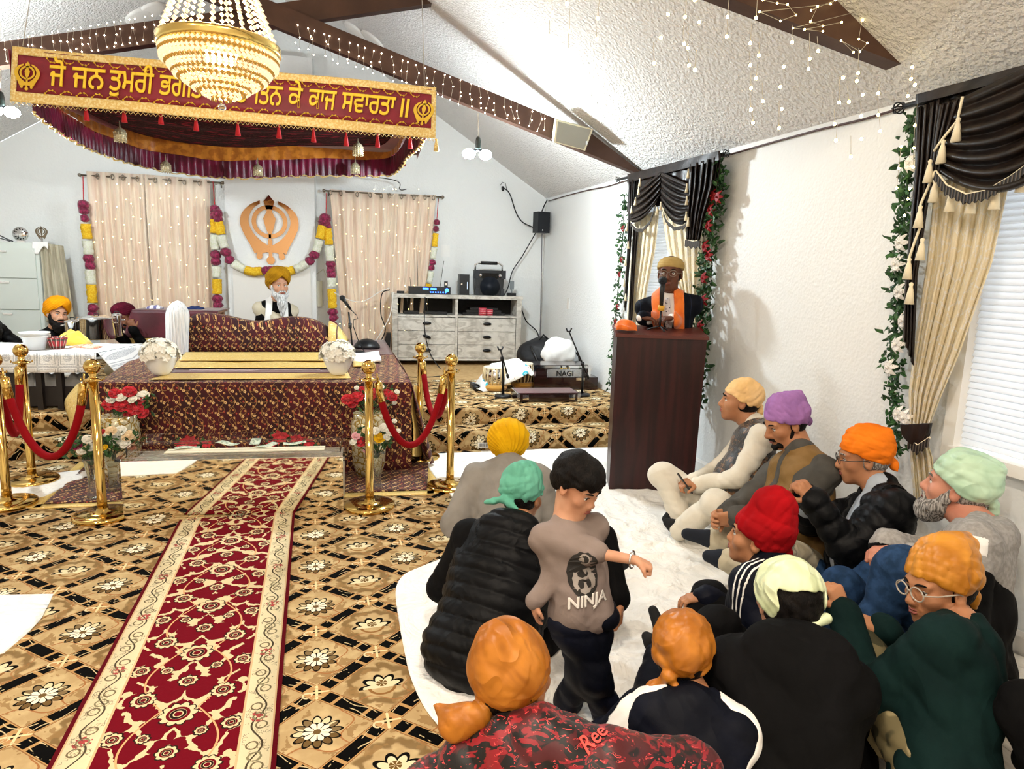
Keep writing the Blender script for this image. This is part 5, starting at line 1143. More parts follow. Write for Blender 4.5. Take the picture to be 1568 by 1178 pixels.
# ---- far window
wrod((948, 275), (1108, 236), .13, 'black curtain rod with cage finials over the window behind the lectern', (0, 1))
v1 = thing('valance', onw(1035, 300, .15), 'dark brown satin swag valance with cream tassels at the window behind the lectern', 'valance')
put('header_band', wgrid([(962, 267), (962, 280)], [(1103, 231), (1104, 245)], .16, 2, .004).mesh(solid=.01), M_brown, v1)
put('back_cloth', wgrid([(964, 278), (962, 300), (960, 325)], [(1103, 243), (1102, 262), (1096, 300)], .125, 9, .006).mesh(solid=.004), M_brown, v1)
put('swag', wgrid([(978, 290), (972, 312), (967, 333), (964, 340)], [(1012, 264), (1012, 276), (1011, 296), (1003, 312)], .17, 6, .020, swag=10, offs=.04, conv=1, nv=60).mesh(solid=.004), M_brown, v1)
put('swag', wgrid([(1013, 264), (1013, 280), (1012, 300), (1013, 315)], [(1053, 282), (1055, 300), (1055, 320), (1052, 340)], .17, 6, .020, swag=14, offs=.04, conv=1, nv=60).mesh(solid=.004), M_brown, v1)
put('tail', wgrid([(1056, 252), (1054, 290), (1052, 330), (1051, 368)], [(1100, 240), (1094, 285), (1080, 330), (1072, 368)], .15, 5, .02).mesh(solid=.004), M_brown, v1)
put('tail', wgrid([(963, 277), (962, 340), (960, 400), (956, 470)], [(972, 274), (968, 350), (963, 420), (959, 480)], .16, 2, .012).mesh(solid=.004), M_brown, v1)
put('tail', wgrid([(970, 350), (966, 420), (962, 500), (962, 560)], [(978, 350), (972, 420), (968, 500), (966, 560)], .13, 2, .01).mesh(solid=.004), M_brown, v1)
fringe(v1, [(966, 340), (975, 350), (985, 350), (996, 338), (1004, 315)], .20, 26, .035); fringe(v1, [(1014, 318), (1022, 338), (1034, 348), (1048, 345), (1054, 338)], .20, 26, .035); fringe(v1, [(1050, 367), (1062, 370), (1073, 368)], .17, 12, .06)
tassels(v1, [(980, 276), (978, 289), (973, 305), (967, 318), (1054, 262), (1052, 284), (1052, 303), (1051, 327), (1054, 336), (1012, 312), (1006, 320), (1016, 322), (960, 345), (962, 372), (958, 398), (956, 430), (958, 452)], .2, .8)
sh = thing('curtain', onw(1010, 420, .09), 'pair of cream sheer curtains behind the man at the lectern', 'curtain')
put('panel', wgrid([(972, 335), (966, 400), (962, 450), (958, 540)], [(1010, 320), (1004, 380), (992, 440), (975, 540)], .085, 5, .011).mesh(solid=.002), M_lacec, sh)
put('panel', wgrid([(1012, 320), (1022, 380), (1040, 440), (1062, 540)], [(1072, 330), (1070, 400), (1066, 470), (1070, 540)], .085, 5, .011).mesh(solid=.002), M_lacec, sh)
# ---- leafy garlands
M_garl = mat('dark_red_silk', '#8e0c18', rough=.6)
def leaf_garland(path, off, w, n, lab, flowers, fm, seed, ls=.045, fs=.06, grp='leafy garlands on the right wall'):
    rnd = random.Random(seed); P_ = resample([onw(a, b, off) for a, b in path], .02); t = thing('leafy_garland', P_[-1], lab, 'garland', grp); put('stem', MB().tube(P_, .006, 5).mesh(), M_green, t)
    mb = MB()
    for i in range(n):
        c = P_[rnd.randrange(len(P_))]+Vector((rnd.uniform(-.04, .04), rnd.uniform(-w, w), rnd.uniform(-.02, .02))); R = Matrix.Rotation(rnd.uniform(0, 6.28), 3, 'X') @ Matrix.Rotation(rnd.uniform(-.9, .9), 3, 'Z') @ Matrix.Rotation(rnd.uniform(-.7, .7), 3, 'Y'); l = ls*rnd.uniform(.7, 1.3)
        pts = [(0, 0, 0), (.01, l*.35, l*.3), (.0, l*.9, l*.18), (.004, l*1.15, 0), (.0, l*.9, -l*.18), (.01, l*.35, -l*.3)]
        mb.add([c+R @ Vector(p) for p in pts], [(0, 1, 2, 3), (0, 3, 4, 5)])
    put('leaves', mb.mesh(), M_green, t)['kind'] = 'stuff'
    for k, (a, b) in enumerate(flowers):
        c = onw(a, b, off+.05); mb = MB()
        for j in range(6):
            R = Matrix.Rotation(j*PI/3+k, 3, 'X') @ Matrix.Rotation(-.35, 3, 'Z'); f = fs
            mb.add([c+R @ Vector(p) for p in ((0, 0, 0), (-.012, f*.5, f*.28), (0, f*1.0, f*.1), (0, f*1.05, -f*.04), (-.012, f*.5, -f*.28))], [(0, 1, 2, 3, 4)])
        mb.ball(c+Vector((-.01, 0, 0)), .010, 6); put('flower', mb.mesh(solid=.002), fm, t)
leaf_garland([(1100, 245), (1095, 300), (1088, 350), (1082, 400), (1076, 450), (1070, 520), (1066, 615)], .10, .085, 800, 'thick green garland with red flowers to the right of the window behind the lectern', [(1098, 302), (1086, 322), (1083, 346), (1078, 378), (1076, 426), (1083, 392), (1090, 300), (1076, 460), (1070, 500)], M_garl, 1, .05, .055)
leaf_garland([(956, 300), (955, 350), (950, 400), (946, 450), (942, 500), (938, 560), (936, 600)], .09, .05, 300, 'thin green garland with small red flowers to the left of the window behind the lectern', [(953, 350), (951, 398), (948, 420), (945, 470), (942, 492), (940, 500)], M_garl, 2, .045, .035)
M_whfl = mat('white_glitter_petals', fn=lambda: (CX.w('#f2f0ea').mix('#b9b6ae', noise(scale=160).gt(.6)), noise(scale=160)), rough=.4, sheen=.3)
leaf_garland([(1398, 178), (1392, 230), (1388, 300), (1382, 370), (1376, 440), (1368, 520), (1366, 590), (1372, 660), (1378, 690)], .09, .035, 620, 'green leafy garland with white glittery flowers beside the near window', [(1392, 250), (1377, 372), (1371, 405), (1375, 447), (1382, 492), (1372, 528), (1360, 563), (1374, 635), (1384, 640)], M_whfl, 3, .038, .05)
# ---- near window
wrod((1385, 163), (1590, 105), .15, 'black curtain rod with a cage finial over the near window', (0,))
v2 = thing('valance', onw(1480, 260, .18), 'dark brown satin swag valance with cream tassels at the near window', 'valance')
put('header_band', wgrid([(1405, 145), (1404, 160)], [(1650, 78), (1650, 96)], .17, 2, .004).mesh(solid=.01), M_brown, v2)
put('back_cloth', wgrid([(1405, 156), (1403, 200), (1400, 230)], [(1650, 92), (1650, 140), (1650, 220)], .135, 9, .008).mesh(solid=.004), M_brown, v2)
put('swag', wgrid([(1474, 150), (1450, 200), (1440, 235), (1432, 258)], [(1660, 60), (1660, 110), (1660, 150), (1660, 200)], .19, 6.5, .026, swag=62, offs=.06, conv=1, nu=80, nv=80).mesh(solid=.004), M_brown, v2)
put('tail', wgrid([(1405, 165), (1402, 260), (1394, 350), (1386, 450), (1384, 520)], [(1440, 152), (1430, 230), (1422, 300), (1404, 420), (1398, 560)], .165, 3.5, .014, nv=40).mesh(solid=.004), M_brown, v2)
put('tail', wgrid([(1440, 160), (1432, 215), (1424, 290)], [(1472, 150), (1448, 220), (1434, 300)], .19, 3, .012).mesh(solid=.004), M_brown, v2)
fringe(v2, [(1433, 262), (1450, 284), (1480, 298), (1510, 292), (1545, 272), (1590, 240)], .26, 60, .045)
for pl in ([(1474, 148), (1466, 185), (1444, 212), (1430, 232)], [(1432, 262), (1420, 290), (1410, 312), (1406, 330)], [(1412, 340), (1400, 372), (1392, 396), (1390, 420)]): q = [onw(*p, .21) for p in pl]; put('cream_cord', MB().tube(resample(q, .03), .006, 6).mesh(), M_tass, v2)
tassels(v2, [(1467, 188), (1444, 222), (1424, 252), (1432, 282), (1457, 296), (1489, 298), (1526, 290), (1568, 262), (1409, 322), (1412, 372), (1392, 402), (1395, 440)], .22, 1.15)
lc = thing('curtain', onw(1430, 600, .12), 'cream feather-patterned lace curtain tied back beside the near window', 'curtain')
put('panel', wgrid([(1432, 280), (1420, 400), (1402, 520), (1392, 600), (1393, 668)], [(1552, 250), (1520, 400), (1470, 540), (1440, 610), (1418, 668)], .12, 6, .016, nu=90, nv=40).mesh(solid=.002), M_lacec, lc)
put('panel', wgrid([(1393, 668), (1394, 700), (1400, 770)], [(1418, 668), (1428, 700), (1436, 775)], .12, 4, .02, nu=50).mesh(solid=.002), M_lacec, lc)
put('tieback', wgrid([(1384, 650), (1386, 664)], [(1428, 648), (1424, 668)], .17, 1, .004, swag=16).mesh(solid=.02), M_brown, lc)
fringe(lc, [(1392, 672), (1406, 682), (1424, 670)], .185, 16, .05)
# ================================================================== DRESSER AND AUDIO GEAR
def f_gwood():
    x, y, z = coords(); n = noise(vec(x*2.2, y*2, z*26+noise(vec(x*1.5, 0, z*3), scale=2).s and noise(vec(x*1.2, y, z*3), scale=2, detail=2)*5), scale=2.2, detail=4)
    return CX.w('#d5d1c8').mix('#a8a298', n.ss(.42, .68)), n
M_gw = mat('washed_grey_oak', fn=f_gwood, rough=.55, bstr=.15)
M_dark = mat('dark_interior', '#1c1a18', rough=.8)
dz0 = S2+.004; DY = 9.15
dl, dr = ony(601, 556, DY).x, ony(796, 556, DY).x; dtop = ony(700, 452, DY).z
dr_ = thing('dresser', ((dl+dr)/2, DY+.22, dz0), 'washed grey oak dresser with black cup pulls, against the back wall', 'dresser')
W_ = dr-dl; cxm = (dl+dr)/2
def db(n, c, d, m=None, par=None, bevel=.003): return put(n, MB().box(c, d).obj('x', None).data if False else MB().box(c, d).mesh(), m or M_gw, par or dr_)
H_ = dtop-dz0
db('top', (cxm, DY+.22, dtop-.025), (W_+.03, .47, .05))
for x in (dl+.035, dr-.035): db('side', (x, DY+.22, (dz0+dtop-.05)/2), (.07, .45, H_-.05))
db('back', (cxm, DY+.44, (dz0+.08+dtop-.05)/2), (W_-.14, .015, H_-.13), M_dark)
db('divider', (cxm-.02, DY+.22, (dz0+.09+dtop-.05)/2), (.035, .42, H_-.14))
zsh = dz0+H_*.70
db('shelf', (cxm, DY+.22, zsh), (W_-.14, .43, .025)); db('bottom_rail', (cxm, DY+.2, dz0+.085), (W_-.14, .42, .03))
for s, (a, b) in enumerate(((dl+.075, cxm-.04), (cxm+.0, dr-.075))):
    zs = np.linspace(zsh-.02, dz0+.105, 4)
    for k in range(3):
        d = db('drawer', ((a+b)/2, DY+.012, (zs[k]+zs[k+1])/2), (b-a-.008, .03, zs[k]-zs[k+1]-.006))
        zc = (zs[k]+zs[k+1])/2+.015; mb = MB(); tl = .35 if (s == 0 and k == 1) else 0
        R = Matrix.Rotation(tl, 3, 'Y'); c = Vector(((a+b)/2, DY-.018, zc))
        mb.ball(c, .062, 14, R, (1, .32, .36)); put('cup_pull', mb.mesh(), M_blackm, d)
gear_z = dtop+.001
def gz(px, py, yo=0): p = ony(px, py, DY+.18+yo); return Vector((p.x, p.y, gear_z))
def atd(px): return ony(px, 450, DY+.2).x
# boombox
bb = thing('portable_speaker', (atd(750), DY+.22, gear_z), 'black portable loudspeaker with carry handle on the dresser', 'speaker')
zb0, zb1 = gear_z, ony(750, 414, DY+.1).z; wb = atd(771)-atd(726); xc = atd(748)
put('cabinet', MB().hexa([(xc-wb*.44, DY+.1, zb0), (xc+wb*.44, DY+.1, zb0), (xc+wb*.44, DY+.36, zb0), (xc-wb*.44, DY+.36, zb0)], [(xc-wb*.5, DY+.12, zb1), (xc+wb*.5, DY+.12, zb1), (xc+wb*.5, DY+.34, zb1), (xc-wb*.5, DY+.34, zb1)]).mesh(), M_black, bb)
for s in (-1, 1): put('corner_guard', MB().box((xc+s*wb*.46, DY+.12, zb1-.06), (.06, .06, .12)).box((xc+s*wb*.43, DY+.11, zb0+.05), (.05, .05, .10)).mesh(), mat('dark_rubber', '#24262a', rough=.6), bb)
put('grille', MB().lathe([(.001, 0), (wb*.3, 0), (wb*.33, .012)], (xc, DY+.095, zb0+(zb1-zb0)*.36), 28, Matrix.Rotation(PI/2, 3, 'X')).mesh(), mat('speaker_cone', '#0c1420', rough=.5), bb)
put('control_panel', MB().box((xc, DY+.105, zb1-.075), (wb*.55, .02, .07)).mesh(), mat('panel_dark', '#0a0a0c', rough=.2), bb)
for s in (-1, 1): put('knob', MB().lathe([(.022, 0), (.02, .02)], (xc+s*wb*.33, DY+.09, zb1-.07), 14, Matrix.Rotation(PI/2, 3, 'X')).mesh(), M_chrome, bb)
zh = ony(750, 403, DY+.2).z
put('handle', MB().tube([(xc-wb*.46, DY+.22, zb1-.03), (xc-wb*.46, DY+.22, zh-.03), (xc-wb*.35, DY+.22, zh), (xc+wb*.35, DY+.22, zh), (xc+wb*.46, DY+.22, zh-.03), (xc+wb*.46, DY+.22, zb1-.03)], .014, 10).mesh(), M_chrome, bb); put('handle_grip', MB().tube([(xc-wb*.28, DY+.22, zh), (xc+wb*.28, DY+.22, zh)], .024, 10).mesh(), M_black, bb)
# modem
md = thing('router', (atd(709), DY+.2, gear_z), 'tall black router standing beside the portable loudspeaker', 'router')
x0, x1 = atd(702), atd(717); zt3 = ony(709, 420, DY+.1).z
put('body', MB().box(((x0+x1)/2, DY+.2, (gear_z+zt3)/2), (x1-x0, .22, zt3-gear_z)).mesh(), M_black, md)
put('status_light', MB().box((x1-.03, DY+.087, gear_z+.13), (.006, .004, .10)).mesh(), mat('dim_led', '#cfd8e0', emit='#cfe0ff', estr=.4), md)
put('badge', MB().box((x0+.03, DY+.087, gear_z+.15), (.02, .004, .02)).mesh(), M_chrome, md)
# receiver
rc = thing('wireless_receiver', (atd(655), DY+.15, gear_z), 'black audio receiver with glowing blue displays on the dresser', 'receiver')
x0, x1 = atd(625), atd(688); xc2 = (x0+x1)/2
put('body', MB().box((xc2, DY+.15, gear_z+.052), (x1-x0, .25, .10)).mesh(), M_black, rc)
M_blue = mat('blue_display', '#2a5cff', emit='#3a74ff', estr=2.5)
for a, b, z, h in ((.33, .47, .075, .022), (.52, .66, .075, .022)): put('display', MB().box((x0+(x1-x0)*(a+b)/2, DY+.022, gear_z+z), ((x1-x0)*(b-a), .006, h)).mesh(), M_blue, rc)
for k in range(7): put('button_light', MB().ball((x0+(x1-x0)*(.52+.06*k), DY+.02, gear_z+.03), .010, 8).mesh(), M_blue, rc)
put('dial', MB().lathe([(.028, 0), (.026, .015)], (x0+(x1-x0)*.91, DY+.022, gear_z+.06), 16, Matrix.Rotation(PI/2, 3, 'X')).mesh(), M_blue, rc)
for px, h, dx in ((629, .12, -.01), (640, .55, -.02), (674, .36, .05)):
    x = atd(px); put('antenna', MB().tube([(x, DY+.22, gear_z+.1), (x+dx, DY+.24, gear_z+.1+h)], .004, 5).mesh(), M_blackm, rc)
ph = thing('cordless_phone', (atd(684), DY+.3, gear_z), 'black cordless handset standing behind the receiver', 'phone')
put('handset', MB().box((atd(684), DY+.33, gear_z+.09+.004), (.05, .03, .17)).mesh(), M_black, ph)
put('screen', MB().box((atd(684), DY+.313, gear_z+.14), (.03, .004, .035)).mesh(), M_chrome, ph)
o = MB().box((atd(613), DY+.12, gear_z+.018), (.10, .09, .034)).obj('power_adapter', M_black, bevel=.004); recentre(o); tag(o, 'small black adapter box at the left end of the dresser', 'adapter')
rt = thing('antenna_box', (atd(784), DY+.2, gear_z), 'small grey wireless box with a flat antenna at the right end of the dresser', 'wireless box')
put('box', MB().box((atd(784), DY+.25, gear_z+.02), (.12, .1, .04)).mesh(), M_black, rt); put('antenna', MB().box((atd(784), DY+.22, gear_z+.15), (.06, .012, .12)).tube([(atd(784), DY+.22, gear_z+.03), (atd(784), DY+.22, gear_z+.1)], .008, 6).mesh(), mat('grey_plastic', '#7a8286', rough=.5), rt)
sz = zsh+.0135
for px, w, lab in ((622, .2, 'flat black set-top box on the left open shelf of the dresser'), (660, .3, 'black disc player on the left open shelf of the dresser')): o = MB().box((ony(px+8, 470, DY+.15).x, DY+.2, sz+.022), (w, .2, .04)).obj('media_box', M_black, bevel=.004); recentre(o); tag(o, lab, 'media box')
for k in range(3): o = MB().box((ony(740, 470, DY+.2).x, DY+.24, sz+.018+.036*k), (.6-.1*k, .25, .034)).obj('media_box', M_black, bevel=.004); recentre(o); tag(o, ['wide black box lowest in the stack on the right open shelf', 'black box in the middle of the stack on the right open shelf', 'black box on top of the stack on the right open shelf'][k], 'media box')
for px, r, k in ((739, .055, 0), (750, .045, 1)):
    x = ony(px, 470, DY+.06).x; t = thing('ribbon_roll', (x, DY+.06, sz), ['larger red ribbon roll on the right open shelf of the dresser', 'smaller red ribbon roll on the right open shelf of the dresser'][k], 'ribbon roll', 'ribbon rolls on the dresser shelf'); MB().lathe([(r, 0), (r, .11-.02*k), (r*.4, .11-.02*k)], n=24).obj('ribbon', mat('red_ribbon', fn=lambda: CX.w('#c23a48').mix('#f2b8c0', (coords()[2]*220).sin().gt(.6)), rough=.4)).parent = t
# loudspeaker in the corner
sp = thing('wall_speaker', ony(829, 341, 9.5), 'small black loudspeaker mounted in the upper corner above the dresser', 'speaker')
c = ony(829, 341, 9.42); h = (ony(829, 325, 9.42).z-ony(829, 357, 9.42).z); w = ony(839, 341, 9.42).x-ony(819, 341, 9.42).x
put('cabinet', MB().box(c, (w, .16, h), rz=.25).mesh(), mat('navy_black', '#10141c', rough=.5), sp); put('badge', MB().box(c+Vector((.0, -.085, -.11)), (.012, .006, .02), rz=.25).mesh(), M_chrome, sp); put('mount', MB().tube([c+Vector((0, .05, 0)), Vector((c.x+.05, 9.74, c.z))], .012, 6).mesh(), M_blackm, sp)
def cable(P_, r, lab, m=None, y=9.7): o = MB().tube(resample(smooth_poly(P_, 6), .05), r, 6).obj('cable', m or mat('cable_black', '#17171a', rough=.5)); recentre(o); return tag(o, lab, 'cable')
M_gc = mat('cable_grey', '#77747a', rough=.5)
cable([ony(768, 286, 9.7), ony(780, 296, 9.7), ony(790, 325, 9.7), ony(800, 340, 9.7), ony(818, 349, 9.5)], .009, 'black cable running along the wall to the corner speaker', y=9.7)
t = thing('wall_hook_plug', ony(770, 288, 9.69), 'small black plug hanging on the back wall above the dresser', 'plug'); put('plug', MB().ball(ony(770, 289, 9.68), .03, 10, sq=(.8, .7, 1.2)).mesh(), M_black, t); put('cord_loop', MB().tube([ony(766, 284, 9.7), ony(769, 279, 9.7), ony(774, 281, 9.7), ony(776, 290, 9.7)], .004, 5).mesh(), M_black, t)
cable([ony(820, 357, 9.5), ony(800, 392, 9.6), ony(785, 415, 9.6), ony(778, 440, 9.5), ony(772, 452, 9.4)], .008, 'black cable sloping from the corner speaker to the dresser top')
cable([ony(830, 358, 9.55), ony(829, 420, 9.65), ony(828, 480, 9.68), ony(827, 530, 9.65), ony(832, 545, 9.6)], .008, 'pale cable hanging down the corner beneath the speaker', M_gc)
cable([ony(785, 452, 9.35), ony(797, 470, 9.5), ony(806, 492, 9.6), ony(822, 508, 9.6), ony(828, 530, 9.6)], .009, 'black cable drooping off the right end of the dresser')
cable([ony(838, 306, 9.6), ony(833, 316, 9.58), ony(829, 326, 9.5)], .01, 'short cable from the ceiling corner to the speaker')
cable([ony(512, 448, 9.2), ony(530, 458, 9.2), ony(555, 462, 9.2), ony(580, 448, 9.2), ony(596, 441, 9.2)], .006, 'white cable sagging across the right peach curtain to the dresser', M_trim)
cable([ony(597, 444, 9.1), ony(585, 450, 9.1), ony(583, 480, 9.1), ony(590, 505, 9.1), ony(582, 530, 9.1), ony(596, 556, 9.0)], .007, 'dark cable hanging off the left end of the dresser')
cable([ony(602, 448, 9.08), ony(598, 480, 9.08), ony(586, 505, 9.05), ony(570, 530, 9.0)], .007, 'white cable hanging off the left end of the dresser', M_trim)
cable([ony(651, 455, DY-.03), ony(650, 500, DY-.03), ony(655, 530, DY-.04), ony(662, 548, DY-.05), ony(672, 562, 8.9), ony(680, 571, 8.6)], .007, 'black cable hanging down over the dresser drawers')
p1, p2 = onz(618, 577, S2+.008), onz(688, 574, S2+.008); cable([p1, onz(650, 578, S2+.008), p2, onz(700, 566, S2+.008)], .006, 'black cable lying on the tan carpet in front of the dresser')
cable([ony(470, 255, 8.9)+Vector((0, .4, 0)), ony(600, 275, 9.3), ony(612, 290, 9.5), ony(622, 290, 9.6)], .006, 'dark cable from behind the canopy to the right curtain rod')
# leaning dark case behind the left end of the dresser
o = MB().hexa([(dl-.20, 9.05, dz0), (dl-.05, 9.05, dz0), (dl-.05, 9.3, dz0), (dl-.20, 9.3, dz0)], [(dl-.08, 9.05, dz0+.45), (dl-.02, 9.05, dz0+.45), (dl-.02, 9.3, dz0+.45), (dl-.08, 9.3, dz0+.45)]).obj('instrument_case', M_black, bevel=.005); recentre(o); tag(o, 'narrow black case leaning against the left end of the dresser', 'case')
# ================================================================== MICROPHONE STANDS
def mic(mb_par, a, b, r=.024, grille=.03):
    a, b = Vector(a), Vector(b); d = (a-b).normalized()
    put('microphone_body', MB().tube([b, b+(a-b)*.7, a], [r*.5, r*.7, r*.85], 12).mesh(), M_black, mb_par); put('microphone_grille', MB().ball(a+d*grille*.7, grille, 14).mesh(), mat('mic_grille', fn=lambda: (CX.w('#26282c'), voro(scale=300)), rough=.35, metal=.6, bstr=.6), mb_par)
ms_ = thing('microphone_stand', onz(537, 545, ZP), 'black microphone on a stand on the platform, right of the covered stand', 'microphone stand')
y = 7.2; b0 = ony(539, 546, y); b0.z = ZP+.008; top = ony(534, 478, y)
put('base_disc', MB().lathe([(.001, 0), (.13, 0), (.13, .012), (.10, .03), (.02, .045)], (ony(558, 552, 7.3).x-.12, y+.0, ZP+.008), 28).mesh(), M_black, ms_)
put('pole', MB().tube([Vector((ony(558, 552, 7.3).x-.12, y, ZP+.03)), ony(538, 515, y), top], .009, 8).mesh(), M_blackm, ms_)
put('clutch', MB().tube([ony(536, 495, y), ony(536, 503, y)], .018, 10).mesh(), M_black, ms_)
mic(ms_, ony(526, 459, y-.05), ony(537, 474, y)); put('cord', MB().tube([ony(537, 474, y), ony(546, 483, y), ony(548, 488, y), ony(541, 490, y), ony(541, 500, y), ony(548, 520, y), ony(560, 543, y)], .005, 5).mesh(), M_black, ms_)
o = MB().lathe([(.001, 0), (.15, 0), (.145, .03), (.11, .075), (.04, .105), (.001, .11)], Vector((ony(562, 545, 7.75).x, 7.75, ZP+.006)), 32).obj('dome_speaker', M_black); recentre(o); tag(o, 'round black domed object on the platform behind the microphone', 'dome')
# stage stands
def stage_stand(px, py, topx, topy, boom, lab, y=None):
    p = onz(px, py, S2+.004); t = thing('microphone_stand', p, lab, 'microphone stand', 'microphone stands on the stage'); y = p.y
    put('base_disc', MB().lathe([(.09, 0), (.09, .015), (.08, .025), (.02, .03)], p, 26).mesh(), M_black, t)
    top = ony(topx, topy, y); put('pole', MB().tube([p+Vector((0, 0, .02)), Vector((p.x, y, p.z+(top.z-p.z)*.4)), top], [.016, .014, .009], 10).mesh(), M_blackm, t)
    put('clutch', MB().tube([top-Vector((0, 0, .03)), top+Vector((0, 0, .01))], .02, 10).mesh(), M_black, t)
    a, b = ony(*boom[0], y-.05), ony(*boom[1], y+.02); put('boom', MB().tube([a, b], .008, 8).mesh(), M_blackm, t); put('counterweight', MB().tube([b, b+(b-a)*.12], .016, 10).mesh(), M_black, t)
    c = a; put('clip', MB().tube([c+Vector((-.03, 0, .03)), c+Vector((-.015, 0, -.005)), c+Vector((.015, 0, -.005)), c+Vector((.03, 0, .03))], .009, 8).mesh(), M_black, t); return t
stage_stand(770, 608, 769, 548, ((766, 535), (777, 574)), 'short black microphone stand in front of the cloth-covered drums')
stage_stand(891, 606, 892, 556, ((871, 507), (898, 572)), 'black boom microphone stand in front of the harmonium')
# ================================================================== DRUMS UNDER PRINTED CLOTH
def drum(px, py, r, h, lab, m):
    p = onz(px, py, S2+.006); t = thing('tabla_drum', p, lab, 'drum', 'drums under the printed cloth')
    put('ring_cushion', MB().grid(lambda u, v: tuple(p+Vector(((r*.85+.035*math.cos(v*2*PI))*math.cos(u*2*PI), (r*.85+.035*math.cos(v*2*PI))*math.sin(u*2*PI), .035+.035*math.sin(v*2*PI)))), 30, 10).mesh(), mat('mustard_velvet', '#b8862c', rough=.7, sheen=.6), t)
    put('shell', MB().lathe([(r*.5, .03), (r*.85, .08), (r, h*.6), (r*.92, h)], p, 28).mesh(), m, t)
    mb = MB()
    for k in range(16): a = 2*PI*k/16; mb.tube([p+Vector((math.cos(a)*r*q, math.sin(a)*r*q, z)) for q, z in ((.62, .05), (.9, .09), (1.04, h*.6), (.96, h))], .008, 6)
    put('strap', mb.mesh(), mat('leather_strap', '#c9b48c', rough=.6), t); put('drumhead', MB().lathe([(r*.95, h-.01), (r*.97, h+.005), (r*.9, h+.012), (.001, h+.013)], p, 28).mesh(), mat('drumhead', '#e6dcc4', rough=.6), t)
drum(757, 597, .13, .25, 'left drum on a mustard ring under the printed cloth', M_chrome)
drum(800, 593, .12, .27, 'right drum with leather straps showing under the printed cloth', mat('dark_shell', '#3c2a1c', rough=.4))
def f_print():
    x, y, z = coords(); v = voro(vec(x, z+y*.5, 0), scale=9); n = voro(vec(x+3, z+y*.5, 1), scale=28)
    c = CX.w('#f2f2ee').mix('#35b4cc', (v-.22).abs().lt(.10)*noise(scale=4).gt(.47)).mix('#8fd3de', v.lt(.1)*noise(scale=4).gt(.47)); return c.mix('#b5623c', n.lt(.16)*noise(scale=6).gt(.5)).mix('#333', (noise(scale=30, detail=1)-.5).abs().lt(.006)*.5) if False else c.mix('#b5623c', n.lt(.15)*noise(scale=6).gt(.5))
M_print = mat('printed_cotton', fn=f_print, rough=.8, bstr=.1)
dy = onz(775, 596, S2).y
TP = [(727, 598), (735, 578), (752, 556), (775, 552), (795, 549), (808, 557), (816, 570)]
def pcl(u, v):
    t = pts_at(TP, u); top = ony(t[0], t[1], dy+.05); 
    bz = S2+.02+.20*max(0, (u-.45))*1.3; bt = ony(*pts_at([(728, 596), (740, 600), (765, 594), (790, 582), (806, 574), (814, 574)], u), dy-.16); k = v*2-1
    if k < 0: q = top.lerp(bt, (-k)**.8); q.y = top.y-(top.y-bt.y)*(1-(1+k)**2)**.5 if k > -1 else bt.y
    else: q = top+Vector((0, .20*k, 0)); q.z = top.z-(top.z-S2-.04)*k**1.6
    return (q.x, q.y+.012*math.sin(u*22), q.z+.008*math.sin(u*17+v*9))
o = MB().grid(pcl, 50, 30).obj('drum_cloth', M_print, solid=.004); recentre(o); tag(o, 'white cloth with turquoise print thrown over the two drums', 'cloth')
o = lumpy(MB(), [onz(722, 590, S2+.03), onz(732, 595, S2+.035), onz(736, 592, S2+.03)], [.03, .045, .03], 10, .3, 2).obj('black_strap', M_black); recentre(o); tag(o, 'small coiled black strap beside the printed cloth', 'strap')
# ================================================================== HARMONIUM
def f_mahog(): x, y, z = coords(); n = noise(vec(x*2, y*2, z*30), scale=2, detail=4); return CX.w('#1d0d0c').mix('#34130f', n.ss(.4, .7))
M_har = mat('dark_lacquer', fn=f_mahog, rough=.2, coat=.5)
hp = onz(868, 600, S2+.004); hy = hp.y+.15
hl, hr = ony(817, 590, hy).x, ony(907, 590, hy).x; hz0 = S2+.004; hz1 = ony(860, 560, hy).z
hm = thing('harmonium', ((hl+hr)/2, hy+.2, hz0), 'dark lacquered harmonium with silver maker plate, standing on the stage', 'harmonium')
zl_ = hz0+.14
put('base_box', MB().box(((hl+hr)/2+.03, hy+.2, (hz0+zl_)/2), (hr-hl+.06, .42, zl_-hz0)).mesh(), M_har, hm)
put('bellows_box', MB().box(((hl+hr)/2-.02, hy+.22, (zl_+hz1)/2), (hr-hl-.04, .36, hz1-zl_)).mesh(), M_har, hm)
put('glass_side', MB().box(((hl+hr)/2-.02, hy+.035, hz1-.02), (hr-hl-.02, .01, .03)).mesh(), M_chrome, hm)
for x in (hl+.0, hr-.05): put('corner_post', MB().box((x+.012, hy+.03, (zl_+hz1)/2), (.03, .03, hz1-zl_)).mesh(), M_chrome, hm)
pcx, pcz = ony(866, 573, hy).x, ony(866, 573, hy).z
mb = MB(); k = 20; pl = []
for i in range(k):
    a = 2*PI*i/k; pl.append((.21*max(-1, min(1, 1.25*math.cos(a))), .055*max(-1, min(1, 1.35*math.sin(a)))))
put('maker_plate', mb.prism(pl, (pcx, hy+.035, pcz), (1, 0, 0), (0, 0, 1), (0, -1, 0), .008).mesh(), mat('brushed_silver', '#c9ccd0', rough=.25, metal=.9), hm)
def front_txt(s, size, x, y, z, m, par, name, bold=.02):
    me = text_mesh(s, size, Matrix(((1, 0, 0, x), (0, 0, -1, y), (0, 1, 0, z), (0, 0, 0, 1))), .002, bold); return put(name, me, m, par)
front_txt('NAGI', .085, pcx, hy+.024, pcz, M_black, hm, 'plate_lettering')
M_gt = mat('gold_letter', '#e6c25a', rough=.3, metal=.5); front_txt('NAGI', .05, pcx, hy+.032, hz1-.045, M_gt, hm, 'gold_lettering')
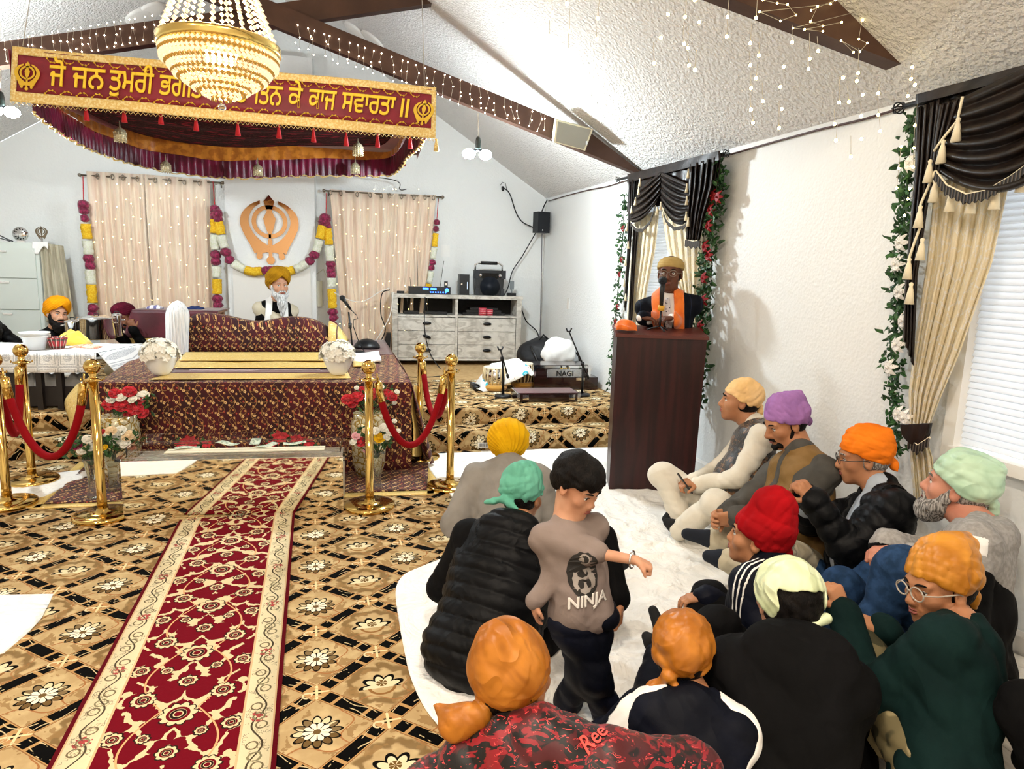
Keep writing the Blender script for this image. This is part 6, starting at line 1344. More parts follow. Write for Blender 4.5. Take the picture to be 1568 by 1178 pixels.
for x in (hl+.12, hr-.15): put('latch', MB().box((x, hy-.012, zl_-.02), (.10, .01, .03)).mesh(), M_chrome, hm)
p = onz(812, 597, S2+.004)
cs = thing('instrument_case', onz(832, 614, S2+.004), 'open shallow dark case with steel latches lying in front of the harmonium', 'case')
a, b = onz(792, 616, S2+.004), onz(886, 614, S2+.004); cy = a.y; 
put('tray', MB().box(((a.x+b.x)/2, cy+.17, S2+.004+.045), (b.x-a.x, .34, .085)).mesh(), M_har, cs)
put('lining', MB().box(((a.x+b.x)/2, cy+.17, S2+.092), (b.x-a.x-.03, .31, .006)).mesh(), M_maroon, cs)
for u in (.13, .87): put('latch', MB().box((a.x+(b.x-a.x)*u, cy-.006, S2+.055), (.06, .012, .05)).mesh(), M_chrome, cs)
for u in (.02, .98): put('corner', MB().box((a.x+(b.x-a.x)*u, cy-.004, S2+.05), (.03, .008, .08)).mesh(), M_chrome, cs)
# black bag and white bundle behind
bg = thing('backpack', onz(830, 572, S2+.004), 'black backpack slumped in the corner behind the harmonium', 'bag')
def blobm(c, r, seed, e=.12, n=20):
    me = MB().ball((0, 0, 0), 1, n*2).mesh()
    for v in me.vertices: q = v.co*1.0; d = 1+e*mnoise.noise(q*1.7+Vector((seed, 0, 0)))+e*.4*mnoise.noise(q*4+Vector((seed, 2, 0))); v.co = Vector((q.x*r[0]*d, q.y*r[1]*d, max(q.z*r[2]*d, -r[2]*.9)))+Vector(c)
    return me
c = ony(822, 560, 8.5); put('main_pouch', blobm((c.x, 8.3, S2+.24), (.32, .28, .24), 1), mat('black_nylon', fn=lambda: (CX.w('#131418'), noise(scale=14, detail=3)), rough=.6, bstr=.5), bg)
put('strap', MB().tube([Vector((c.x-.2, 8.04, S2+.4)), Vector((c.x-.1, 7.98, S2+.2)), Vector((c.x-.22, 8.02, S2+.05))], .018, 8).mesh(), M_black, bg); put('handle', MB().tube([Vector((c.x-.05, 8.2, S2+.46)), Vector((c.x, 8.2, S2+.53)), Vector((c.x+.08, 8.2, S2+.46))], .014, 8).mesh(), M_black, bg)
b2 = thing('backpack', onz(870, 572, S2+.004), 'second black bag with a strap loop beneath the white bundle in the corner', 'bag'); c2 = ony(858, 560, 8.0)
put('main_pouch', blobm((c2.x-.06, 8.15, S2+.19), (.26, .24, .19), 5), MATS['black_nylon'], b2); put('strap', MB().tube([ony(876, 535, 7.9), ony(886, 545, 7.85), ony(888, 556, 7.8)], .012, 8).mesh(), M_black, b2)
me = blobm((0, 0, 0), (.21, .17, .19), 9, .16); c3 = ony(856, 540, 7.75); me.transform(Matrix.Translation((c3.x, 7.75, c3.z))); o = put('white_bundle', me, M_white, None, smooth=True); recentre(o); tag(o, 'crumpled white cloth bundle piled on the black bags in the corner', 'cloth')
o = MB().box(onw(870, 465, .004), (.012, .09, .14)).obj('wall_switch', M_trim); recentre(o); tag(o, 'white switch plate on the right wall above the harmonium', 'switch')
# speaker box on the beam
sb = thing('beam_speaker', ony(877, 205, 6.2), 'cream loudspeaker with a grey grille fixed to the brown beam', 'speaker')
y = 6.15; A_, B_, C_, D_ = ony(852, 184, y), ony(908, 198, y), ony(896, 231, y), ony(848, 218, y); k = Vector((.02, .16, .05))
put('housing', MB().hexa([D_, C_, C_+k, D_+k], [A_, B_, B_+k, A_+k]).obj('h', None).data, mat('cream_housing', '#e2dbbe', rough=.5), sb)
for o in [o for o in scene.objects if o.name == 'h']: bpy.data.objects.remove(o)
cc = (A_+B_+C_+D_)/4; q = [cc+(p-cc)*.90+Vector((0, -.006, 0)) for p in (D_, C_, B_, A_)]
put('grille', MB().hexa([q[0], q[1], q[1]+Vector((0, .01, 0)), q[0]+Vector((0, .01, 0))], [q[3], q[2], q[2]+Vector((0, .01, 0)), q[3]+Vector((0, .01, 0))]).mesh(), mat('grille_grey', fn=lambda: (CX.w('#9c9b90'), noise(scale=300)), rough=.7), sb)
put('badge', MB().box(ony(898, 219, y-.012), (.018, .004, .03)).mesh(), M_chrome, sb)
# ================================================================== LECTERN
def f_lec():
    x, y, z = coords(); n = noise(vec(x*5, y*5, z*.35+noise(vec(x*2, y*2, z*.5), scale=2)*.6), scale=5, detail=5); return CX.w('#35100f').mix('#1f0808', n.ss(.35, .65)), n
M_lec = mat('mahogany_laminate', fn=f_lec, rough=.38, bstr=.04)
lA, lB = onz(932, 755), onz(1060, 762); dl_ = (lB-lA).normalized(); lz = 1.175; lA2 = lA
LT, RT = ony(940, 512, lA.y+.0), None
nrm = Vector((-dl_.y, dl_.x, 0))                        # points away from the camera
le = thing('lectern', ((lA.x+lB.x)/2+nrm.x*.2, (lA.y+lB.y)/2+nrm.y*.2, 0.02), 'tall dark mahogany lectern the man in the orange stole stands behind', 'lectern')
Bw = (lB-lA).length
tl, tr = lA-dl_*.00, lA+dl_*(Bw+.02)
z0_ = .022
def lq(p, z, n=0): q = Vector((p.x, p.y, z))+nrm*n; return q
put('front_panel', MB().hexa([lq(lA, z0_), lq(lB, z0_), lq(lB, z0_, .02), lq(lA, z0_, .02)], [lq(tl, lz), lq(tr, lz), lq(tr, lz, .02), lq(tl, lz, .02)]).mesh(), M_lec, le)
for p, q, s in ((lA, tl, 1), (lB, tr, -1)): put('side_panel', MB().hexa([lq(p, z0_, .02), lq(p+dl_*.02*s, z0_, .02), lq(p+dl_*.02*s, z0_, .36), lq(p, z0_, .36)], [lq(q, lz, .02), lq(q+dl_*.02*s, lz, .02), lq(q+dl_*.02*s, lz+.03, .40), lq(q, lz+.03, .40)]).mesh(), M_lec, le)
put('top', MB().hexa([lq(tl-dl_*.012, lz, -.012), lq(tr+dl_*.012, lz, -.012), lq(tr+dl_*.012, lz+.04, .42), lq(tl-dl_*.012, lz+.04, .42)], [lq(tl-dl_*.012, lz+.022, -.012), lq(tr+dl_*.012, lz+.022, -.012), lq(tr+dl_*.012, lz+.062, .42), lq(tl-dl_*.012, lz+.062, .42)]).mesh(), mat('lectern_top', '#5a2a22', rough=.4), le)
put('shelf', MB().hexa([lq(lA+dl_*.02, .8, .02), lq(lB-dl_*.02, .8, .02), lq(lB-dl_*.02, .8, .34), lq(lA+dl_*.02, .8, .34)], [lq(lA+dl_*.02, .82, .02), lq(lB-dl_*.02, .82, .02), lq(lB-dl_*.02, .82, .34), lq(lA+dl_*.02, .82, .34)]).mesh(), M_lec, le)
TOPZ = lz+.03
def lecp(u, n, z=0): return lA+dl_*Bw*u+nrm*n+Vector((0, 0, TOPZ+.012+.085*n/1.0+z))
mk = thing('table_microphone', lecp(.50, .07), 'black microphone with a yellow collar on a small desk stand on the lectern', 'microphone')
b = lecp(.50, .07); 
for k in range(3): a = k*2*PI/3+.5; put('foot', MB().tube([b+Vector((0, 0, .035)), b+Vector((math.cos(a)*.05, math.sin(a)*.05, .02)), b+Vector((math.cos(a)*.09, math.sin(a)*.09, .004))], .006, 6).mesh(), M_black, mk)
top = b+Vector((0, 0, .15)); put('stem', MB().tube([b+Vector((0, 0, .03)), top], .008, 8).mesh(), M_black, mk)
put('yellow_collar', MB().tube([top, top+Vector((0, -.006, .035))], .024, 14).mesh(), mat('mustard_plastic', '#d9a030', rough=.5), mk)
mic(mk, top+Vector((.008, .02, .19)), top+Vector((0, -.0, .03)), .026, .032)
def sash(c, d, seed, lab):
    rnd = random.Random(seed); o = MB().grid(lambda u, v: ((u-.5)*d[0]*(1+.05*math.sin(v*8)), (v-.5)*d[1]+.01*math.sin(u*9), d[2]*(max(0, math.sin(PI*v))**.35)*(.75+.25*math.sin(u*5+v*14))*max(0, math.sin(PI*min(1, u*1.02)))**.25), 36, 24).obj('orange_bundle', M_orange, solid=.004); o.location = c; o.rotation_euler = (.06, 0, math.atan2(dl_.y, dl_.x)+.03); return tag(o, lab, 'sash')
sash(lecp(.11, .11), (.15, .16, .075), 1, 'folded orange sash lying on the left of the lectern top')
# ================================================================== VOLUME MODELLING (smooth-union fields, meshed by surface nets)
def V3(p): return np.array([p[0], p[1], p[2]], dtype=np.float32)
def unit(v): v = np.asarray(v, dtype=np.float64); return v/np.linalg.norm(v)
class Vol:
    def __init__(s, lo, hi, h):
        s.h = h; s.lo = np.array(lo, dtype=np.float32)-3*h; n = np.ceil((np.array(hi)-s.lo)/h).astype(int)+4; s.n = n
        s.D = np.full(n, .2, dtype=np.float32); s.ax = [s.lo[i]+np.arange(n[i], dtype=np.float32)*h for i in range(3)]
    def sub(s, lo, hi):
        a = np.maximum(0, np.floor((np.array(lo)-s.lo)/s.h).astype(int)); b = np.minimum(s.n, np.ceil((np.array(hi)-s.lo)/s.h).astype(int)+1)
        if np.any(b <= a): return None, None
        sl = tuple(slice(a[i], b[i]) for i in range(3))
        return sl, (s.ax[0][sl[0]][:, None, None], s.ax[1][sl[1]][None, :, None], s.ax[2][sl[2]][None, None, :])
    def mergein(s, sl, d, k):
        D = s.D[sl]
        if k > 0:
            h = np.maximum(k-np.abs(D-d), 0)/k; s.D[sl] = np.minimum(D, d)-h*h*k*.25
        else: s.D[sl] = np.minimum(D, d)
    def cutout(s, sl, d, k):
        D = s.D[sl]; d = -d
        h = np.maximum(k-np.abs(D-d), 0)/k; s.D[sl] = np.maximum(D, d)+h*h*k*.25
    def cap(s, a, b, ra, rb=None, k=.02, cut=False):
        rb = ra if rb is None else rb; a, b = V3(a), V3(b); m = max(ra, rb)+k+2*s.h; sl, P = s.sub(np.minimum(a, b)-m, np.maximum(a, b)+m)
        if sl is None: return s
        ba = b-a; L2 = float(ba@ba)+1e-9; q = [P[i]-a[i] for i in range(3)]
        t = np.clip((q[0]*ba[0]+q[1]*ba[1]+q[2]*ba[2])/L2, 0, 1)
        d = np.sqrt((q[0]-t*ba[0])**2+(q[1]-t*ba[1])**2+(q[2]-t*ba[2])**2)-(ra+(rb-ra)*t)
        (s.cutout if cut else s.mergein)(sl, d, k); return s
    def ell(s, c, r, F=None, k=.02, cut=False):
        """F: 3x3 rows = local axes in world"""
        c = V3(c); F = np.eye(3, dtype=np.float32) if F is None else np.asarray(F, dtype=np.float32); r = np.asarray(r, dtype=np.float32)
        m = np.abs(F.T) @ r+k+2*s.h; sl, P = s.sub(c-m, c+m)
        if sl is None: return s
        q = [P[i]-c[i] for i in range(3)]; l = [q[0]*F[j][0]+q[1]*F[j][1]+q[2]*F[j][2] for j in range(3)]
        k0 = np.sqrt((l[0]/r[0])**2+(l[1]/r[1])**2+(l[2]/r[2])**2); k1 = np.sqrt((l[0]/r[0]**2)**2+(l[1]/r[1]**2)**2+(l[2]/r[2]**2)**2)+1e-6
        d = k0*(k0-1)/k1; (s.cutout if cut else s.mergein)(sl, d.astype(np.float32), k); return s
    def grid(s): return s.ax[0][:, None, None], s.ax[1][None, :, None], s.ax[2][None, None, :]
    def local(s, o, F):
        P = s.grid(); q = [P[i]-o[i] for i in range(3)]; return [q[0]*F[j][0]+q[1]*F[j][1]+q[2]*F[j][2] for j in range(3)]
    def disp(s, fn, band=.03):
        I = np.nonzero(np.abs(s.D) < band); P = np.stack([s.ax[i][I[i]] for i in range(3)], 1); s.D[I] += fn(P).astype(np.float32)
    def clone(s): c = object.__new__(Vol); c.__dict__.update(s.__dict__); c.D = s.D.copy(); return c
    def mesh(s, name='body'):
        D = s.D; D[0] = D[-1] = .2; D[:, 0] = D[:, -1] = .2; D[:, :, 0] = D[:, :, -1] = .2
        S = D < 0; act = np.zeros(D.shape, dtype=bool)
        c = [S[i:S.shape[0]-1+i, j:S.shape[1]-1+j, k:S.shape[2]-1+k] for i in (0, 1) for j in (0, 1) for k in (0, 1)]
        al = c[0].copy(); an = c[0].copy()
        for x in c[1:]: al &= x; an |= x
        A = an & ~al; I = np.argwhere(A)
        if len(I) == 0: return bpy.data.meshes.new(name)
        off = [(i, j, k) for i in (0, 1) for j in (0, 1) for k in (0, 1)]
        vals = np.stack([D[I[:, 0]+o[0], I[:, 1]+o[1], I[:, 2]+o[2]] for o in off], 1)
        acc = np.zeros((len(I), 3)); cnt = np.zeros(len(I))
        for a in range(8):
            for b in range(a+1, 8):
                oa, ob = off[a], off[b]
                if sum(abs(x-y) for x, y in zip(oa, ob)) != 1: continue
                va, vb = vals[:, a], vals[:, b]; m = (va < 0) != (vb < 0); t = np.where(m, va/(va-vb+1e-12), 0)
                p = np.array(oa)[None]+(np.array(ob)-np.array(oa))[None]*t[:, None]; acc[m] += p[m]; cnt[m] += 1
        V = (I+acc/cnt[:, None])*s.h+s.lo
        idx = np.full(A.shape, -1, dtype=np.int32); idx[A] = np.arange(len(I)); Q = []
        for ax in range(3):
            u, v = [(1, 2), (2, 0), (0, 1)][ax]
            sh = [slice(None)]*3; a = [slice(None)]*3; b = [slice(None)]*3; a[ax] = slice(0, -1); b[ax] = slice(1, None)
            Sa, Sb = S[tuple(a)], S[tuple(b)]; X_ = np.argwhere(Sa != Sb)
            X_ = X_[(X_[:, u] > 0) & (X_[:, v] > 0) & (X_[:, u] < A.shape[u]) & (X_[:, v] < A.shape[v])]
            e = np.zeros(3, int); eu = e.copy(); eu[u] = 1; ev = e.copy(); ev[v] = 1
            g = lambda Y: idx[Y[:, 0], Y[:, 1], Y[:, 2]]
            q = np.stack([g(X_-eu-ev), g(X_-ev), g(X_), g(X_-eu)], 1); ins = Sa[X_[:, 0], X_[:, 1], X_[:, 2]]
            q[~ins] = q[~ins][:, ::-1]; Q.append(q)
        Q = np.concatenate(Q); Q = Q[(Q >= 0).all(1)]
        # one laplacian pass to soften the voxel grid
        for _ in range(2):
            s2 = np.zeros_like(V); n2 = np.zeros(len(V))
            for a, b in ((0, 1), (1, 2), (2, 3), (3, 0)):
                np.add.at(s2, Q[:, a], V[Q[:, b]]); np.add.at(s2, Q[:, b], V[Q[:, a]]); np.add.at(n2, Q[:, a], 1); np.add.at(n2, Q[:, b], 1)
            V = V*.5+(s2/np.maximum(n2, 1)[:, None])*.5
        me = bpy.data.meshes.new(name); me.vertices.add(len(V)); me.vertices.foreach_set('co', V.astype(np.float32).ravel()); me.loops.add(len(Q)*4); me.loops.foreach_set('vertex_index', Q.astype(np.int32).ravel())
        me.polygons.add(len(Q)); me.polygons.foreach_set('loop_start', np.arange(0, len(Q)*4, 4, dtype=np.int32)); me.polygons.foreach_set('loop_total', np.full(len(Q), 4, dtype=np.int32)); me.update(calc_edges=True); me.polygons.foreach_set('use_smooth', [True]*len(Q)); return me
def smaxf(a, b, k): h = np.maximum(k-np.abs(a-b), 0)/k; return np.maximum(a, b)+h*h*k*.25
def wrinkle(amp, f=9, seed=0, dirw=(1, 1, 1)):
    amp = amp*1.35
    rs = np.random.RandomState(seed); A = rs.normal(size=(5, 3))*f*np.array(dirw); B = rs.normal(size=(5, 3))*f*.6; ph = rs.uniform(0, 6, (5, 2))
    def fn(P):
        o = 0
        for i in range(5):
            w = np.sin(P@A[i]+ph[i, 0]+1.7*np.sin(P@B[i]+ph[i, 1])); o = o+(1-np.abs(w))**2*1.4-.5
        return amp*o/2.2
    return fn
# ---------------- skin and hair
def skin(name, a, b):
    return mat(name, fn=lambda: (CX.w(a).mix(b, noise(scale=7, detail=3).ss(.35, .7)), noise(scale=140, detail=3)), rough=.5, sss=.12, spec=.35, bstr=.12, bdist=.002)
SK = {'tan': skin('skin_tan', '#b9835f', '#a6704e'), 'brown': skin('skin_brown', '#8a5a40', '#774832'), 'light': skin('skin_light', '#d0a082', '#c08a6c'), 'dark': skin('skin_dark', '#6a4230', '#583424'), 'pink': skin('skin_pinkish', '#c98e76', '#b8755e')}
M_lip = mat('lips', '#8f4c42', rough=.45); M_lipd = mat('lips_dark', '#6b382e', rough=.45)
M_hairb = mat('black_hair', fn=lambda: (CX.w('#0c0a0a').mix('#1a1614', noise(scale=40).ss(.4, .7)), noise(vec(coords()[0]*3, coords()[1]*3, coords()[2]*.6), scale=90, detail=3)), rough=.6, spec=.15, bstr=.6)
M_hairg = mat('grey_beard', fn=lambda: (CX.w('#5c5752').mix('#b9b4ae', noise(vec(coords()[0]*3, coords()[1]*3, coords()[2]*.5), scale=50, detail=3).ss(.4, .62)), noise(vec(coords()[0]*3, coords()[1]*3, coords()[2]*.5), scale=90, detail=3)), rough=.7, bstr=.8)
M_hairw = mat('white_beard', fn=lambda: (CX.w('#8f9294').mix('#eceeee', noise(vec(coords()[0]*3, coords()[1]*3, coords()[2]*.35), scale=40, detail=3).ss(.36, .55)), noise(vec(coords()[0]*3, coords()[1]*3, coords()[2]*.35), scale=90, detail=3)), rough=.7, bstr=.8)
def f_eye():
    x, y, z = coords(); r = hyp(x, z); c = CX.w('#e9e4de'); c = c.mix('#2c1a10', r.lt(.0058)*y.gt(0)); return c.mix('#050404', r.lt(.0026)*y.gt(0))
M_eye = mat('eye', fn=f_eye, rough=.08, spec=.8)
def frame(fw, roll=0, pitch=0):
    """rows: left->right x, forward y, up z.  fw: horizontal heading"""
    f = unit([fw[0], fw[1], 0]); x = np.array([f[1], -f[0], 0]); z = np.array([0, 0, 1.0])
    p = math.radians(pitch); f2 = f*math.cos(p)+z*math.sin(p); z2 = z*math.cos(p)-f*math.sin(p); r = math.radians(roll)
    x2 = x*math.cos(r)-z2*math.sin(r); z3 = z2*math.cos(r)+x*math.sin(r); return np.array([x2, f2, z3])
def elbow(sh, wr, hint, l1, l2):
    sh, wr, hint = map(lambda q: np.asarray(q, float), (sh, wr, hint)); d = wr-sh; L = np.linalg.norm(d)
    if L > (l1+l2)*.999: wr = sh+d/L*(l1+l2)*.999; d = wr-sh; L = np.linalg.norm(d)
    u = d/L; a = (l1*l1-l2*l2+L*L)/(2*L); h = math.sqrt(max(0, l1*l1-a*a)); v = hint-u*(hint@u); v = v/ (np.linalg.norm(v)+1e-9); return sh+u*a+v*h, wr
def head_prims(vol, c, F, s, neck, fat=0, nose=1):
    Pw = lambda p: np.asarray(c)+(np.array(p)*s) @ F
    E = lambda p, r, k=.02, cut=False: vol.ell(Pw(p), np.array(r)*s, F, k*s, cut)
    C_ = lambda a, b, ra, rb, k=.012, cut=False: vol.cap(Pw(a), Pw(b), ra*s, rb*s, k*s, cut)
    E((0, -.018, .035), (.077, .097, .092)); E((0, .035, .042), (.061, .057, .06)); E((0, .034, -.035), (.058+fat, .058, .078)); E((0, .028, -.072), (.049+fat*1.3, .054, .042)); E((0, .07, -.100), (.024, .02, .018), .03)
    for sx in (-1, 1):
        E((sx*.043, .060, -.022), (.024, .022, .022), .025); C_((sx*.012, .088, .026), (sx*.046, .076, .027), .009, .008, .014)
        E((sx*.032, .105, .007), (.019, .022, .0115), .012, True)
        C_((sx*.019, .086, .0135), (sx*.044, .078, .0125), .0052, .005, .006); C_((sx*.020, .084, -.005), (sx*.043, .077, -.004), .0045, .0045, .006)
        E((sx*.0125, .099, -.034), (.0095, .011, .009), .008); E((sx*.080, -.006, -.004), (.009, .020, .032), .008); E((sx*.088, .0, -.0), (.008, .010, .017), .006, True)
    C_((0, .086, .018), (0, .108*nose, -.026), .0095, .0125, .014); E((0, .109*nose, -.031), (.0125, .011, .010), .01)
    E((0, .084, -.060), (.027, .016, .018), .02); C_((-.021, .090, -.0625), (.021, .090, -.0625), .0026, .0026, .004, True)
    nk = np.asarray(neck); vol.cap(Pw((0, -.02, -.065)), nk, .055*s+fat, .062*s+fat, .03)
def face_parts(t, c, F, s, lip=None, brow=None, gaze=(0, 0), closed=0, thick=1, fat=0):
    Pw = lambda p: Vector(np.asarray(c)+(np.array(p)*s) @ F); M4 = Matrix(((*[float(F[j][0]) for j in range(3)],), (*[float(F[j][1]) for j in range(3)],), (*[float(F[j][2]) for j in range(3)],)))
    for sx in (-1, 1):
        me = MB().ball((0, 0, 0), .0125*s, 16).mesh(); me.materials.append(M_eye); o = bpy.data.objects.new('eye', me); link(o); o.parent = t; o.location = Pw((sx*.0315, .0765, .0045))-t.location
        o.rotation_euler = (M4 @ Matrix.Rotation(gaze[0], 3, 'Z') @ Matrix.Rotation(gaze[1], 3, 'X')).to_euler()
        put('eyebrow', MB().tube([Pw(p) for p in ((sx*.014, .0965, .026), (sx*.026, .0975, .032), (sx*.040, .089, .032), (sx*.052, .076, .026))], [.0030*s*thick, .0048*s*thick, .0042*s*thick, .002*s], 8, flat=.8).mesh(), brow or M_hairb, t)
        if closed < 2: put('eyelash', MB().tube([Pw(p) for p in ((sx*.019, .0895, .0085), (sx*.031, .0905, .0125), (sx*.045, .083, .0085))], .0013*s, 5).mesh(), M_hairb, t)
    put('lips', MB().tube([Pw(p) for p in ((-.024, .0905, -.060), (-.010, .1005, -.0565), (0, .1015, -.058), (.010, .1005, -.0565), (.024, .0905, -.060))], [.002*s, .0042*s, .0036*s, .0042*s, .002*s], 8).tube([Pw(p) for p in ((-.023, .0905, -.063), (-.010, .0995, -.068), (.010, .0995, -.068), (.023, .0905, -.063))], [.002*s, .0052*s, .0052*s, .002*s], 8).mesh(), lip or M_lip, t)
def scarf(t, c, F, s, m, kind='bandana', tails=(0, 0), top=0, seed=0, name='head_scarf', bump=None, h=.0045, peak=0, low=0, size=1, tails2=0, tlen=.09):
    Pw = lambda p: np.asarray(c)+(np.array(p)*s) @ F
    lo = Pw((0, 0, 0))-.24*s; hi = Pw((0, 0, 0))+.29*s; v = Vol(lo, hi, h)
    if kind == 'bandana':
        v.ell(Pw((0, -.018, .042)), np.array((.0885, .108, .097))*s*size, F, .02)
        if top: v.ell(Pw((0, -.04, .105)), np.array((.055, .065, .05+top))*s, F, .05)
        if peak: v.cap(Pw((0, .0, .10)), Pw((0, -.10, .10+peak)), .05*s, .012*s, .05)
        L = v.local(np.asarray(c), F)
        zc = (.056-low)+(L[1]/s-.09)*.42; d = (zc*s-L[2]); v.D = smaxf(v.D, d.astype(np.float32), .008)
        ph = seed*1.3
        def dp(P):
            q = (P-np.asarray(c)) @ F.T/s; al = q[:, 2]-.056-(q[:, 1]-.09)*.42
            g = np.exp(-(al/.05)**2); back = np.clip((-q[:, 1]+.03)/.1, 0, 1)
            f = np.sin(al*190+np.sin(q[:, 0]*14+ph)*2.2+q[:, 1]*22)*.0009*g
            an = np.arctan2(q[:, 0], q[:, 2]-.02); f = f+np.abs(np.sin(an*3+q[:, 1]*20+ph))*-.002*back
            K = np.array([0, -.115, -.02]); w_ = q-K; a1 = np.arctan2(w_[:, 0]+.02*np.sin(ph), w_[:, 2]); rr = np.linalg.norm(w_, axis=1); f = f-(np.abs(np.sin(a1*3.5+ph+rr*9))**.8)*.0045*np.clip((rr-.02)/.06, 0, 1)*np.clip((.26-rr)/.1, 0, 1)+wrinkle(.0007, 18, seed+3)(P); return f*s
        v.disp(dp)
        if bump: v.ell(Pw(bump[0]), np.array(bump[1])*s, F, .025)
        if tails2:                                       # cloth gathered into a hanging point behind
            k0 = Pw((-.035, -.105, -.045)); v.cap(k0, Pw((-.085, -.135, -.065)), .030*s, .036*s, .02); v.cap(Pw((-.085, -.135, -.065)), Pw((-.155, -.12, -.052)), .032*s, .006*s, .02); v.cap(Pw((-.07, -.13, -.07)), Pw((-.10, -.14, -.125)), .026*s, .008*s, .02); v.disp(lambda P: wrinkle(.004, 26, seed+9)(P), .012)
        if tails[0] or tails[1]:
            k0 = Pw((tails[0]*.02, -.115, -.02)); v.ell(k0, np.array((.022, .018, .018))*s, F, .008)
            for i, (dx, dz) in enumerate(((tails[0]*.075-.02, -tlen), (tails[1]*.075+.03, -tlen*.8))):
                e = Pw((dx, -.125, -.02+dz)); md = (k0+e)/2; v.cap(k0, md, .010*s, .017*s, .006); v.cap(md, e, .017*s, .007*s, .006)
                v.disp(lambda P: wrinkle(.002, 30, seed+9)(P), .012)
    elif kind == 'turban':
        v.ell(Pw((0, -.022, .070)), np.array((.108, .128, .098))*s*size, F, .02); v.ell(Pw((0, .02, .115)), np.array((.088, .09, .062))*s*size, F, .04); v.ell(Pw((0, -.06, .02)), np.array((.095, .085, .07))*s*size, F, .03)
        L = v.local(np.asarray(c), F); x, y, z = [q/s for q in L]
        front = .088-.85*np.abs(x-.004); zc = np.where(y > -.02, front+0*y+0*z, (-.035)+0*x+0*z+0*y); zc = front*np.clip((y+.03)/.06, 0, 1)+(-.045)*(1-np.clip((y+.03)/.06, 0, 1)); zc = np.maximum(zc, -.05)
        v.D = smaxf(v.D, ((zc-z)*s).astype(np.float32), .006)
        def dp(P):
            q = (P-np.asarray(c)) @ F.T/s; sx = np.where(q[:, 0] > 0, 1, -1)
            a = q[:, 2]+.95*np.abs(q[:, 0])-.35*q[:, 1]; w = (a*42+seed) % 1; lay = (w**2.2)*.0062-.003
            b = q[:, 2]-.55*q[:, 0]-.2*q[:, 1]; w2 = (b*46+seed) % 1; lay2 = (w2**2.2)*.0062-.003
            top = np.clip((q[:, 2]-.135)/.03, 0, 1); r = lay*(1-top)+lay2*top; bk = np.clip((-q[:, 1]-.04)/.04, 0, 1); ang = np.arctan2(q[:, 0], q[:, 2]-.06); r2 = np.abs(np.sin(ang*7+q[:, 2]*25))*.005-.0025
            return -(r*(1-bk)+r2*bk)*s
        v.disp(dp)
    elif kind == 'cap':
        v.ell(Pw((0, -.018, .045)), np.array((.094, .114, .09))*s*size, F, .02); L = v.local(np.asarray(c), F)
        zc = .050+(L[1]/s-.09)*.18; v.D = smaxf(v.D, (zc*s-L[2]).astype(np.float32), .006); v.D = smaxf(v.D, (L[2]-.122*s).astype(np.float32), .03)
        v.disp(lambda P: np.sin((((P-np.asarray(c)) @ F.T)[:, 2])*330)*.0011)
    o = put(name, v.mesh(), m, t); return o
def beard(t, c, F, s, m, kind='full', h=.0045, seed=0):
    Pw = lambda p: np.asarray(c)+(np.array(p)*s) @ F; v = Vol(Pw((0, 0, 0))-.34*s, Pw((0, 0, 0))+.16*s, h)
    C_ = lambda a, b, ra, rb, k=.015: v.cap(Pw(a), Pw(b), ra*s, rb*s, k)
    for sx in (-1, 1):
        if kind in ('full', 'long', 'black'):
            r = {'full': 1.1, 'long': 1.0, 'black': 1.15}[kind]
            C_((sx*.071, .008, .0), (sx*.068, .018, -.035), .009, .014*r); C_((sx*.066, .018, -.035), (sx*.050, .05, -.082), .015*r, .023*r); C_((sx*.050, .05, -.082), (0, .082, -.105), .022*r, .028*r); C_((sx*.05, .03, -.08), (sx*.02, .04, -.115), .025, .03)
        if kind == 'trim': C_((sx*.072, .005, -.01), (sx*.062, .022, -.055), .006, .009); C_((sx*.062, .022, -.055), (sx*.035, .066, -.094), .010, .012); C_((sx*.030, .075, -.075), (0, .088, -.100), .010, .014)
        C_((sx*.003, .1035, -.0475), (sx*.024, .096, -.053), .0062, .0058, .005); C_((sx*.024, .096, -.053), (sx*.036, .082, -.070), .006, .004, .005)
    if kind == 'long':
        v.ell(Pw((0, .078, -.16)), np.array((.046, .026, .075))*s, F, .03); v.cap(Pw((0, .085, -.16)), Pw((.005, .088, -.27)), .034*s, .018*s, .03)
    if kind == 'full': v.ell(Pw((0, .075, -.125)), np.array((.050, .036, .04))*s, F, .03)
    if kind == 'black': v.ell(Pw((0, .07, -.13)), np.array((.055, .042, .05))*s, F, .03)
    v.disp(lambda P: wrinkle(.0028, 45, seed, (1, 1, .35))(P), .015); return put('beard', v.mesh(), m, t)
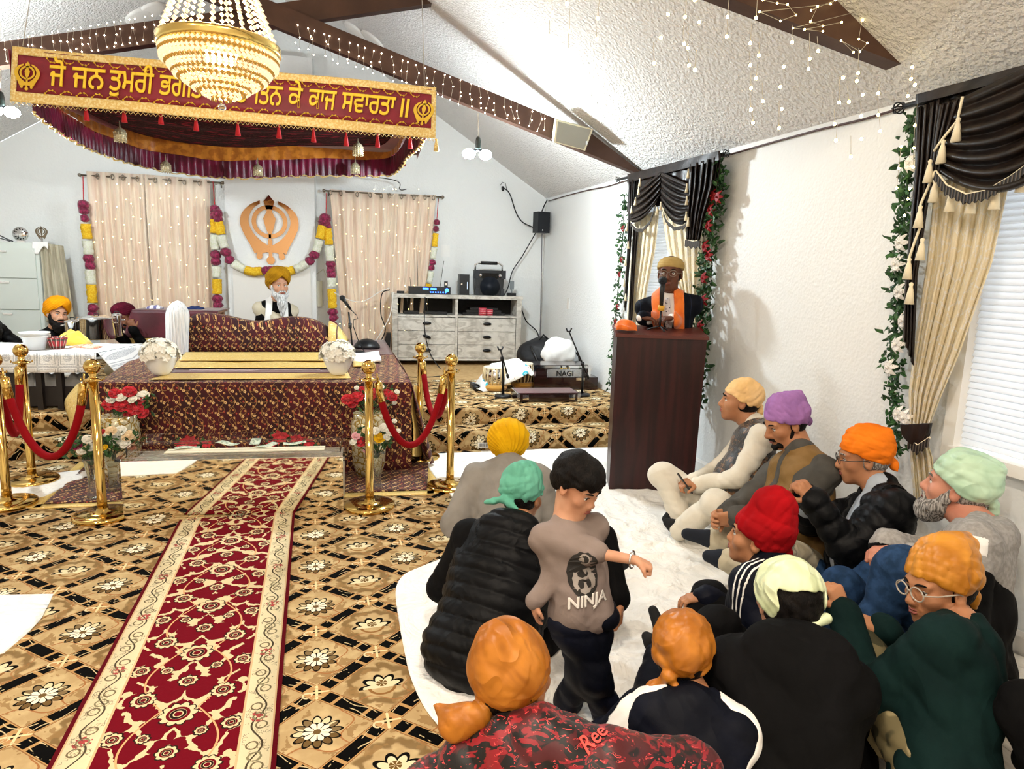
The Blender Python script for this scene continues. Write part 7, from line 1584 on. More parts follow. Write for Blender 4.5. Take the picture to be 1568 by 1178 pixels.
def hair_under(t, c, F, s, m=None, h=.005, kind='nape', full=False):
    Pw = lambda p: np.asarray(c)+(np.array(p)*s) @ F; v = Vol(Pw((0, 0, 0))-.16*s, Pw((0, 0, 0))+.2*s, h)
    if full:
        v.ell(Pw((0, -.022, .045)), np.array((.087, .108, .100))*s, F, .02); v.ell(Pw((0, -.05, -.0)), np.array((.078, .072, .07))*s, F, .03); v.ell(Pw((0, .05, .07)), np.array((.066, .045, .052))*s, F, .03); L = v.local(np.asarray(c), F); x, y, z = [q/s for q in L]
        zc = np.where(y > .045, .047+.012*np.sin(x*160)+0*z, 0)+np.where(y <= .045, np.maximum(-.055, -.06+(y+.06)*1.0)+0*x+0*z, 0); v.D = smaxf(v.D, ((zc-z)*s).astype(np.float32), .004)
        v.disp(lambda P: wrinkle(.004, 34, 4)(P), .02)
    else:
        v.ell(Pw((0, -.028, .01)), np.array((.0815, .087, .085))*s, F, .02); L = v.local(np.asarray(c), F); x, y, z = [q/s for q in L]
        d = np.maximum((y-.012)*s, (-.058+.25*np.maximum(y+.05, 0)-z)*s+0*x); v.D = smaxf(v.D, d.astype(np.float32), .004); v.ell(Pw((.0, 0, 0)), (.001, .001, .001), F, .001)
        v.disp(lambda P: wrinkle(.002, 40, 2)(P), .015)
    return put('hair', v.mesh(), m or M_hairb, t)
def hand(vol, wr, d, n, side, curl=.5, s=1, thumb=.6, spread=.1, k=.005):
    d = unit(d); n = np.asarray(n, float); n = unit(n-d*(n@d)); tt = np.cross(d, n)*side; wr = np.asarray(wr, float)
    F = np.array([tt, d, n]); vol.ell(wr+d*.045*s-n*.002*s, np.array((.041, .052, .016))*s, F, .012); vol.cap(wr+d*.03*s+tt*.02*s, wr+d*.082*s+tt*.028*s, .014*s, .012*s, .012); vol.cap(wr+d*.03*s-tt*.015*s, wr+d*.078*s-tt*.028*s, .014*s, .011*s, .012)
    for i, (o, L) in enumerate(((.030, .072), (.0105, .080), (-.0095, .074), (-.029, .058))):
        p = wr+d*(.086-(.004 if i in (0, 3) else 0))*s+tt*o*s; dd = unit(d+tt*o*spread*8); a = 0
        for j, (fr_, ca) in enumerate(((.46, .75), (.30, 1.1), (.24, .7))):
            a += curl*ca*(1+.08*i); q = unit(dd*math.cos(a)+n*math.sin(a)); e = p+q*L*fr_*s; r0 = (.0092-.0007*j)*s*(.92 if i == 3 else 1); vol.cap(p, e, r0, r0*.93, k if j else .008); p = e
    b = wr+d*.022*s+tt*.030*s; q = unit(d*.62+tt*thumb+n*.35); e = b+q*.042*s; vol.cap(b, e, .0145*s, .0115*s, .010); q2 = unit(d*.85+tt*thumb*.25+n*(.35+curl*.4)); vol.cap(e, e+q2*.034*s, .0112*s, .0095*s, k)
def bbox(pts, m):
    A = np.array(pts); return A.min(0)-m, A.max(0)+m
class Person:
    """joints in world coordinates; builds body, garments and head wear as children of one empty"""
    def __init__(s, label, pel, neck, head, fb, fh, scale=1, hs=1, pitch=0, roll=0, shw=.160, skin='tan', name='person', group=None, base=None, lean_sh=0, fat=0, shdrop=.075):
        s.s, s.hs = scale, hs; s.pel, s.neck, s.head = map(lambda q: np.array(q, float), (pel, neck, head)); s.pel[2] = .125 if .15 < s.pel[2] < .40 and scale > .65 else s.pel[2]; s.fb = unit([fb[0], fb[1], 0]); s.right = np.array([s.fb[1], -s.fb[0], 0]); s.ax = unit(s.neck-s.pel)
        s.fw = unit(s.fb-s.ax*(s.fb@s.ax)); s.rt = np.cross(s.fw, s.ax); s.TF = np.array([s.rt, s.fw, s.ax]); s.HF = frame(fh, roll, pitch); s.fat = fat
        sd = shdrop*scale; s.sh = [s.neck+s.rt*sx*shw*scale-s.ax*sd*1.0 for sx in (-1, 1)]; s.hip = [s.pel+s.rt*sx*.09*scale for sx in (-1, 1)]
        b = base if base is not None else (s.pel[0], s.pel[1], 0.012); s.t = thing(name, Vector(b), label, 'person', group); s.SK = SK[skin]; s.arms = [None, None]; s.legs = [None, None]; s.hands = []
    def arm(s, i, wrist, hint, hd=None, pn=None, curl=.5, l1=.285, l2=.255, **k):
        e, w = elbow(s.sh[i], wrist, hint, l1*s.s, l2*s.s); s.arms[i] = (s.sh[i], e, w); s.hands.append((w, unit(w-e) if hd is None else unit(hd), (0, 0, -1) if pn is None else pn, -1 if i == 1 else 1, curl, k)); return s
    def leg(s, i, knee, ankle, toe): s.legs[i] = tuple(np.array(q, float) for q in (s.hip[i], knee, ankle, toe)); return s
    def torso(s, v, g, belly=0, chest=0, low=.0):
        S = s.s; a = s.ax; n, p = s.neck, s.pel; L = np.linalg.norm(n-p); F = s.TF
        v.ell(n-a*.15*S+s.fw*.005, np.array((.165+chest, .105+chest, .16))*S+g, F, .06*S); v.ell(p+a*L*.42+s.fw*(.015+belly*.5), np.array((.150+belly*.6, .112+belly, .17))*S+g, F, .06*S); v.ell(p+a*.03, np.array((.165+belly*.4, .125+belly*.3, .13))*S+g, F, .06*S)
        sk = getattr(s, 'shk', 1)
        for q in s.sh:
            q = n-a*.04+(q-n+a*.04)*sk
            v.cap(n-a*.06*S, q, .056*S+g*.7, .047*S+g*.8, .05*S); v.cap(n+a*.012*S, q*.9+n*.1, .036*S+g*.5, .036*S+g*.7, .05*S)
        v.cap(n-a*.03*S, n+a*.02*S, .070*S+g*.3, .058*S+g*.2, .03)
    def body(s, h=.0045, legs=False, fat=0, nose=1):
        pts = [s.head+.13, s.head-.13, s.neck, s.pel]+[q for A in s.arms if A for q in A]+[h_[0] for h_ in s.hands]
        if legs: pts += [q for A in s.legs if A for q in A]
        lo, hi = bbox(pts, .13); v = Vol(lo, hi, h); s.torso(v, -.02); head_prims(v, s.head, s.HF, s.hs, s.neck, fat, nose)
        for A in s.arms:
            if A: v.cap(A[0], A[1], .042*s.s, .036*s.s, .02); v.cap(A[1], A[2], .036*s.s, .026*s.s, .015)
        for w, d, n, sd, cu, k in s.hands: hand(v, w, d, n, sd, cu, s.s*.98, **k)
        if legs:
            for A in s.legs:
                if A: v.cap(A[0], A[1], .07*s.s, .05*s.s, .03); v.cap(A[1], A[2], .045*s.s, .034*s.s, .02); v.cap(A[2], A[3], .034*s.s, .022*s.s, .02)
        o = put('body', v.mesh(), s.SK, s.t); return s
    def top(s, name, m, g=.022, sleeves=1.0, h=.007, belly=0, wr=(.006, 9), quilt=0, collar=0, hood=0, patches=(), open_=None, hem=None, armg=None, seed=1, hoodm=None, cuff=True, post=None, chest=0):
        armg = g if armg is None else armg; pts = [s.neck, s.pel, *s.sh, s.neck+s.ax*.08]+([q for A in s.arms if A for q in A] if sleeves else []); lo, hi = bbox(pts, .26 if hood else .22); v = Vol(lo, hi, h); s.shk = 1 if sleeves else .70; s.torso(v, g, belly, chest)
        if sleeves:
            for ai, A in enumerate(s.arms):
                sl_ = sleeves[ai] if isinstance(sleeves, tuple) else sleeves
                if A:
                    v.cap(A[0], A[1], .046*s.s+armg, .040*s.s+armg, .04*s.s); e = A[1]+(A[2]-A[1])*sl_; v.cap(A[1], e, .040*s.s+armg, .030*s.s+armg*.75, .02)
                    if cuff and sl_ > .8: dd = unit(A[2]-A[1]); v.cap(e-dd*.03, e-dd*.005, .034*s.s+armg*.8, .034*s.s+armg*.8, .006)
        if collar: v.cap(s.neck-s.ax*.01, s.neck+s.ax*(collar)-s.fw*-.01, .075*s.s+g*.4, .066*s.s+g*.4, .015)
        if hood:
            b = s.neck-s.fw*.075*s.s-s.ax*.005; F = s.TF; v.ell(b-s.ax*.02, np.array((.12, .055, .085))*s.s*hood, F, .02); v.cap(b+s.rt*.095*s.s+s.fw*.03, s.neck+s.fw*.075*s.s+s.rt*.03-s.ax*.03, .035*s.s*hood, .02, .02); v.cap(b-s.rt*.095*s.s+s.fw*.03, s.neck+s.fw*.075*s.s-s.rt*.03-s.ax*.03, .035*s.s*hood, .02, .02)
            v.ell(s.neck+s.ax*.05+s.fw*.01, np.array((.068, .068, .06))*s.s, F, .02, True)
        if wr: v.disp(wrinkle(wr[0], wr[1], seed))
        if quilt:
            def qf(P):
                q = (P-s.pel) @ s.ax; o = -(np.abs(np.sin(q*PI/quilt))**.6)*.012+.006
                for A in s.arms:
                    if A:
                        d1 = np.linalg.norm(P-A[1], axis=1); 
                        for a, b in ((A[0], A[1]), (A[1], A[2])):
                            ab = b-a; t_ = np.clip((P-a)@ab/(ab@ab), 0, 1); dist = np.linalg.norm(P-a-t_[:, None]*ab, axis=1); m_ = dist < .075*s.s+armg; o = np.where(m_, -(np.abs(np.sin(t_*np.linalg.norm(ab)*PI/quilt))**.6)*.012+.006, o)
                return o
            v.disp(qf)
        L = v.local(s.neck, s.TF)
        if hem is not None: v.D = smaxf(v.D, (-(L[2]+hem)).astype(np.float32), .012)
        full = v.clone()
        if open_ is not None: v.D = smaxf(v.D, -open_(*L).astype(np.float32), .006)
        if post: post(v, L)
        me = v.mesh(); o = put(name, me, m, s.t)
        for (pn_, pm, off, rg) in patches:
            w = full.clone(); w.D = smaxf(w.D-off, rg(*L).astype(np.float32), .003); w.D = np.maximum(w.D, -(full.D+.012)); q = put(pn_, w.mesh(), pm, s.t)
        s.full = full; s.L = L; return s
    def pants(s, name, m, g=.022, h=.007, wr=(.007, 9), seed=5, ank=1.0, r=(.078, .056, .042), post=None):
        pts = [s.pel]+[q for A in s.legs if A for q in A[:3]]; lo, hi = bbox(pts, .18); v = Vol(lo, hi, h); S = s.s; v.ell(s.pel, np.array((.145, .10, .09))*S+g*.6, s.TF, .05)
        for A in s.legs:
            if A: v.cap(A[0], A[1], r[0]*S+g, r[1]*S+g, .04); v.cap(A[1], A[1]+(A[2]-A[1])*ank, r[1]*S+g*.9, r[2]*S+g*.8, .03)
        if wr: v.disp(wrinkle(wr[0], wr[1], seed))
        if post: post(v)
        P_ = v.grid(); v.D = np.maximum(v.D, (.016-P_[2])+0*v.D); put(name, v.mesh(), m, s.t); return s
    def socks(s, m, name='sock', which=(0, 1), r=.036, h=.006):
        for i in which:
            A = s.legs[i]
            if not A: continue
            lo, hi = bbox([A[2], A[3]], .09); v = Vol(lo, hi, h); d = unit(A[3]-A[2]); v.cap(A[2], A[2]+d*.05, r*s.s, r*1.05*s.s, .02); v.cap(A[2]+d*.05, A[3], r*1.05*s.s, r*.75*s.s, .02); v.cap(A[2], A[2]+(A[1]-A[2])*.2, r*s.s, r*.95*s.s, .02); v.cap(A[2]-d*.025, A[2]-d*.02, r*.9*s.s, r*.9*s.s, .02); P_ = v.grid(); v.D = np.maximum(v.D, (.014-P_[2])+0*v.D); put(name, v.mesh(), m, s.t)
        return s
    def face(s, **k): face_parts(s.t, s.head, s.HF, s.hs, **k); return s
    def hw(s, p): return Vector(s.head+(np.array(p)*s.hs) @ s.HF)
    def glasses(s, m, lens=(.026, .02), r=.0018, square=1.6):
        mb = MB()
        for sx in (-1, 1):
            P_ = []
            for i in range(25): a = 2*PI*i/24; ca, sa = math.cos(a), math.sin(a); P_.append(s.hw((sx*.033+lens[0]*math.copysign(abs(ca)**(2/square/1.25), ca), .108-.12*abs(sx*.033+lens[0]*ca)**1.0*.25, .004+lens[1]*math.copysign(abs(sa)**(2/square/1.25), sa))))
            mb.tube(P_, r*s.hs, 6, cap=False); mb.tube([s.hw((sx*(.033+lens[0]), .104, .008)), s.hw((sx*.078, .07, .008)), s.hw((sx*.085, .0, .008)), s.hw((sx*.084, -.02, -.004))], r*s.hs, 6)
        mb.tube([s.hw((-.008, .107, .006)), s.hw((0, .112, .009)), s.hw((.008, .107, .006))], r*s.hs, 6); put('glasses', mb.mesh(), m, s.t); return s
# ================================================================== THE PEOPLE
J = lambda px, py, D: np.array(dep(px, py, D))
def dirw(px, py, F_left, F_cam, up=0):
    """heading at a picture point: F_left = share towards picture left, F_cam = share towards the camera"""
    r = ray(px, py); r = unit([r[0], r[1], 0]); l = np.array([-r[1], r[0], 0]); return l*F_left-r*F_cam
M_blk = cloth('black_cloth', '#070708', '#0c0c0e', scale=5)
M_puff = cloth('black_quilted_nylon', '#08090b', '#0e0f12', scale=6, rough=.5, fold=6)
M_grey = cloth('heather_grey_fleece', '#8e8b88', '#a19e9b', scale=60)
M_greyl = cloth('light_grey_cotton', '#928d87', '#827d77', scale=6)
M_navy = cloth('navy_tracksuit', '#080b15', '#0d1120', scale=5, rough=.6)
M_whc = cloth('white_trim_cloth', '#f0efec', rough=.7)
M_off = cloth('off_white_cotton', '#e6e0d2', '#d9d2c2', scale=5)
M_beige = cloth('beige_cotton', '#cfc5ae', '#bdb298', scale=6)
M_tanv = cloth('tan_vest_cloth', '#8a6c44', '#75592f', scale=6, rough=.7)
M_grsh = cloth('dark_grey_shirt', '#55534f', '#474541', scale=8)
M_jean = cloth('blue_denim', '#1e3552', '#2a456a', scale=30, weave=260)
M_dgreen = cloth('dark_green_fleece', '#071c1c', '#0b2322', scale=6)
M_camo = mat('camouflage', fn=lambda: CX.w('#6d6344').mix('#3c3a26', noise(scale=9, detail=2).ss(.5, .53)).mix('#9a8c66', noise(scale=7, detail=2).ss(.56, .59)), rough=.85)
def satin(name, a, b, **k): return mat(name, fn=lambda: (CX.w(a).mix(b, noise(scale=7, detail=3, dist=1).ss(.35, .65)), (1-(noise(scale=5, detail=1, dist=1.2)-.5).abs()*4).mx(0)), rough=.4, spec=.4, bstr=.6, bdist=.02, **k)
S_orange = satin('amber_satin', '#c47c2a', '#a05e16'); S_mint = satin('mint_satin', '#bfdcc0', '#a8c9ad'); S_gold = satin('gold_cloth', '#cf8c30', '#b06f1c')
S_pale = satin('pale_green_satin', '#e2ecc8', '#cfdcae'); S_teal = cloth('teal_cotton', '#6fb8a0', '#5ea58e', scale=6, rough=.75); S_lilac = cloth('lilac_cotton', '#a878b8', '#946aa6', scale=7); S_cream = cloth('peach_cotton', '#f0c890', '#e4b878', scale=7)
S_red = cloth('red_jersey', '#a80a14', '#8e0810', scale=6); S_or2 = cloth('bright_orange_cotton', '#f5821f', '#e06e10', scale=7); S_yel = cloth('yellow_turban', '#e8b412', '#d49e08', scale=10); S_yor = cloth('orange_turban', '#f0a010', '#e08c06', scale=10); S_must = cloth('mustard_turban', '#b58416', '#9c6f0e', scale=10); S_marn = cloth('maroon_turban', '#5a0f26', '#470a1c', scale=10); S_gold2 = cloth('pale_gold_cap', '#b89c62', '#a88c52', scale=10)
def bd(u, c, w): return np.abs(u-c)-w
SP = 'person'
# ------------------------------------------------------------ 1  reader behind the covered stand
p = Person('man in mustard turban with long white beard and white stole, behind the covered stand', J(420, 512, 7.75), J(423, 464, 7.72), J(427, 438, 7.6), dirw(425, 440, -.1, 1), dirw(425, 440, -.35, 1), scale=1.14, hs=1.2, skin='light', base=(-1.2, 7.85, ZP+.008))
p.arm(0, J(372, 520, 7.5), (-1, 0, -.6), curl=.4); p.arm(1, J(474, 520, 7.5), (1, 0, -.6), curl=.4)
p.body(.006).top('shirt', M_beige, g=.010, collar=.02).face(brow=M_hairg, gaze=(-.3, 0)); scarf(p.t, p.head, p.HF, 1.27, S_must, 'turban', h=.005, name='turban'); beard(p.t, p.head, p.HF, 1.2, M_hairw, 'long', h=.005)
p.top('waistcoat', M_blk, g=.020, sleeves=0, wr=(.003, 9), patches=[('stole', M_white, .012, lambda u, f, a: np.maximum(bd(np.abs(u), .085+.05*np.clip(-a, 0, .3), .035), -(f+.09)-0*a)), ('stole', M_white, .012, lambda u, f, a: np.maximum(bd(a, .0, .05), f-.02+0*u))][:1])
# ------------------------------------------------------------ 2  attendant, orange turban
p = Person('smiling man in orange turban with black beard behind the lace-covered table', J(88, 562, 7.2), J(84, 508, 7.25), J(88, 482, 7.15), dirw(85, 490, -.1, 1), dirw(85, 490, -.35, 1), hs=1.10, roll=-8, skin='light', base=(-3.1, 7.4, S2+.006), scale=1.05)
p.pel[2] = S2+.15; p.arm(0, p.pel+np.array([-.22, -.25, .15]), (-1, 0, -.3)); p.arm(1, p.pel+np.array([.2, -.3, .15]), (1, 0, -.3)); p.leg(0, p.pel+np.array([-.35, -.3, -.02]), p.pel+np.array([0, -.4, -.07]), p.pel+np.array([.12, -.42, -.09])); p.leg(1, p.pel+np.array([.35, -.3, -.02]), p.pel+np.array([.0, -.3, -.07]), p.pel+np.array([-.12, -.33, -.09]))
p.body(.006).top('shirt', M_beige, g=.010).face(gaze=(-.2, 0)); scarf(p.t, p.head, p.HF, 1.16, S_yor, 'turban', h=.005, name='turban', seed=1); beard(p.t, p.head, p.HF, 1.1, M_hairb, 'black', h=.005); p.top('waistcoat', M_blk, g=.022, sleeves=.0, wr=(.004, 9)).pants('trousers', M_white, h=.01)
# ------------------------------------------------------------ 3  man in maroon turban leaning
p = Person('man in maroon turban bending down beside the steel pot, hand to his face', J(235, 560, 7.5), J(212, 512, 7.45), J(193, 488, 7.35), dirw(190, 490, .3, 1), dirw(190, 490, .6, .9), hs=1.04, roll=18, pitch=-12, skin='brown', base=(-2.2, 7.65, S2+.006))
p.pel[2] = S2+.15; p.arm(0, J(180, 512, 7.1), (-1, 0, -1), hd=(0, 0, 1), pn=(0, 1, 0)); p.arm(1, J(204, 505, 7.15), (1, 0, -1), hd=(-.3, 0, 1), pn=(0, 1, 0), curl=.9)
p.leg(0, p.pel+np.array([-.3, -.3, -.02]), p.pel+np.array([0, -.4, -.07]), p.pel+np.array([.12, -.42, -.09])); p.leg(1, p.pel+np.array([.35, -.3, -.02]), p.pel+np.array([.0, -.3, -.07]), p.pel+np.array([-.12, -.33, -.09]))
p.body(.006).top('jacket', M_blk, g=.018, wr=(.006, 9)).face().pants('trousers', M_beige, h=.01); scarf(p.t, p.head, p.HF, 1.08, S_marn, 'turban', h=.005, name='turban', seed=2, size=.94); beard(p.t, p.head, p.HF, 1.04, M_hairb, 'trim', h=.005)
# ------------------------------------------------------------ 4  edge of a person at far left
p = Person('person in black jacket cut off by the left edge beside the cabinet', J(-30, 570, 7.2), J(-22, 486, 7.2), J(-28, 456, 7.15), (1, .2), (1, .3), skin='tan', base=(-4.1, 7.5, S2+.006))
p.pel[2] = S2+.13; p.arm(0, p.pel+np.array([.3, .1, .12]), (0, 1, 0)); p.arm(1, p.pel+np.array([.32, -.1, .12]), (0, -1, -.2)); p.leg(0, p.pel+np.array([.3, .25, -.02]), p.pel+np.array([.3, -.1, -.07]), p.pel+np.array([.3, -.2, -.09])); p.leg(1, p.pel+np.array([.3, -.35, -.02]), p.pel+np.array([.25, .0, -.07]), p.pel+np.array([.25, .1, -.09]))
p.body(.008).top('jacket', M_puff, g=.03, quilt=.07, h=.01).pants('trousers', M_blk, h=.01); scarf(p.t, p.head, p.HF, 1.1, M_blk, 'turban', h=.007, name='turban')
# ------------------------------------------------------------ 5  speaker
hs = 1.10
p = Person('man in navy suit with orange stole and pale gold cap standing at the lectern', J(1030, 565, 5.25), J(1023, 455, 5.15), J(1026, 420, 5.08), dirw(1024, 420, .05, 1), dirw(1024, 420, .12, 1), hs=hs, skin='dark', fat=.004, base=(2.14, 4.93, .016), shw=.185)
A0 = lecp(.36, .20, .03); A1 = lecp(.66, .20, .035)
p.arm(0, np.array(A0)+np.array([-.02, .06, .04]), (-1, .3, -.6), hd=(.8, -.35, -.05), pn=(0, 0, -1), curl=.55); p.arm(1, np.array(A1)+np.array([.03, .06, .04]), (1, .3, -.6), hd=(-.9, -.25, -.05), pn=(-.1, 0, -1), curl=.6)
fx, fy = 2.12, 4.9
p.leg(0, (p.hip[0][0], p.hip[0][1]+.0, .50), (p.hip[0][0]-.02, p.hip[0][1]+.05, .10), (p.hip[0][0]-.03, p.hip[0][1]-.08, .05)); p.leg(1, (p.hip[1][0], p.hip[1][1]+.0, .50), (p.hip[1][0]+.02, p.hip[1][1]+.05, .10), (p.hip[1][0]+.03, p.hip[1][1]-.08, .05))
M_suit = mat('navy_pinstripe', fn=lambda: CX.w('#070b16').mix('#1a2236', ((coords()[0]*75).sin()).gt(.985)), rough=.7, spec=.15)
p.body(.0045, fat=.004).top('shirt', M_whc, g=.006, collar=.025, wr=(.003, 9), sleeves=.97, cuff=False)
vneck = lambda u, f, a: np.maximum(np.abs(u)-(.012+.28*np.clip(a+.30, 0, .32)), -(f-.02)+0*a)
p.top('suit_jacket', M_suit, g=.022, sleeves=.90, wr=(.005, 8), open_=lambda u, f, a: np.maximum(np.abs(u)-np.clip((a+.30)*.28, 0, .07), -f), patches=[('stole', M_orange, .014, lambda u, f, a: np.maximum(bd(np.abs(u), .085-.02*np.clip(-a-.05, 0, .4)/.4+0*f, .038+0*f), -(f+.10)+0*a)), ('pocket_square', M_white, .006, lambda u, f, a: np.maximum(np.maximum(bd(u, .135, .022), bd(a, -.165, .016)), -f))])
p.pants('trousers', M_suit, h=.009).socks(M_black, 'shoe').face(lip=M_lipd).glasses(M_rod)
put('tie', MB().grid(lambda u, v: tuple(Vector(p.neck+p.rt*(u-.5)*(.03+.045*v)+p.fw*(.104+.035*math.sin(min(1, v*1.3)*PI*.55)-.01*abs(u-.5))+p.ax*(.0-.30*v))), 4, 16).mesh(solid=.004), mat('patterned_tie', fn=lambda: CX.w('#c9c2c4').mix('#3a3440', voro(scale=60).lt(.3)), rough=.5), p.t)
scarf(p.t, p.head, p.HF, hs, S_gold2, 'cap', name='head_cap'); hair_under(p.t, p.head, p.HF, hs)
# ------------------------------------------------------------ 6  peach bandana
hd = J(1133, 615, 4.15)
p = Person('man in peach head scarf, black and gold vest and white trousers, holding a phone', J(1150, 762, 4.0), J(1155, 655, 4.12), hd, dirw(1133, 615, .9, .25), dirw(1133, 615, 1, .12), hs=1.06, pitch=4, skin='tan', fat=.006, shw=.185)
p.arm(0, J(1068, 742, 4.05), (.3, -1, -.5), hd=(-.95, .1, .1), pn=(0, 0, -1), curl=1.0); p.arm(1, J(1062, 736, 4.15), (.2, .8, -.8), hd=(-1, .1, 0), pn=(0, 0, -1), curl=.5)
p.arms[0], p.arms[1] = p.arms[0], p.arms[1]
p.leg(0, J(1097, 772, 3.80), J(1042, 812, 3.98), J(1022, 800, 4.02)); p.leg(1, J(1015, 728, 4.22), J(1040, 785, 4.1), J(1020, 795, 4.12))
M_vest6 = mat('black_gold_brocade', fn=lambda: (CX.w('#14100d').mix('#6a4726', noise(scale=14, detail=5, dist=2).ss(.54, .6)).mix('#b08a54', noise(scale=26, detail=4, dist=2).ss(.62, .66)), noise(scale=60)), rough=.5, sheen=.3, bstr=.3)
p.body(.0045, fat=.004).top('shirt', M_off, g=.016, collar=.02, wr=(.006, 10)).top('vest', M_vest6, g=.028, sleeves=0, belly=.05, wr=(.004, 10), hem=.48).pants('trousers', M_off, g=.022, wr=(.009, 9)).socks(mat('black_sock', '#121214', rough=.9)).face(gaze=(0, .05)); M_sock = MATS['black_sock']
scarf(p.t, p.head, p.HF, 1.08, S_cream, 'bandana', (.3, -.3), seed=1, low=.0, tlen=.05); hair_under(p.t, p.head, p.HF, 1.08)
o = MB().box((0, 0, 0), (.075, .15, .009)).obj('mobile_phone', M_black, bevel=.003); q = Vector(p.arms[0][2])+Vector((-.085, .0, .01)); o.location = q; o.rotation_euler = (.9, .3, 1.2); tag(o, 'black phone held by the man in the peach head scarf', 'phone')
# ------------------------------------------------------------ 7  lilac bandana
hd = J(1203, 648, 3.58)
p = Person('man in lilac head scarf, tan vest and grey shirt, looking down', J(1225, 835, 3.42), J(1228, 700, 3.52), hd, dirw(1203, 648, .75, .55), dirw(1203, 648, .85, .5), hs=1.07, pitch=-22, skin='tan', fat=.008, shw=.19)
cl = J(1112, 792, 3.42)
p.arm(0, cl+np.array([.045, -.02, .01]), (.1, -.6, -1), hd=(-.9, .25, -.25), pn=(-.2, .9, .1), curl=.75); p.arm(1, cl+np.array([.035, .06, -.005]), (.2, .8, -.7), hd=(-.95, -.2, -.2), pn=(-.2, -.9, -.1), curl=.75)
p.leg(0, J(1185, 838, 3.0), J(1120, 860, 3.22), J(1085, 852, 3.28)); p.leg(1, J(1120, 800, 3.72), J(1100, 828, 3.55), J(1052, 818, 3.58))
p.body(.0045, fat=.008, nose=1.03).top('shirt', M_grsh, g=.022, collar=.02, wr=(.008, 9), chest=.01).top('vest', M_tanv, g=.036, sleeves=0, belly=.05, wr=(.006, 9), hem=.52, patches=[('zip_placket', M_grsh, .004, lambda u, f, a: np.maximum(bd(u, .0, .022), -f+0*a))]).pants('trousers', M_beige, g=.022, wr=(.009, 9)).socks(mat('navy_sock', '#141a26', rough=.9), r=.042).face(gaze=(0, -.3))
scarf(p.t, p.head, p.HF, 1.10, S_lilac, 'bandana', (.5, -.3), seed=3, peak=.012, tlen=.04); hair_under(p.t, p.head, p.HF, 1.07); beard(p.t, p.head, p.HF, 1.07, M_hairb, 'trim')
# ------------------------------------------------------------ 8  orange bandana, glasses
hd = J(1322, 702, 3.2)
p = Person('man in bright orange head scarf and glasses, black puffer jacket, hands clasped', J(1335, 890, 3.0), J(1352, 757, 3.12), hd, dirw(1322, 702, .95, .35), dirw(1322, 702, 1, .22), hs=1.05, pitch=-8, skin='tan', fat=.006, shw=.19)
cl = J(1232, 762, 3.05)
p.arm(0, cl+np.array([.03, -.03, -.01]), (.1, -.3, -1), hd=(-.55, .35, .75), pn=(-.3, .9, -.1), curl=1.0); p.arm(1, cl+np.array([.03, .06, -.01]), (.1, .6, -1), hd=(-.5, -.3, .8), pn=(-.3, -.9, 0), curl=1.0)
p.leg(0, J(1290, 900, 2.75), J(1240, 925, 2.9), J(1215, 930, 2.95)); p.leg(1, J(1240, 880, 3.2), J(1235, 920, 3.1), J(1215, 925, 3.1))
p.body(.0045, fat=.006).top('shirt', cloth('pale_blue_shirt', '#b4bdc8', '#a3adb9', scale=6), g=.016, collar=.025, wr=(.004, 9), belly=.03, sleeves=.6).top('puffer_jacket', M_puff, g=.034, quilt=.075, wr=(.004, 12), collar=.02, belly=.03, hem=.5, open_=lambda u, f, a: np.maximum(np.abs(u+.01)-(.035+.10*np.clip(a+.35, 0, .4)), -(f-.02)+0*a)).pants('trousers', M_jean, g=.02).socks(M_sock).face(gaze=(0, -.2), brow=M_hairg).glasses(mat('dark_frame', '#2a1c16', rough=.3), lens=(.024, .018))
scarf(p.t, p.head, p.HF, 1.08, S_or2, 'bandana', (-.2, .2), seed=4, peak=.02, tlen=.03); hair_under(p.t, p.head, p.HF, 1.07, M_hairg)
# ------------------------------------------------------------ 9  mint bandana, grey beard
hd = J(1466, 748, 2.72)
p = Person('man in mint green head scarf with grey beard and grey hoodie, hands on knee', J(1480, 965, 2.5), J(1500, 812, 2.62), hd, dirw(1466, 748, 1, -.1), dirw(1466, 748, 1, -.12), hs=1.08, pitch=8, skin='pink', fat=.006, shw=.19)
cl = J(1362, 850, 2.52)
p.arm(0, cl+np.array([.05, -.05, .0]), (.2, -.6, -1), hd=(-.75, .45, -.1), pn=(-.1, .5, -.8), curl=.8); p.arm(1, cl+np.array([.03, .05, .02]), (.3, .5, -.7), hd=(-.75, -.45, -.1), pn=(0, -.4, -.9), curl=.8)
p.leg(0, J(1378, 868, 2.42), J(1330, 985, 2.45), J(1290, 990, 2.5)); p.leg(1, J(1340, 890, 2.8), J(1270, 940, 2.75), J(1240, 945, 2.8))
p.body(.0045, fat=.006).top('hoodie', M_grey, g=.030, belly=.04, hood=1.0, wr=(.007, 9), hem=.52, patches=[('black_panel', M_blk, .003, lambda u, f, a: np.maximum(a+.23-.25*np.abs(u)+0*f, -1+0*u)), ('white_panel', M_whc, .003, lambda u, f, a: np.maximum(np.maximum(bd(a, -.085, .035), u+.13), np.abs(f-.02)-.07))]).pants('trousers', M_jean, g=.024, wr=(.008, 8)).socks(M_sock).face(brow=M_hairg, gaze=(0, .1))
for sx in (-1, 1): put('drawstring', MB().tube([Vector(p.neck+p.rt*sx*.035+p.fw*.12-p.ax*.03), Vector(p.neck+p.rt*sx*.04+p.fw*.15-p.ax*.09), Vector(p.neck+p.rt*(sx*.03+.01)+p.fw*.165-p.ax*.2)], .004, 6).mesh(), M_grey, p.t)
scarf(p.t, p.head, p.HF, 1.12, S_mint, 'bandana', (.4, -.2), seed=6, top=.0, peak=.015, tlen=.05); hair_under(p.t, p.head, p.HF, 1.08, M_hairg); beard(p.t, p.head, p.HF, 1.08, M_hairg, 'full')
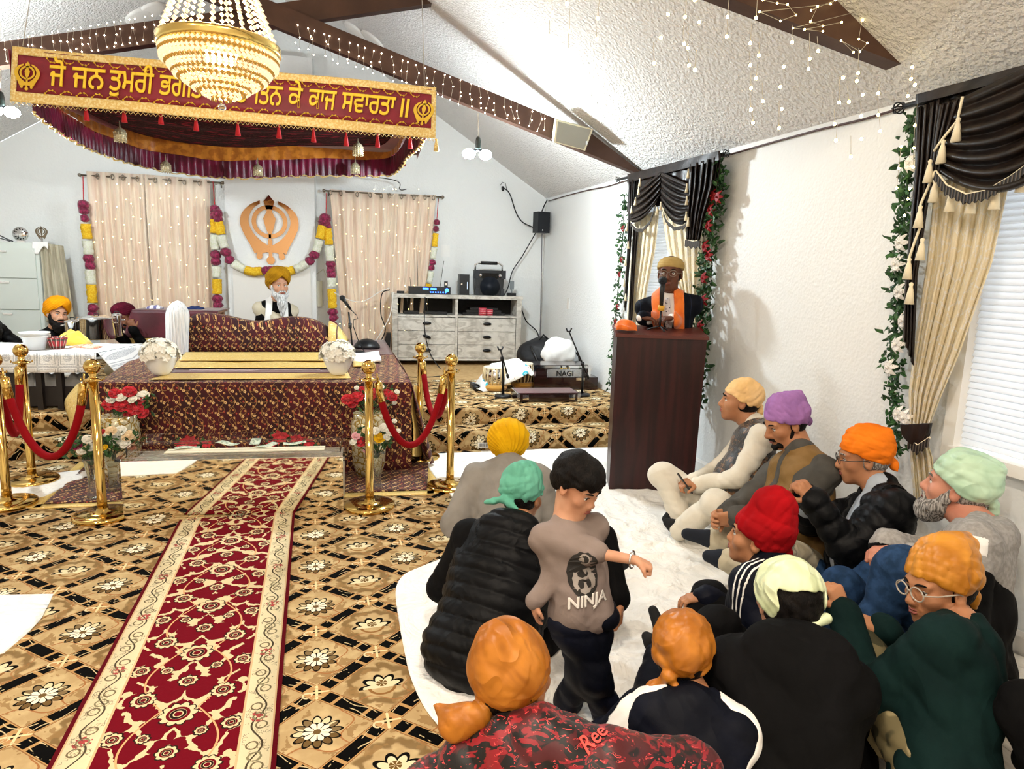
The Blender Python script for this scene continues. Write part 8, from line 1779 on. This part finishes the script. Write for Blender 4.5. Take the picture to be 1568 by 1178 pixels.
# ------------------------------------------------------------ 12  red patka boy
M_shiny = M_navy
hd = J(1160, 824, 2.64)
p = Person('boy in tall red head cover and navy tracksuit top with three white stripes', J(1160, 990, 2.52), J(1183, 872, 2.58), hd, dirw(1165, 803, .8, -.5), dirw(1165, 803, 1, -.12), scale=.84, hs=1.0, pitch=6, skin='tan')
p.arm(0, J(1085, 960, 2.5), (-.2, -.5, -1), hd=(-.8, .4, -.2)); p.arm(1, J(1080, 915, 2.8), (.2, .6, -1), hd=(-.9, .2, -.1))
p.leg(0, J(1100, 960, 2.35), J(1075, 985, 2.55), J(1050, 985, 2.6)); p.leg(1, J(1085, 915, 2.85), J(1060, 960, 2.75), J(1030, 962, 2.8))
p.body(.004, nose=.93).top('track_jacket', M_navy, g=.028, wr=(.005, 10), collar=.02, hem=.42, h=.005, patches=[('white_stripe', M_whc, .002, (lambda c: lambda u, f, a: np.maximum(bd(f+a*.12, c, .0058), u+.09))(c)) for c in (-.03, -.008, .014)]).pants('track_trousers', M_blk, g=.022, wr=(.008, 9)).socks(M_sock).face(gaze=(0, .1))
scarf(p.t, p.head, p.HF, 1.04, S_red, 'bandana', (.2, -.2), seed=7, top=.055, low=.01, tlen=.05, bump=((0, -.03, .14), (.062, .08, .075))); hair_under(p.t, p.head, p.HF, .98)
for k in range(3): put('white_stripe', MB().tube([Vector(p.legs[0][0]*(1-t)+p.legs[0][1]*t+np.array([0, 0, .088])+unit(np.cross(p.legs[0][1]-p.legs[0][0], [0, 0, 1]))*(k-1)*.02) for t in np.linspace(.1, .85, 8)], .005, 6).mesh(), M_whc, p.t)
# ------------------------------------------------------------ 10  boy with clear glasses
hd = J(1438, 900, 2.16)
p = Person('boy in amber satin head scarf, clear glasses and dark green hoodie', J(1450, 1175, 1.92), J(1474, 968, 2.08), hd, dirw(1430, 880, .95, -.35), dirw(1430, 880, .80, .75), scale=.92, hs=1.0, pitch=-6, roll=6, skin='tan')
p.arm(0, J(1290, 935, 2.28), (-.5, -.2, -1), hd=(-.25, .3, .85), pn=(-.3, .8, .1), curl=1.3, l1=.34, l2=.31); p.arm(1, J(1352, 965, 2.28), (.6, 0, -1), hd=(-.8, .3, .3), pn=(-.2, .3, -.9), curl=.8)
p.leg(0, J(1318, 985, 2.3), J(1345, 1130, 2.15), J(1310, 1160, 2.15)); p.leg(1, J(1350, 1000, 2.5), J(1300, 1090, 2.5), J(1280, 1090, 2.5))
p.body(.004, nose=.97).top('hoodie', M_dgreen, g=.028, hood=.7, wr=(.008, 8), cuff=True).pants('camouflage_trousers', M_camo, g=.022, wr=(.008, 9)).socks(M_sock).face(gaze=(.35, -.05)).glasses(mat('clear_frame', '#cfc6b8', rough=.15, trans=.4), lens=(.027, .022), r=.0026)
scarf(p.t, p.head, p.HF, 1.03, S_gold, 'bandana', (.3, -.5), seed=8, top=.012, peak=.045, low=.0, tlen=.06); hair_under(p.t, p.head, p.HF, 1.01)
# ------------------------------------------------------------ 11  boy seen from behind, pale green scarf
hd = J(1203, 925, 2.16)
p = Person('boy seen from behind in pale green knotted head scarf and black hoodie', J(1200, 1270, 1.88), J(1212, 1002, 2.06), hd, dirw(1205, 912, .25, -1), dirw(1205, 912, .55, -1), scale=1.0, hs=1.0, skin='light', shw=.175)
p.arm(0, J(1120, 1120, 2.35), (-1, 0, -.6), hd=(0, 1, 0)); p.arm(1, J(1260, 1130, 2.4), (1, 0, -.6), hd=(-.4, 1, 0))
p.leg(0, p.pel+np.array([-.28, .35, .02]), p.pel+np.array([.05, .42, -.05]), p.pel+np.array([.15, .45, -.06])); p.leg(1, p.pel+np.array([.38, .22, .02]), p.pel+np.array([.1, .40, -.05]), p.pel+np.array([-.02, .45, -.06]))
p.body(.0045).top('hoodie', M_blk, g=.034, hood=1.45, wr=(.008, 7), chest=.01).pants('trousers', M_blk, h=.009)
hair_under(p.t, p.head, p.HF, 1.02, full=True)
def open_bandana(p, m, s):
    """cloth tied round the head, hair showing at the back through the gap"""
    Pw = lambda q: np.asarray(p.head)+(np.array(q)*s) @ p.HF; v = Vol(Pw((0, 0, 0))-.2*s, Pw((0, 0, 0))+.24*s, .0045)
    v.ell(Pw((0, -.016, .046)), np.array((.101, .121, .113))*s, p.HF, .02); L = [q/s for q in v.local(np.asarray(p.head), p.HF)]; x, y, z = L
    zc = .056+(y-.09)*.42; v.D = smaxf(v.D, ((zc-z)*s).astype(np.float32), .006)
    gap = np.maximum(np.maximum(-(y+.005)+0*y-.035, z-.090+.25*np.abs(x)), -(z+.012+(-y-.1)*.0)) 
    gap = np.maximum.reduce([(y+.040)+0*z+0*x, (z-.105)+.2*np.abs(x)+0*y, -(z-.004)+0*x+0*y, np.abs(x)-.075+0*y+0*z]); v.D = smaxf(v.D, (-gap*s).astype(np.float32), .006)
    v.disp(wrinkle(.0035, 20, 3), .02); k0 = Pw((.02, -.122, -.008)); v.ell(k0, np.array((.022, .018, .018))*s, p.HF, .008); v.cap(k0, Pw((.035, -.128, -.05)), .010, .017, .006); v.cap(Pw((.035, -.128, -.05)), Pw((.03, -.125, -.095)), .017, .008, .006); v.cap(k0, Pw((.07, -.115, .012)), .010, .018, .006); put('head_scarf', v.mesh(), m, p.t)
open_bandana(p, S_pale, 1.02)
# ------------------------------------------------------------ 13  child from behind, orange scarf
hd = J(1046, 1000, 2.04)
p = Person('child seen from behind in knotted orange head scarf and navy jacket with white shoulder stripes', J(1045, 1260, 1.86), J(1058, 1072, 1.96), hd, dirw(1042, 985, .1, -1), dirw(1042, 985, -.12, -1), scale=.80, hs=.98, skin='tan')
p.arm(0, J(955, 1135, 2.15), (-1, -.1, -.5), hd=(-.2, .9, .2), pn=(1, 0, 0), curl=.8); p.arm(1, J(1120, 1180, 2.15), (1, 0, -.5), hd=(0, 1, 0))
p.leg(0, J(990, 1080, 2.35), J(1010, 1000, 2.65), J(990, 975, 2.72)); p.leg(1, J(1060, 1090, 2.4), J(1020, 985, 2.75), J(1000, 935, 2.85))
p.body(.0045).top('jacket', M_navy, g=.030, hood=.9, wr=(.006, 9), patches=[('white_shoulder_stripe', M_whc, .003, (lambda q: lambda u, f, a: np.maximum(bd(f, -.035, .022), .075-u*q))(q)) for q in (-1, 1)]).pants('trousers', M_navy, h=.009, r=(.06, .045, .035)).socks(M_sock)
scarf(p.t, p.head, p.HF, 1.0, S_orange, 'bandana', (-1.1, .25), seed=9, low=.03, tlen=.085); hair_under(p.t, p.head, p.HF, .98)
# ------------------------------------------------------------ 14  boy from behind, amber satin
hd = J(788, 1040, 1.74)
def f_print14():
    x, y, z = coords(); n = noise(vec(x+z*.5, y, z), scale=9, detail=3, dist=1.5); n2 = noise(vec(x, y+z, z), scale=16, detail=2, dist=2); n3 = noise(vec(x, y+z, z), scale=22, detail=1, dist=3)
    return CX.w('#4a080f').mix('#0a0506', n.ss(.44, .47)).mix('#8e1420', n2.ss(.56, .58)).mix('#d8494a', n3.ss(.655, .665)).mix('#0c0707', n3.ss(.70, .71))
M_pr14 = mat('red_black_print', fn=f_print14, rough=.45, sheen=.1, bstr=.2)
p = Person('boy from behind in amber satin head scarf and red and black printed jacket', J(830, 1360, 1.58), J(822, 1128, 1.68), hd, dirw(785, 1012, -.25, -1), dirw(785, 1012, -.62, -1), scale=.92, hs=1.04, roll=-4, skin='tan', shw=.18)
p.arm(0, J(740, 1270, 1.7), (-1, .2, -.5), hd=(0, 1, 0)); p.arm(1, J(940, 1270, 1.7), (1, .2, -.5), hd=(0, 1, 0))
p.leg(0, p.pel+np.array([-.25, .3, .02]), p.pel+np.array([.1, .4, -.03]), p.pel+np.array([.2, .4, -.04])); p.leg(1, p.pel+np.array([.32, .28, .02]), p.pel+np.array([.05, .42, -.03]), p.pel+np.array([-.08, .45, -.04]))
p.body(.0045).top('hooded_jacket', M_pr14, g=.044, hood=1.25, wr=(.008, 8)).pants('trousers', M_blk, h=.009)
scarf(p.t, p.head, p.HF, 1.07, S_orange, 'bandana', (0, 0), seed=10, top=.015, low=.04, tails2=1); hair_under(p.t, p.head, p.HF, 1.02)
def decal(p, garment, body, size, px, py, rot, m, name, bold=.03):
    from mathutils.bvhtree import BVHTree
    sh_ = [o for o in scene.objects if o.parent == p.t and o.name.startswith(garment)][-1]; bv = BVHTree.FromPolygons([Vector(v.co)+p.t.location for v in sh_.data.vertices], [tuple(q.vertices) for q in sh_.data.polygons])
    c = Vector(C0); d = Vector(ray(px, py)).normalized(); h_ = bv.ray_cast(c, d)
    if not h_[0]: return
    n = h_[1]; up = Vector((0, 0, 1)); X_ = up.cross(n).normalized(); Y_ = n.cross(X_); me = text_mesh(body, size, Matrix.Rotation(rot, 4, 'Z'), 0, bold, .2); bm = bmesh.new(); bm.from_mesh(me); bmesh.ops.triangulate(bm, faces=bm.faces)
    for v in bm.verts:
        o = h_[0]+X_*v.co.x+Y_*v.co.y+n*.12; k = bv.ray_cast(o, -n); v.co = (k[0] if k[0] else o-n*.12)+n*(.003+v.co.z)
    m2 = bpy.data.meshes.new('lettering'); bm.to_mesh(m2); bm.free(); put(name, m2, m, p.t)
M_coral = mat('coral_print', '#e0564e', rough=.7)
decal(p, 'hooded_jacket', 'Ree', .055, 908, 1132, .3, M_coral, 'back_lettering', .015)
# ------------------------------------------------------------ 16  teal scarf, quilted gilet
hd = J(800, 760, 2.95)
p = Person('person seen from behind in teal knotted head scarf and long black quilted gilet', J(730, 1010, 2.62), J(790, 815, 2.82), hd, dirw(800, 760, -.3, -1), dirw(800, 760, -.6, -1), scale=1.06, hs=1.0, pitch=-15, skin='tan', shw=.175)
p.arm(0, J(740, 960, 3.0), (-1, .5, -.6), hd=(0, 1, 0)); p.arm(1, J(946, 918, 2.80), (1, .2, -.3), hd=(-.1, -.3, -1), pn=(-1, 0, 0), curl=.7)
p.leg(0, J(760, 960, 3.05), J(880, 890, 3.1), J(900, 885, 3.15)); p.leg(1, J(860, 950, 2.95), J(905, 885, 3.15), J(955, 862, 3.2))
p.body(.005).top('sweater', M_blk, g=.022, wr=(.005, 9)).top('quilted_gilet', M_puff, g=.046, sleeves=0, quilt=.062, hood=1.1, wr=(.003, 9), belly=.03, h=.006).pants('trousers', M_blk).socks(M_sock, r=.04)
scarf(p.t, p.head, p.HF, 1.0, S_teal, 'bandana', (-1.2, .3), seed=11, top=.0, peak=.03, tlen=.03); hair_under(p.t, p.head, p.HF, 1.0)
# ------------------------------------------------------------ 17  yellow turban from behind
hd = J(778, 682, 3.95)
p = Person('person seen from behind in bright yellow turban and grey coat', J(775, 845, 3.6), J(778, 715, 3.82), hd, dirw(778, 680, 0, -1), dirw(778, 680, 0, -1), scale=1.0, hs=1.05, skin='tan', shw=.185)
p.arm(0, p.pel+np.array([-.10, .34, .15]), (-.2, -.1, -1)); p.arm(1, p.pel+np.array([.12, .34, .15]), (.2, -.1, -1))
p.leg(0, p.pel+np.array([-.16, .42, .04]), p.pel+np.array([.05, .5, -.05]), p.pel+np.array([.15, .5, -.07])); p.leg(1, p.pel+np.array([.18, .42, .04]), p.pel+np.array([.0, .56, -.05]), p.pel+np.array([-.1, .6, -.07]))
p.body(.006).top('coat', M_greyl, g=.030, wr=(.006, 7)).pants('trousers', M_off, h=.01)
def yturban(p, m, s):
    Pw = lambda q: np.asarray(p.head)+(np.array(q)*s) @ p.HF; v = Vol(Pw((0, 0, 0))-.22*s, Pw((0, 0, 0))+.26*s, .0045); v.ell(Pw((0, -.015, .045)), np.array((.128, .138, .125))*s, p.HF, .02); v.ell(Pw((0, -.12, -.05)), np.array((.035, .03, .04))*s, p.HF, .03)
    k = Pw((-.005, -.135, -.04))
    def dp(P):
        q = (P-k) @ p.HF.T; an = np.arctan2(q[:, 0]+.25*q[:, 2], q[:, 2]+.002); r = np.sqrt(q[:, 0]**2+q[:, 2]**2); w = (an*5.5+r*16) % 1; return -((w**2)*.0075-.0035)*np.clip(r/.03, 0, 1)
    v.disp(dp); L = v.local(np.asarray(p.head), p.HF); v.D = smaxf(v.D, (-.072*s-L[2]).astype(np.float32), .02); put('turban', v.mesh(), m, p.t)
yturban(p, S_yel, 1.0)
o = MB().box(ony(740, 682, 5.80), (.10, .004, .045)).obj('barcode_label', M_white); mb = MB(); recentre(o); tag(o, 'white barcode label stuck on the lower step behind the yellow turban', 'label')
for k in range(9): mb.box(ony(740, 682, 5.796)+Vector((-.035+.009*k, 0, 0)), (.0045 if k % 3 else .003, .004, .033))
put('barcode_bars', mb.mesh(), M_black, o)
# ------------------------------------------------------------ 15  standing boy
hd = J(884, 744, 2.28)
p = Person('small black-haired boy standing on the sheet in grey printed shirt, arm held out', J(893, 948, 2.30), J(868, 803, 2.31), hd, dirw(880, 740, -.35, 1), dirw(880, 740, -.9, .75), scale=.60, hs=.82, pitch=-24, shdrop=.05, roll=0, skin='light', base=(.72, 2.12, .02))
Pz = p.pel; print('toddler pelvis', Pz, 'neck', p.neck, 'head', p.head)
p.arm(0, J(800, 945, 2.22), (-.3, .4, -1), hd=(0, .1, -1), pn=(1, 0, 0), curl=.4); p.arm(1, J(990, 862, 2.12), (.3, -.4, -1), hd=(.85, -.3, -.35), pn=(0, 0, -1), curl=1.5, l1=.29, l2=.27)
f0, f1 = onz(880, 1085, .05), onz(935, 1100, .05)
a0, a1 = J(868, 1100, 2.42), J(930, 1112, 2.36)
def ank(q): q = np.array(q); q[2] = max(q[2], .05); return q
for i, a in ((0, a0), (1, a1)):
    a = ank(a); print('ankle', a); kn = (p.hip[i]+a)/2+p.fb*.03; p.leg(i, kn, a, a+p.fb*.10+np.array([0, 0, -.022]))
p.body(.004, legs=True, nose=.88)
def no_hem(v): pass
p.top('shirt', cloth('taupe_grey_jersey', '#8f817c', '#84766f', scale=5), g=.015, wr=(.006, 13), seed=3, hem=.385, belly=.0, sleeves=(1, .25), cuff=False).pants('jogging_trousers', M_navy, g=.024, r=(.066, .054, .05), wr=(.008, 12), ank=.98).face(gaze=(0, -.25)); hair_under(p.t, p.head, p.HF, .84, full=True)
F_ = p.TF
def on_shirt(me):
    """wrap a flat print onto the chest (print in chest coordinates: x right of picture, y up)"""
    from mathutils.bvhtree import BVHTree
    sh_ = [o for o in scene.objects if o.parent == p.t and o.name.startswith('shirt')][-1]; T = Matrix.Translation(p.t.location); bv = BVHTree.FromPolygons([T @ v.co for v in sh_.data.vertices], [tuple(q.vertices) for q in sh_.data.polygons])
    bm = bmesh.new(); bm.from_mesh(me); bmesh.ops.triangulate(bm, faces=bm.faces)
    for _ in range(2):
        es = [e for e in bm.edges if e.calc_length() > .012]
        if es: bmesh.ops.subdivide_edges(bm, edges=es, cuts=1)
    for v in bm.verts:
        o = Vector(p.neck-p.rt*v.co.x+p.ax*v.co.y+p.fw*.4); h_ = bv.ray_cast(o, Vector(-p.fw))
        v.co = (h_[0]+Vector(p.fw)*(.0025+v.co.z)) if h_[0] else Vector(p.neck-p.rt*v.co.x+p.ax*v.co.y+p.fw*.08)
    m2 = bpy.data.meshes.new('print'); bm.to_mesh(m2); bm.free(); return m2
I4 = Matrix.Identity(4)
def flatpoly(pl, z=0): mb = MB(); mb.add([(x, y, z) for x, y in pl], [tuple(range(len(pl)))]); return mb.mesh()
def ring(cx, cy, rx, ry, n=24, jag=0): return [(cx+rx*math.cos(2*PI*i/n)*(1+jag*math.sin(i*2.4)), cy+ry*math.sin(2*PI*i/n)*(1+jag*math.cos(i*3.1))) for i in range(n)]
M_ink = mat('dark_print_ink', '#2a2826', rough=.8); M_inkl = mat('light_print_ink', '#e4e0da', rough=.8); M_inkm = mat('grey_print_ink', '#a59d96', rough=.8)
X_s = lambda pl: [(-x, y) for x, y in pl]
put('figure_print', on_shirt(flatpoly(ring(0, -.155, .052, .082, 30, .03))), M_ink, p.t)
for pl in (ring(.003, -.098, .015, .019), ring(-.0, -.15, .030, .022, 18, .1), ring(-.026, -.175, .011, .028, 14, .1), ring(.028, -.178, .011, .026, 14, .1), ring(0, -.20, .02, .02, 14, .1)): put('figure_print', on_shirt(flatpoly(pl, .0008)), M_inkm, p.t)
for pl in (ring(.003, -.098, .011, .014), ring(-.0, -.152, .020, .013, 14, .1), ring(-.012, -.185, .010, .016, 12, .1), ring(.014, -.187, .008, .015, 12, .1)): put('figure_print', on_shirt(flatpoly(pl, .0014)), M_ink, p.t)
tm = text_mesh('NINJA', .052, Matrix.Rotation(.0, 4, 'Z') @ Matrix.Translation((0, -.245, .002)), 0, .04, .2); put('shirt_lettering', on_shirt(tm), M_inkl, p.t)
tm = text_mesh('TRIKE', .034, Matrix.Translation((.008, -.286, .003)), 0, .02, .1); put('shirt_lettering', on_shirt(tm), M_inkl, p.t)
w = Vector(p.arms[1][2]); d = (w-Vector(p.arms[1][1])).normalized(); u = d.orthogonal().normalized(); v_ = d.cross(u)
put('steel_bangle', MB().tube([w-d*.012+(u*math.cos(a)+v_*math.sin(a))*.028 for a in np.linspace(0, 2*PI, 25)], .003, 6, cap=False).mesh(), M_chrome, p.t)
n0 = p.neck; put('cord_necklace', MB().tube([Vector(n0+(p.rt*math.cos(a)*.058+p.fw*math.sin(a)*.062)*1.0+p.ax*(.015-.05*max(0, math.sin(a)))) for a in np.linspace(-.6, PI+.6, 20)], .0018, 5).mesh(), M_black, p.t)
# ------------------------------------------------------------ knee of someone at the right edge
p = Person('person cut off by the right edge, only a black-trousered knee in view', J(1700, 1150, 1.75), J(1740, 950, 1.85), J(1745, 880, 1.9), dirw(1600, 1100, 1, 0), dirw(1600, 1100, 1, 0), skin='tan')
p.arm(0, p.pel+np.array([.0, -.12, .05]), (0, -1, -.5)); p.arm(1, p.pel+np.array([.0, .12, .05]), (0, 1, -.5)); p.leg(0, J(1580, 1095, 1.85), J(1600, 1160, 1.95), J(1580, 1165, 1.95)); p.leg(1, J(1640, 1080, 2.1), J(1640, 1150, 2.1), J(1600, 1150, 2.1)); p.body(.008).top('jumper', M_blk, h=.01).pants('trousers', M_blk, h=.009).socks(M_sock)
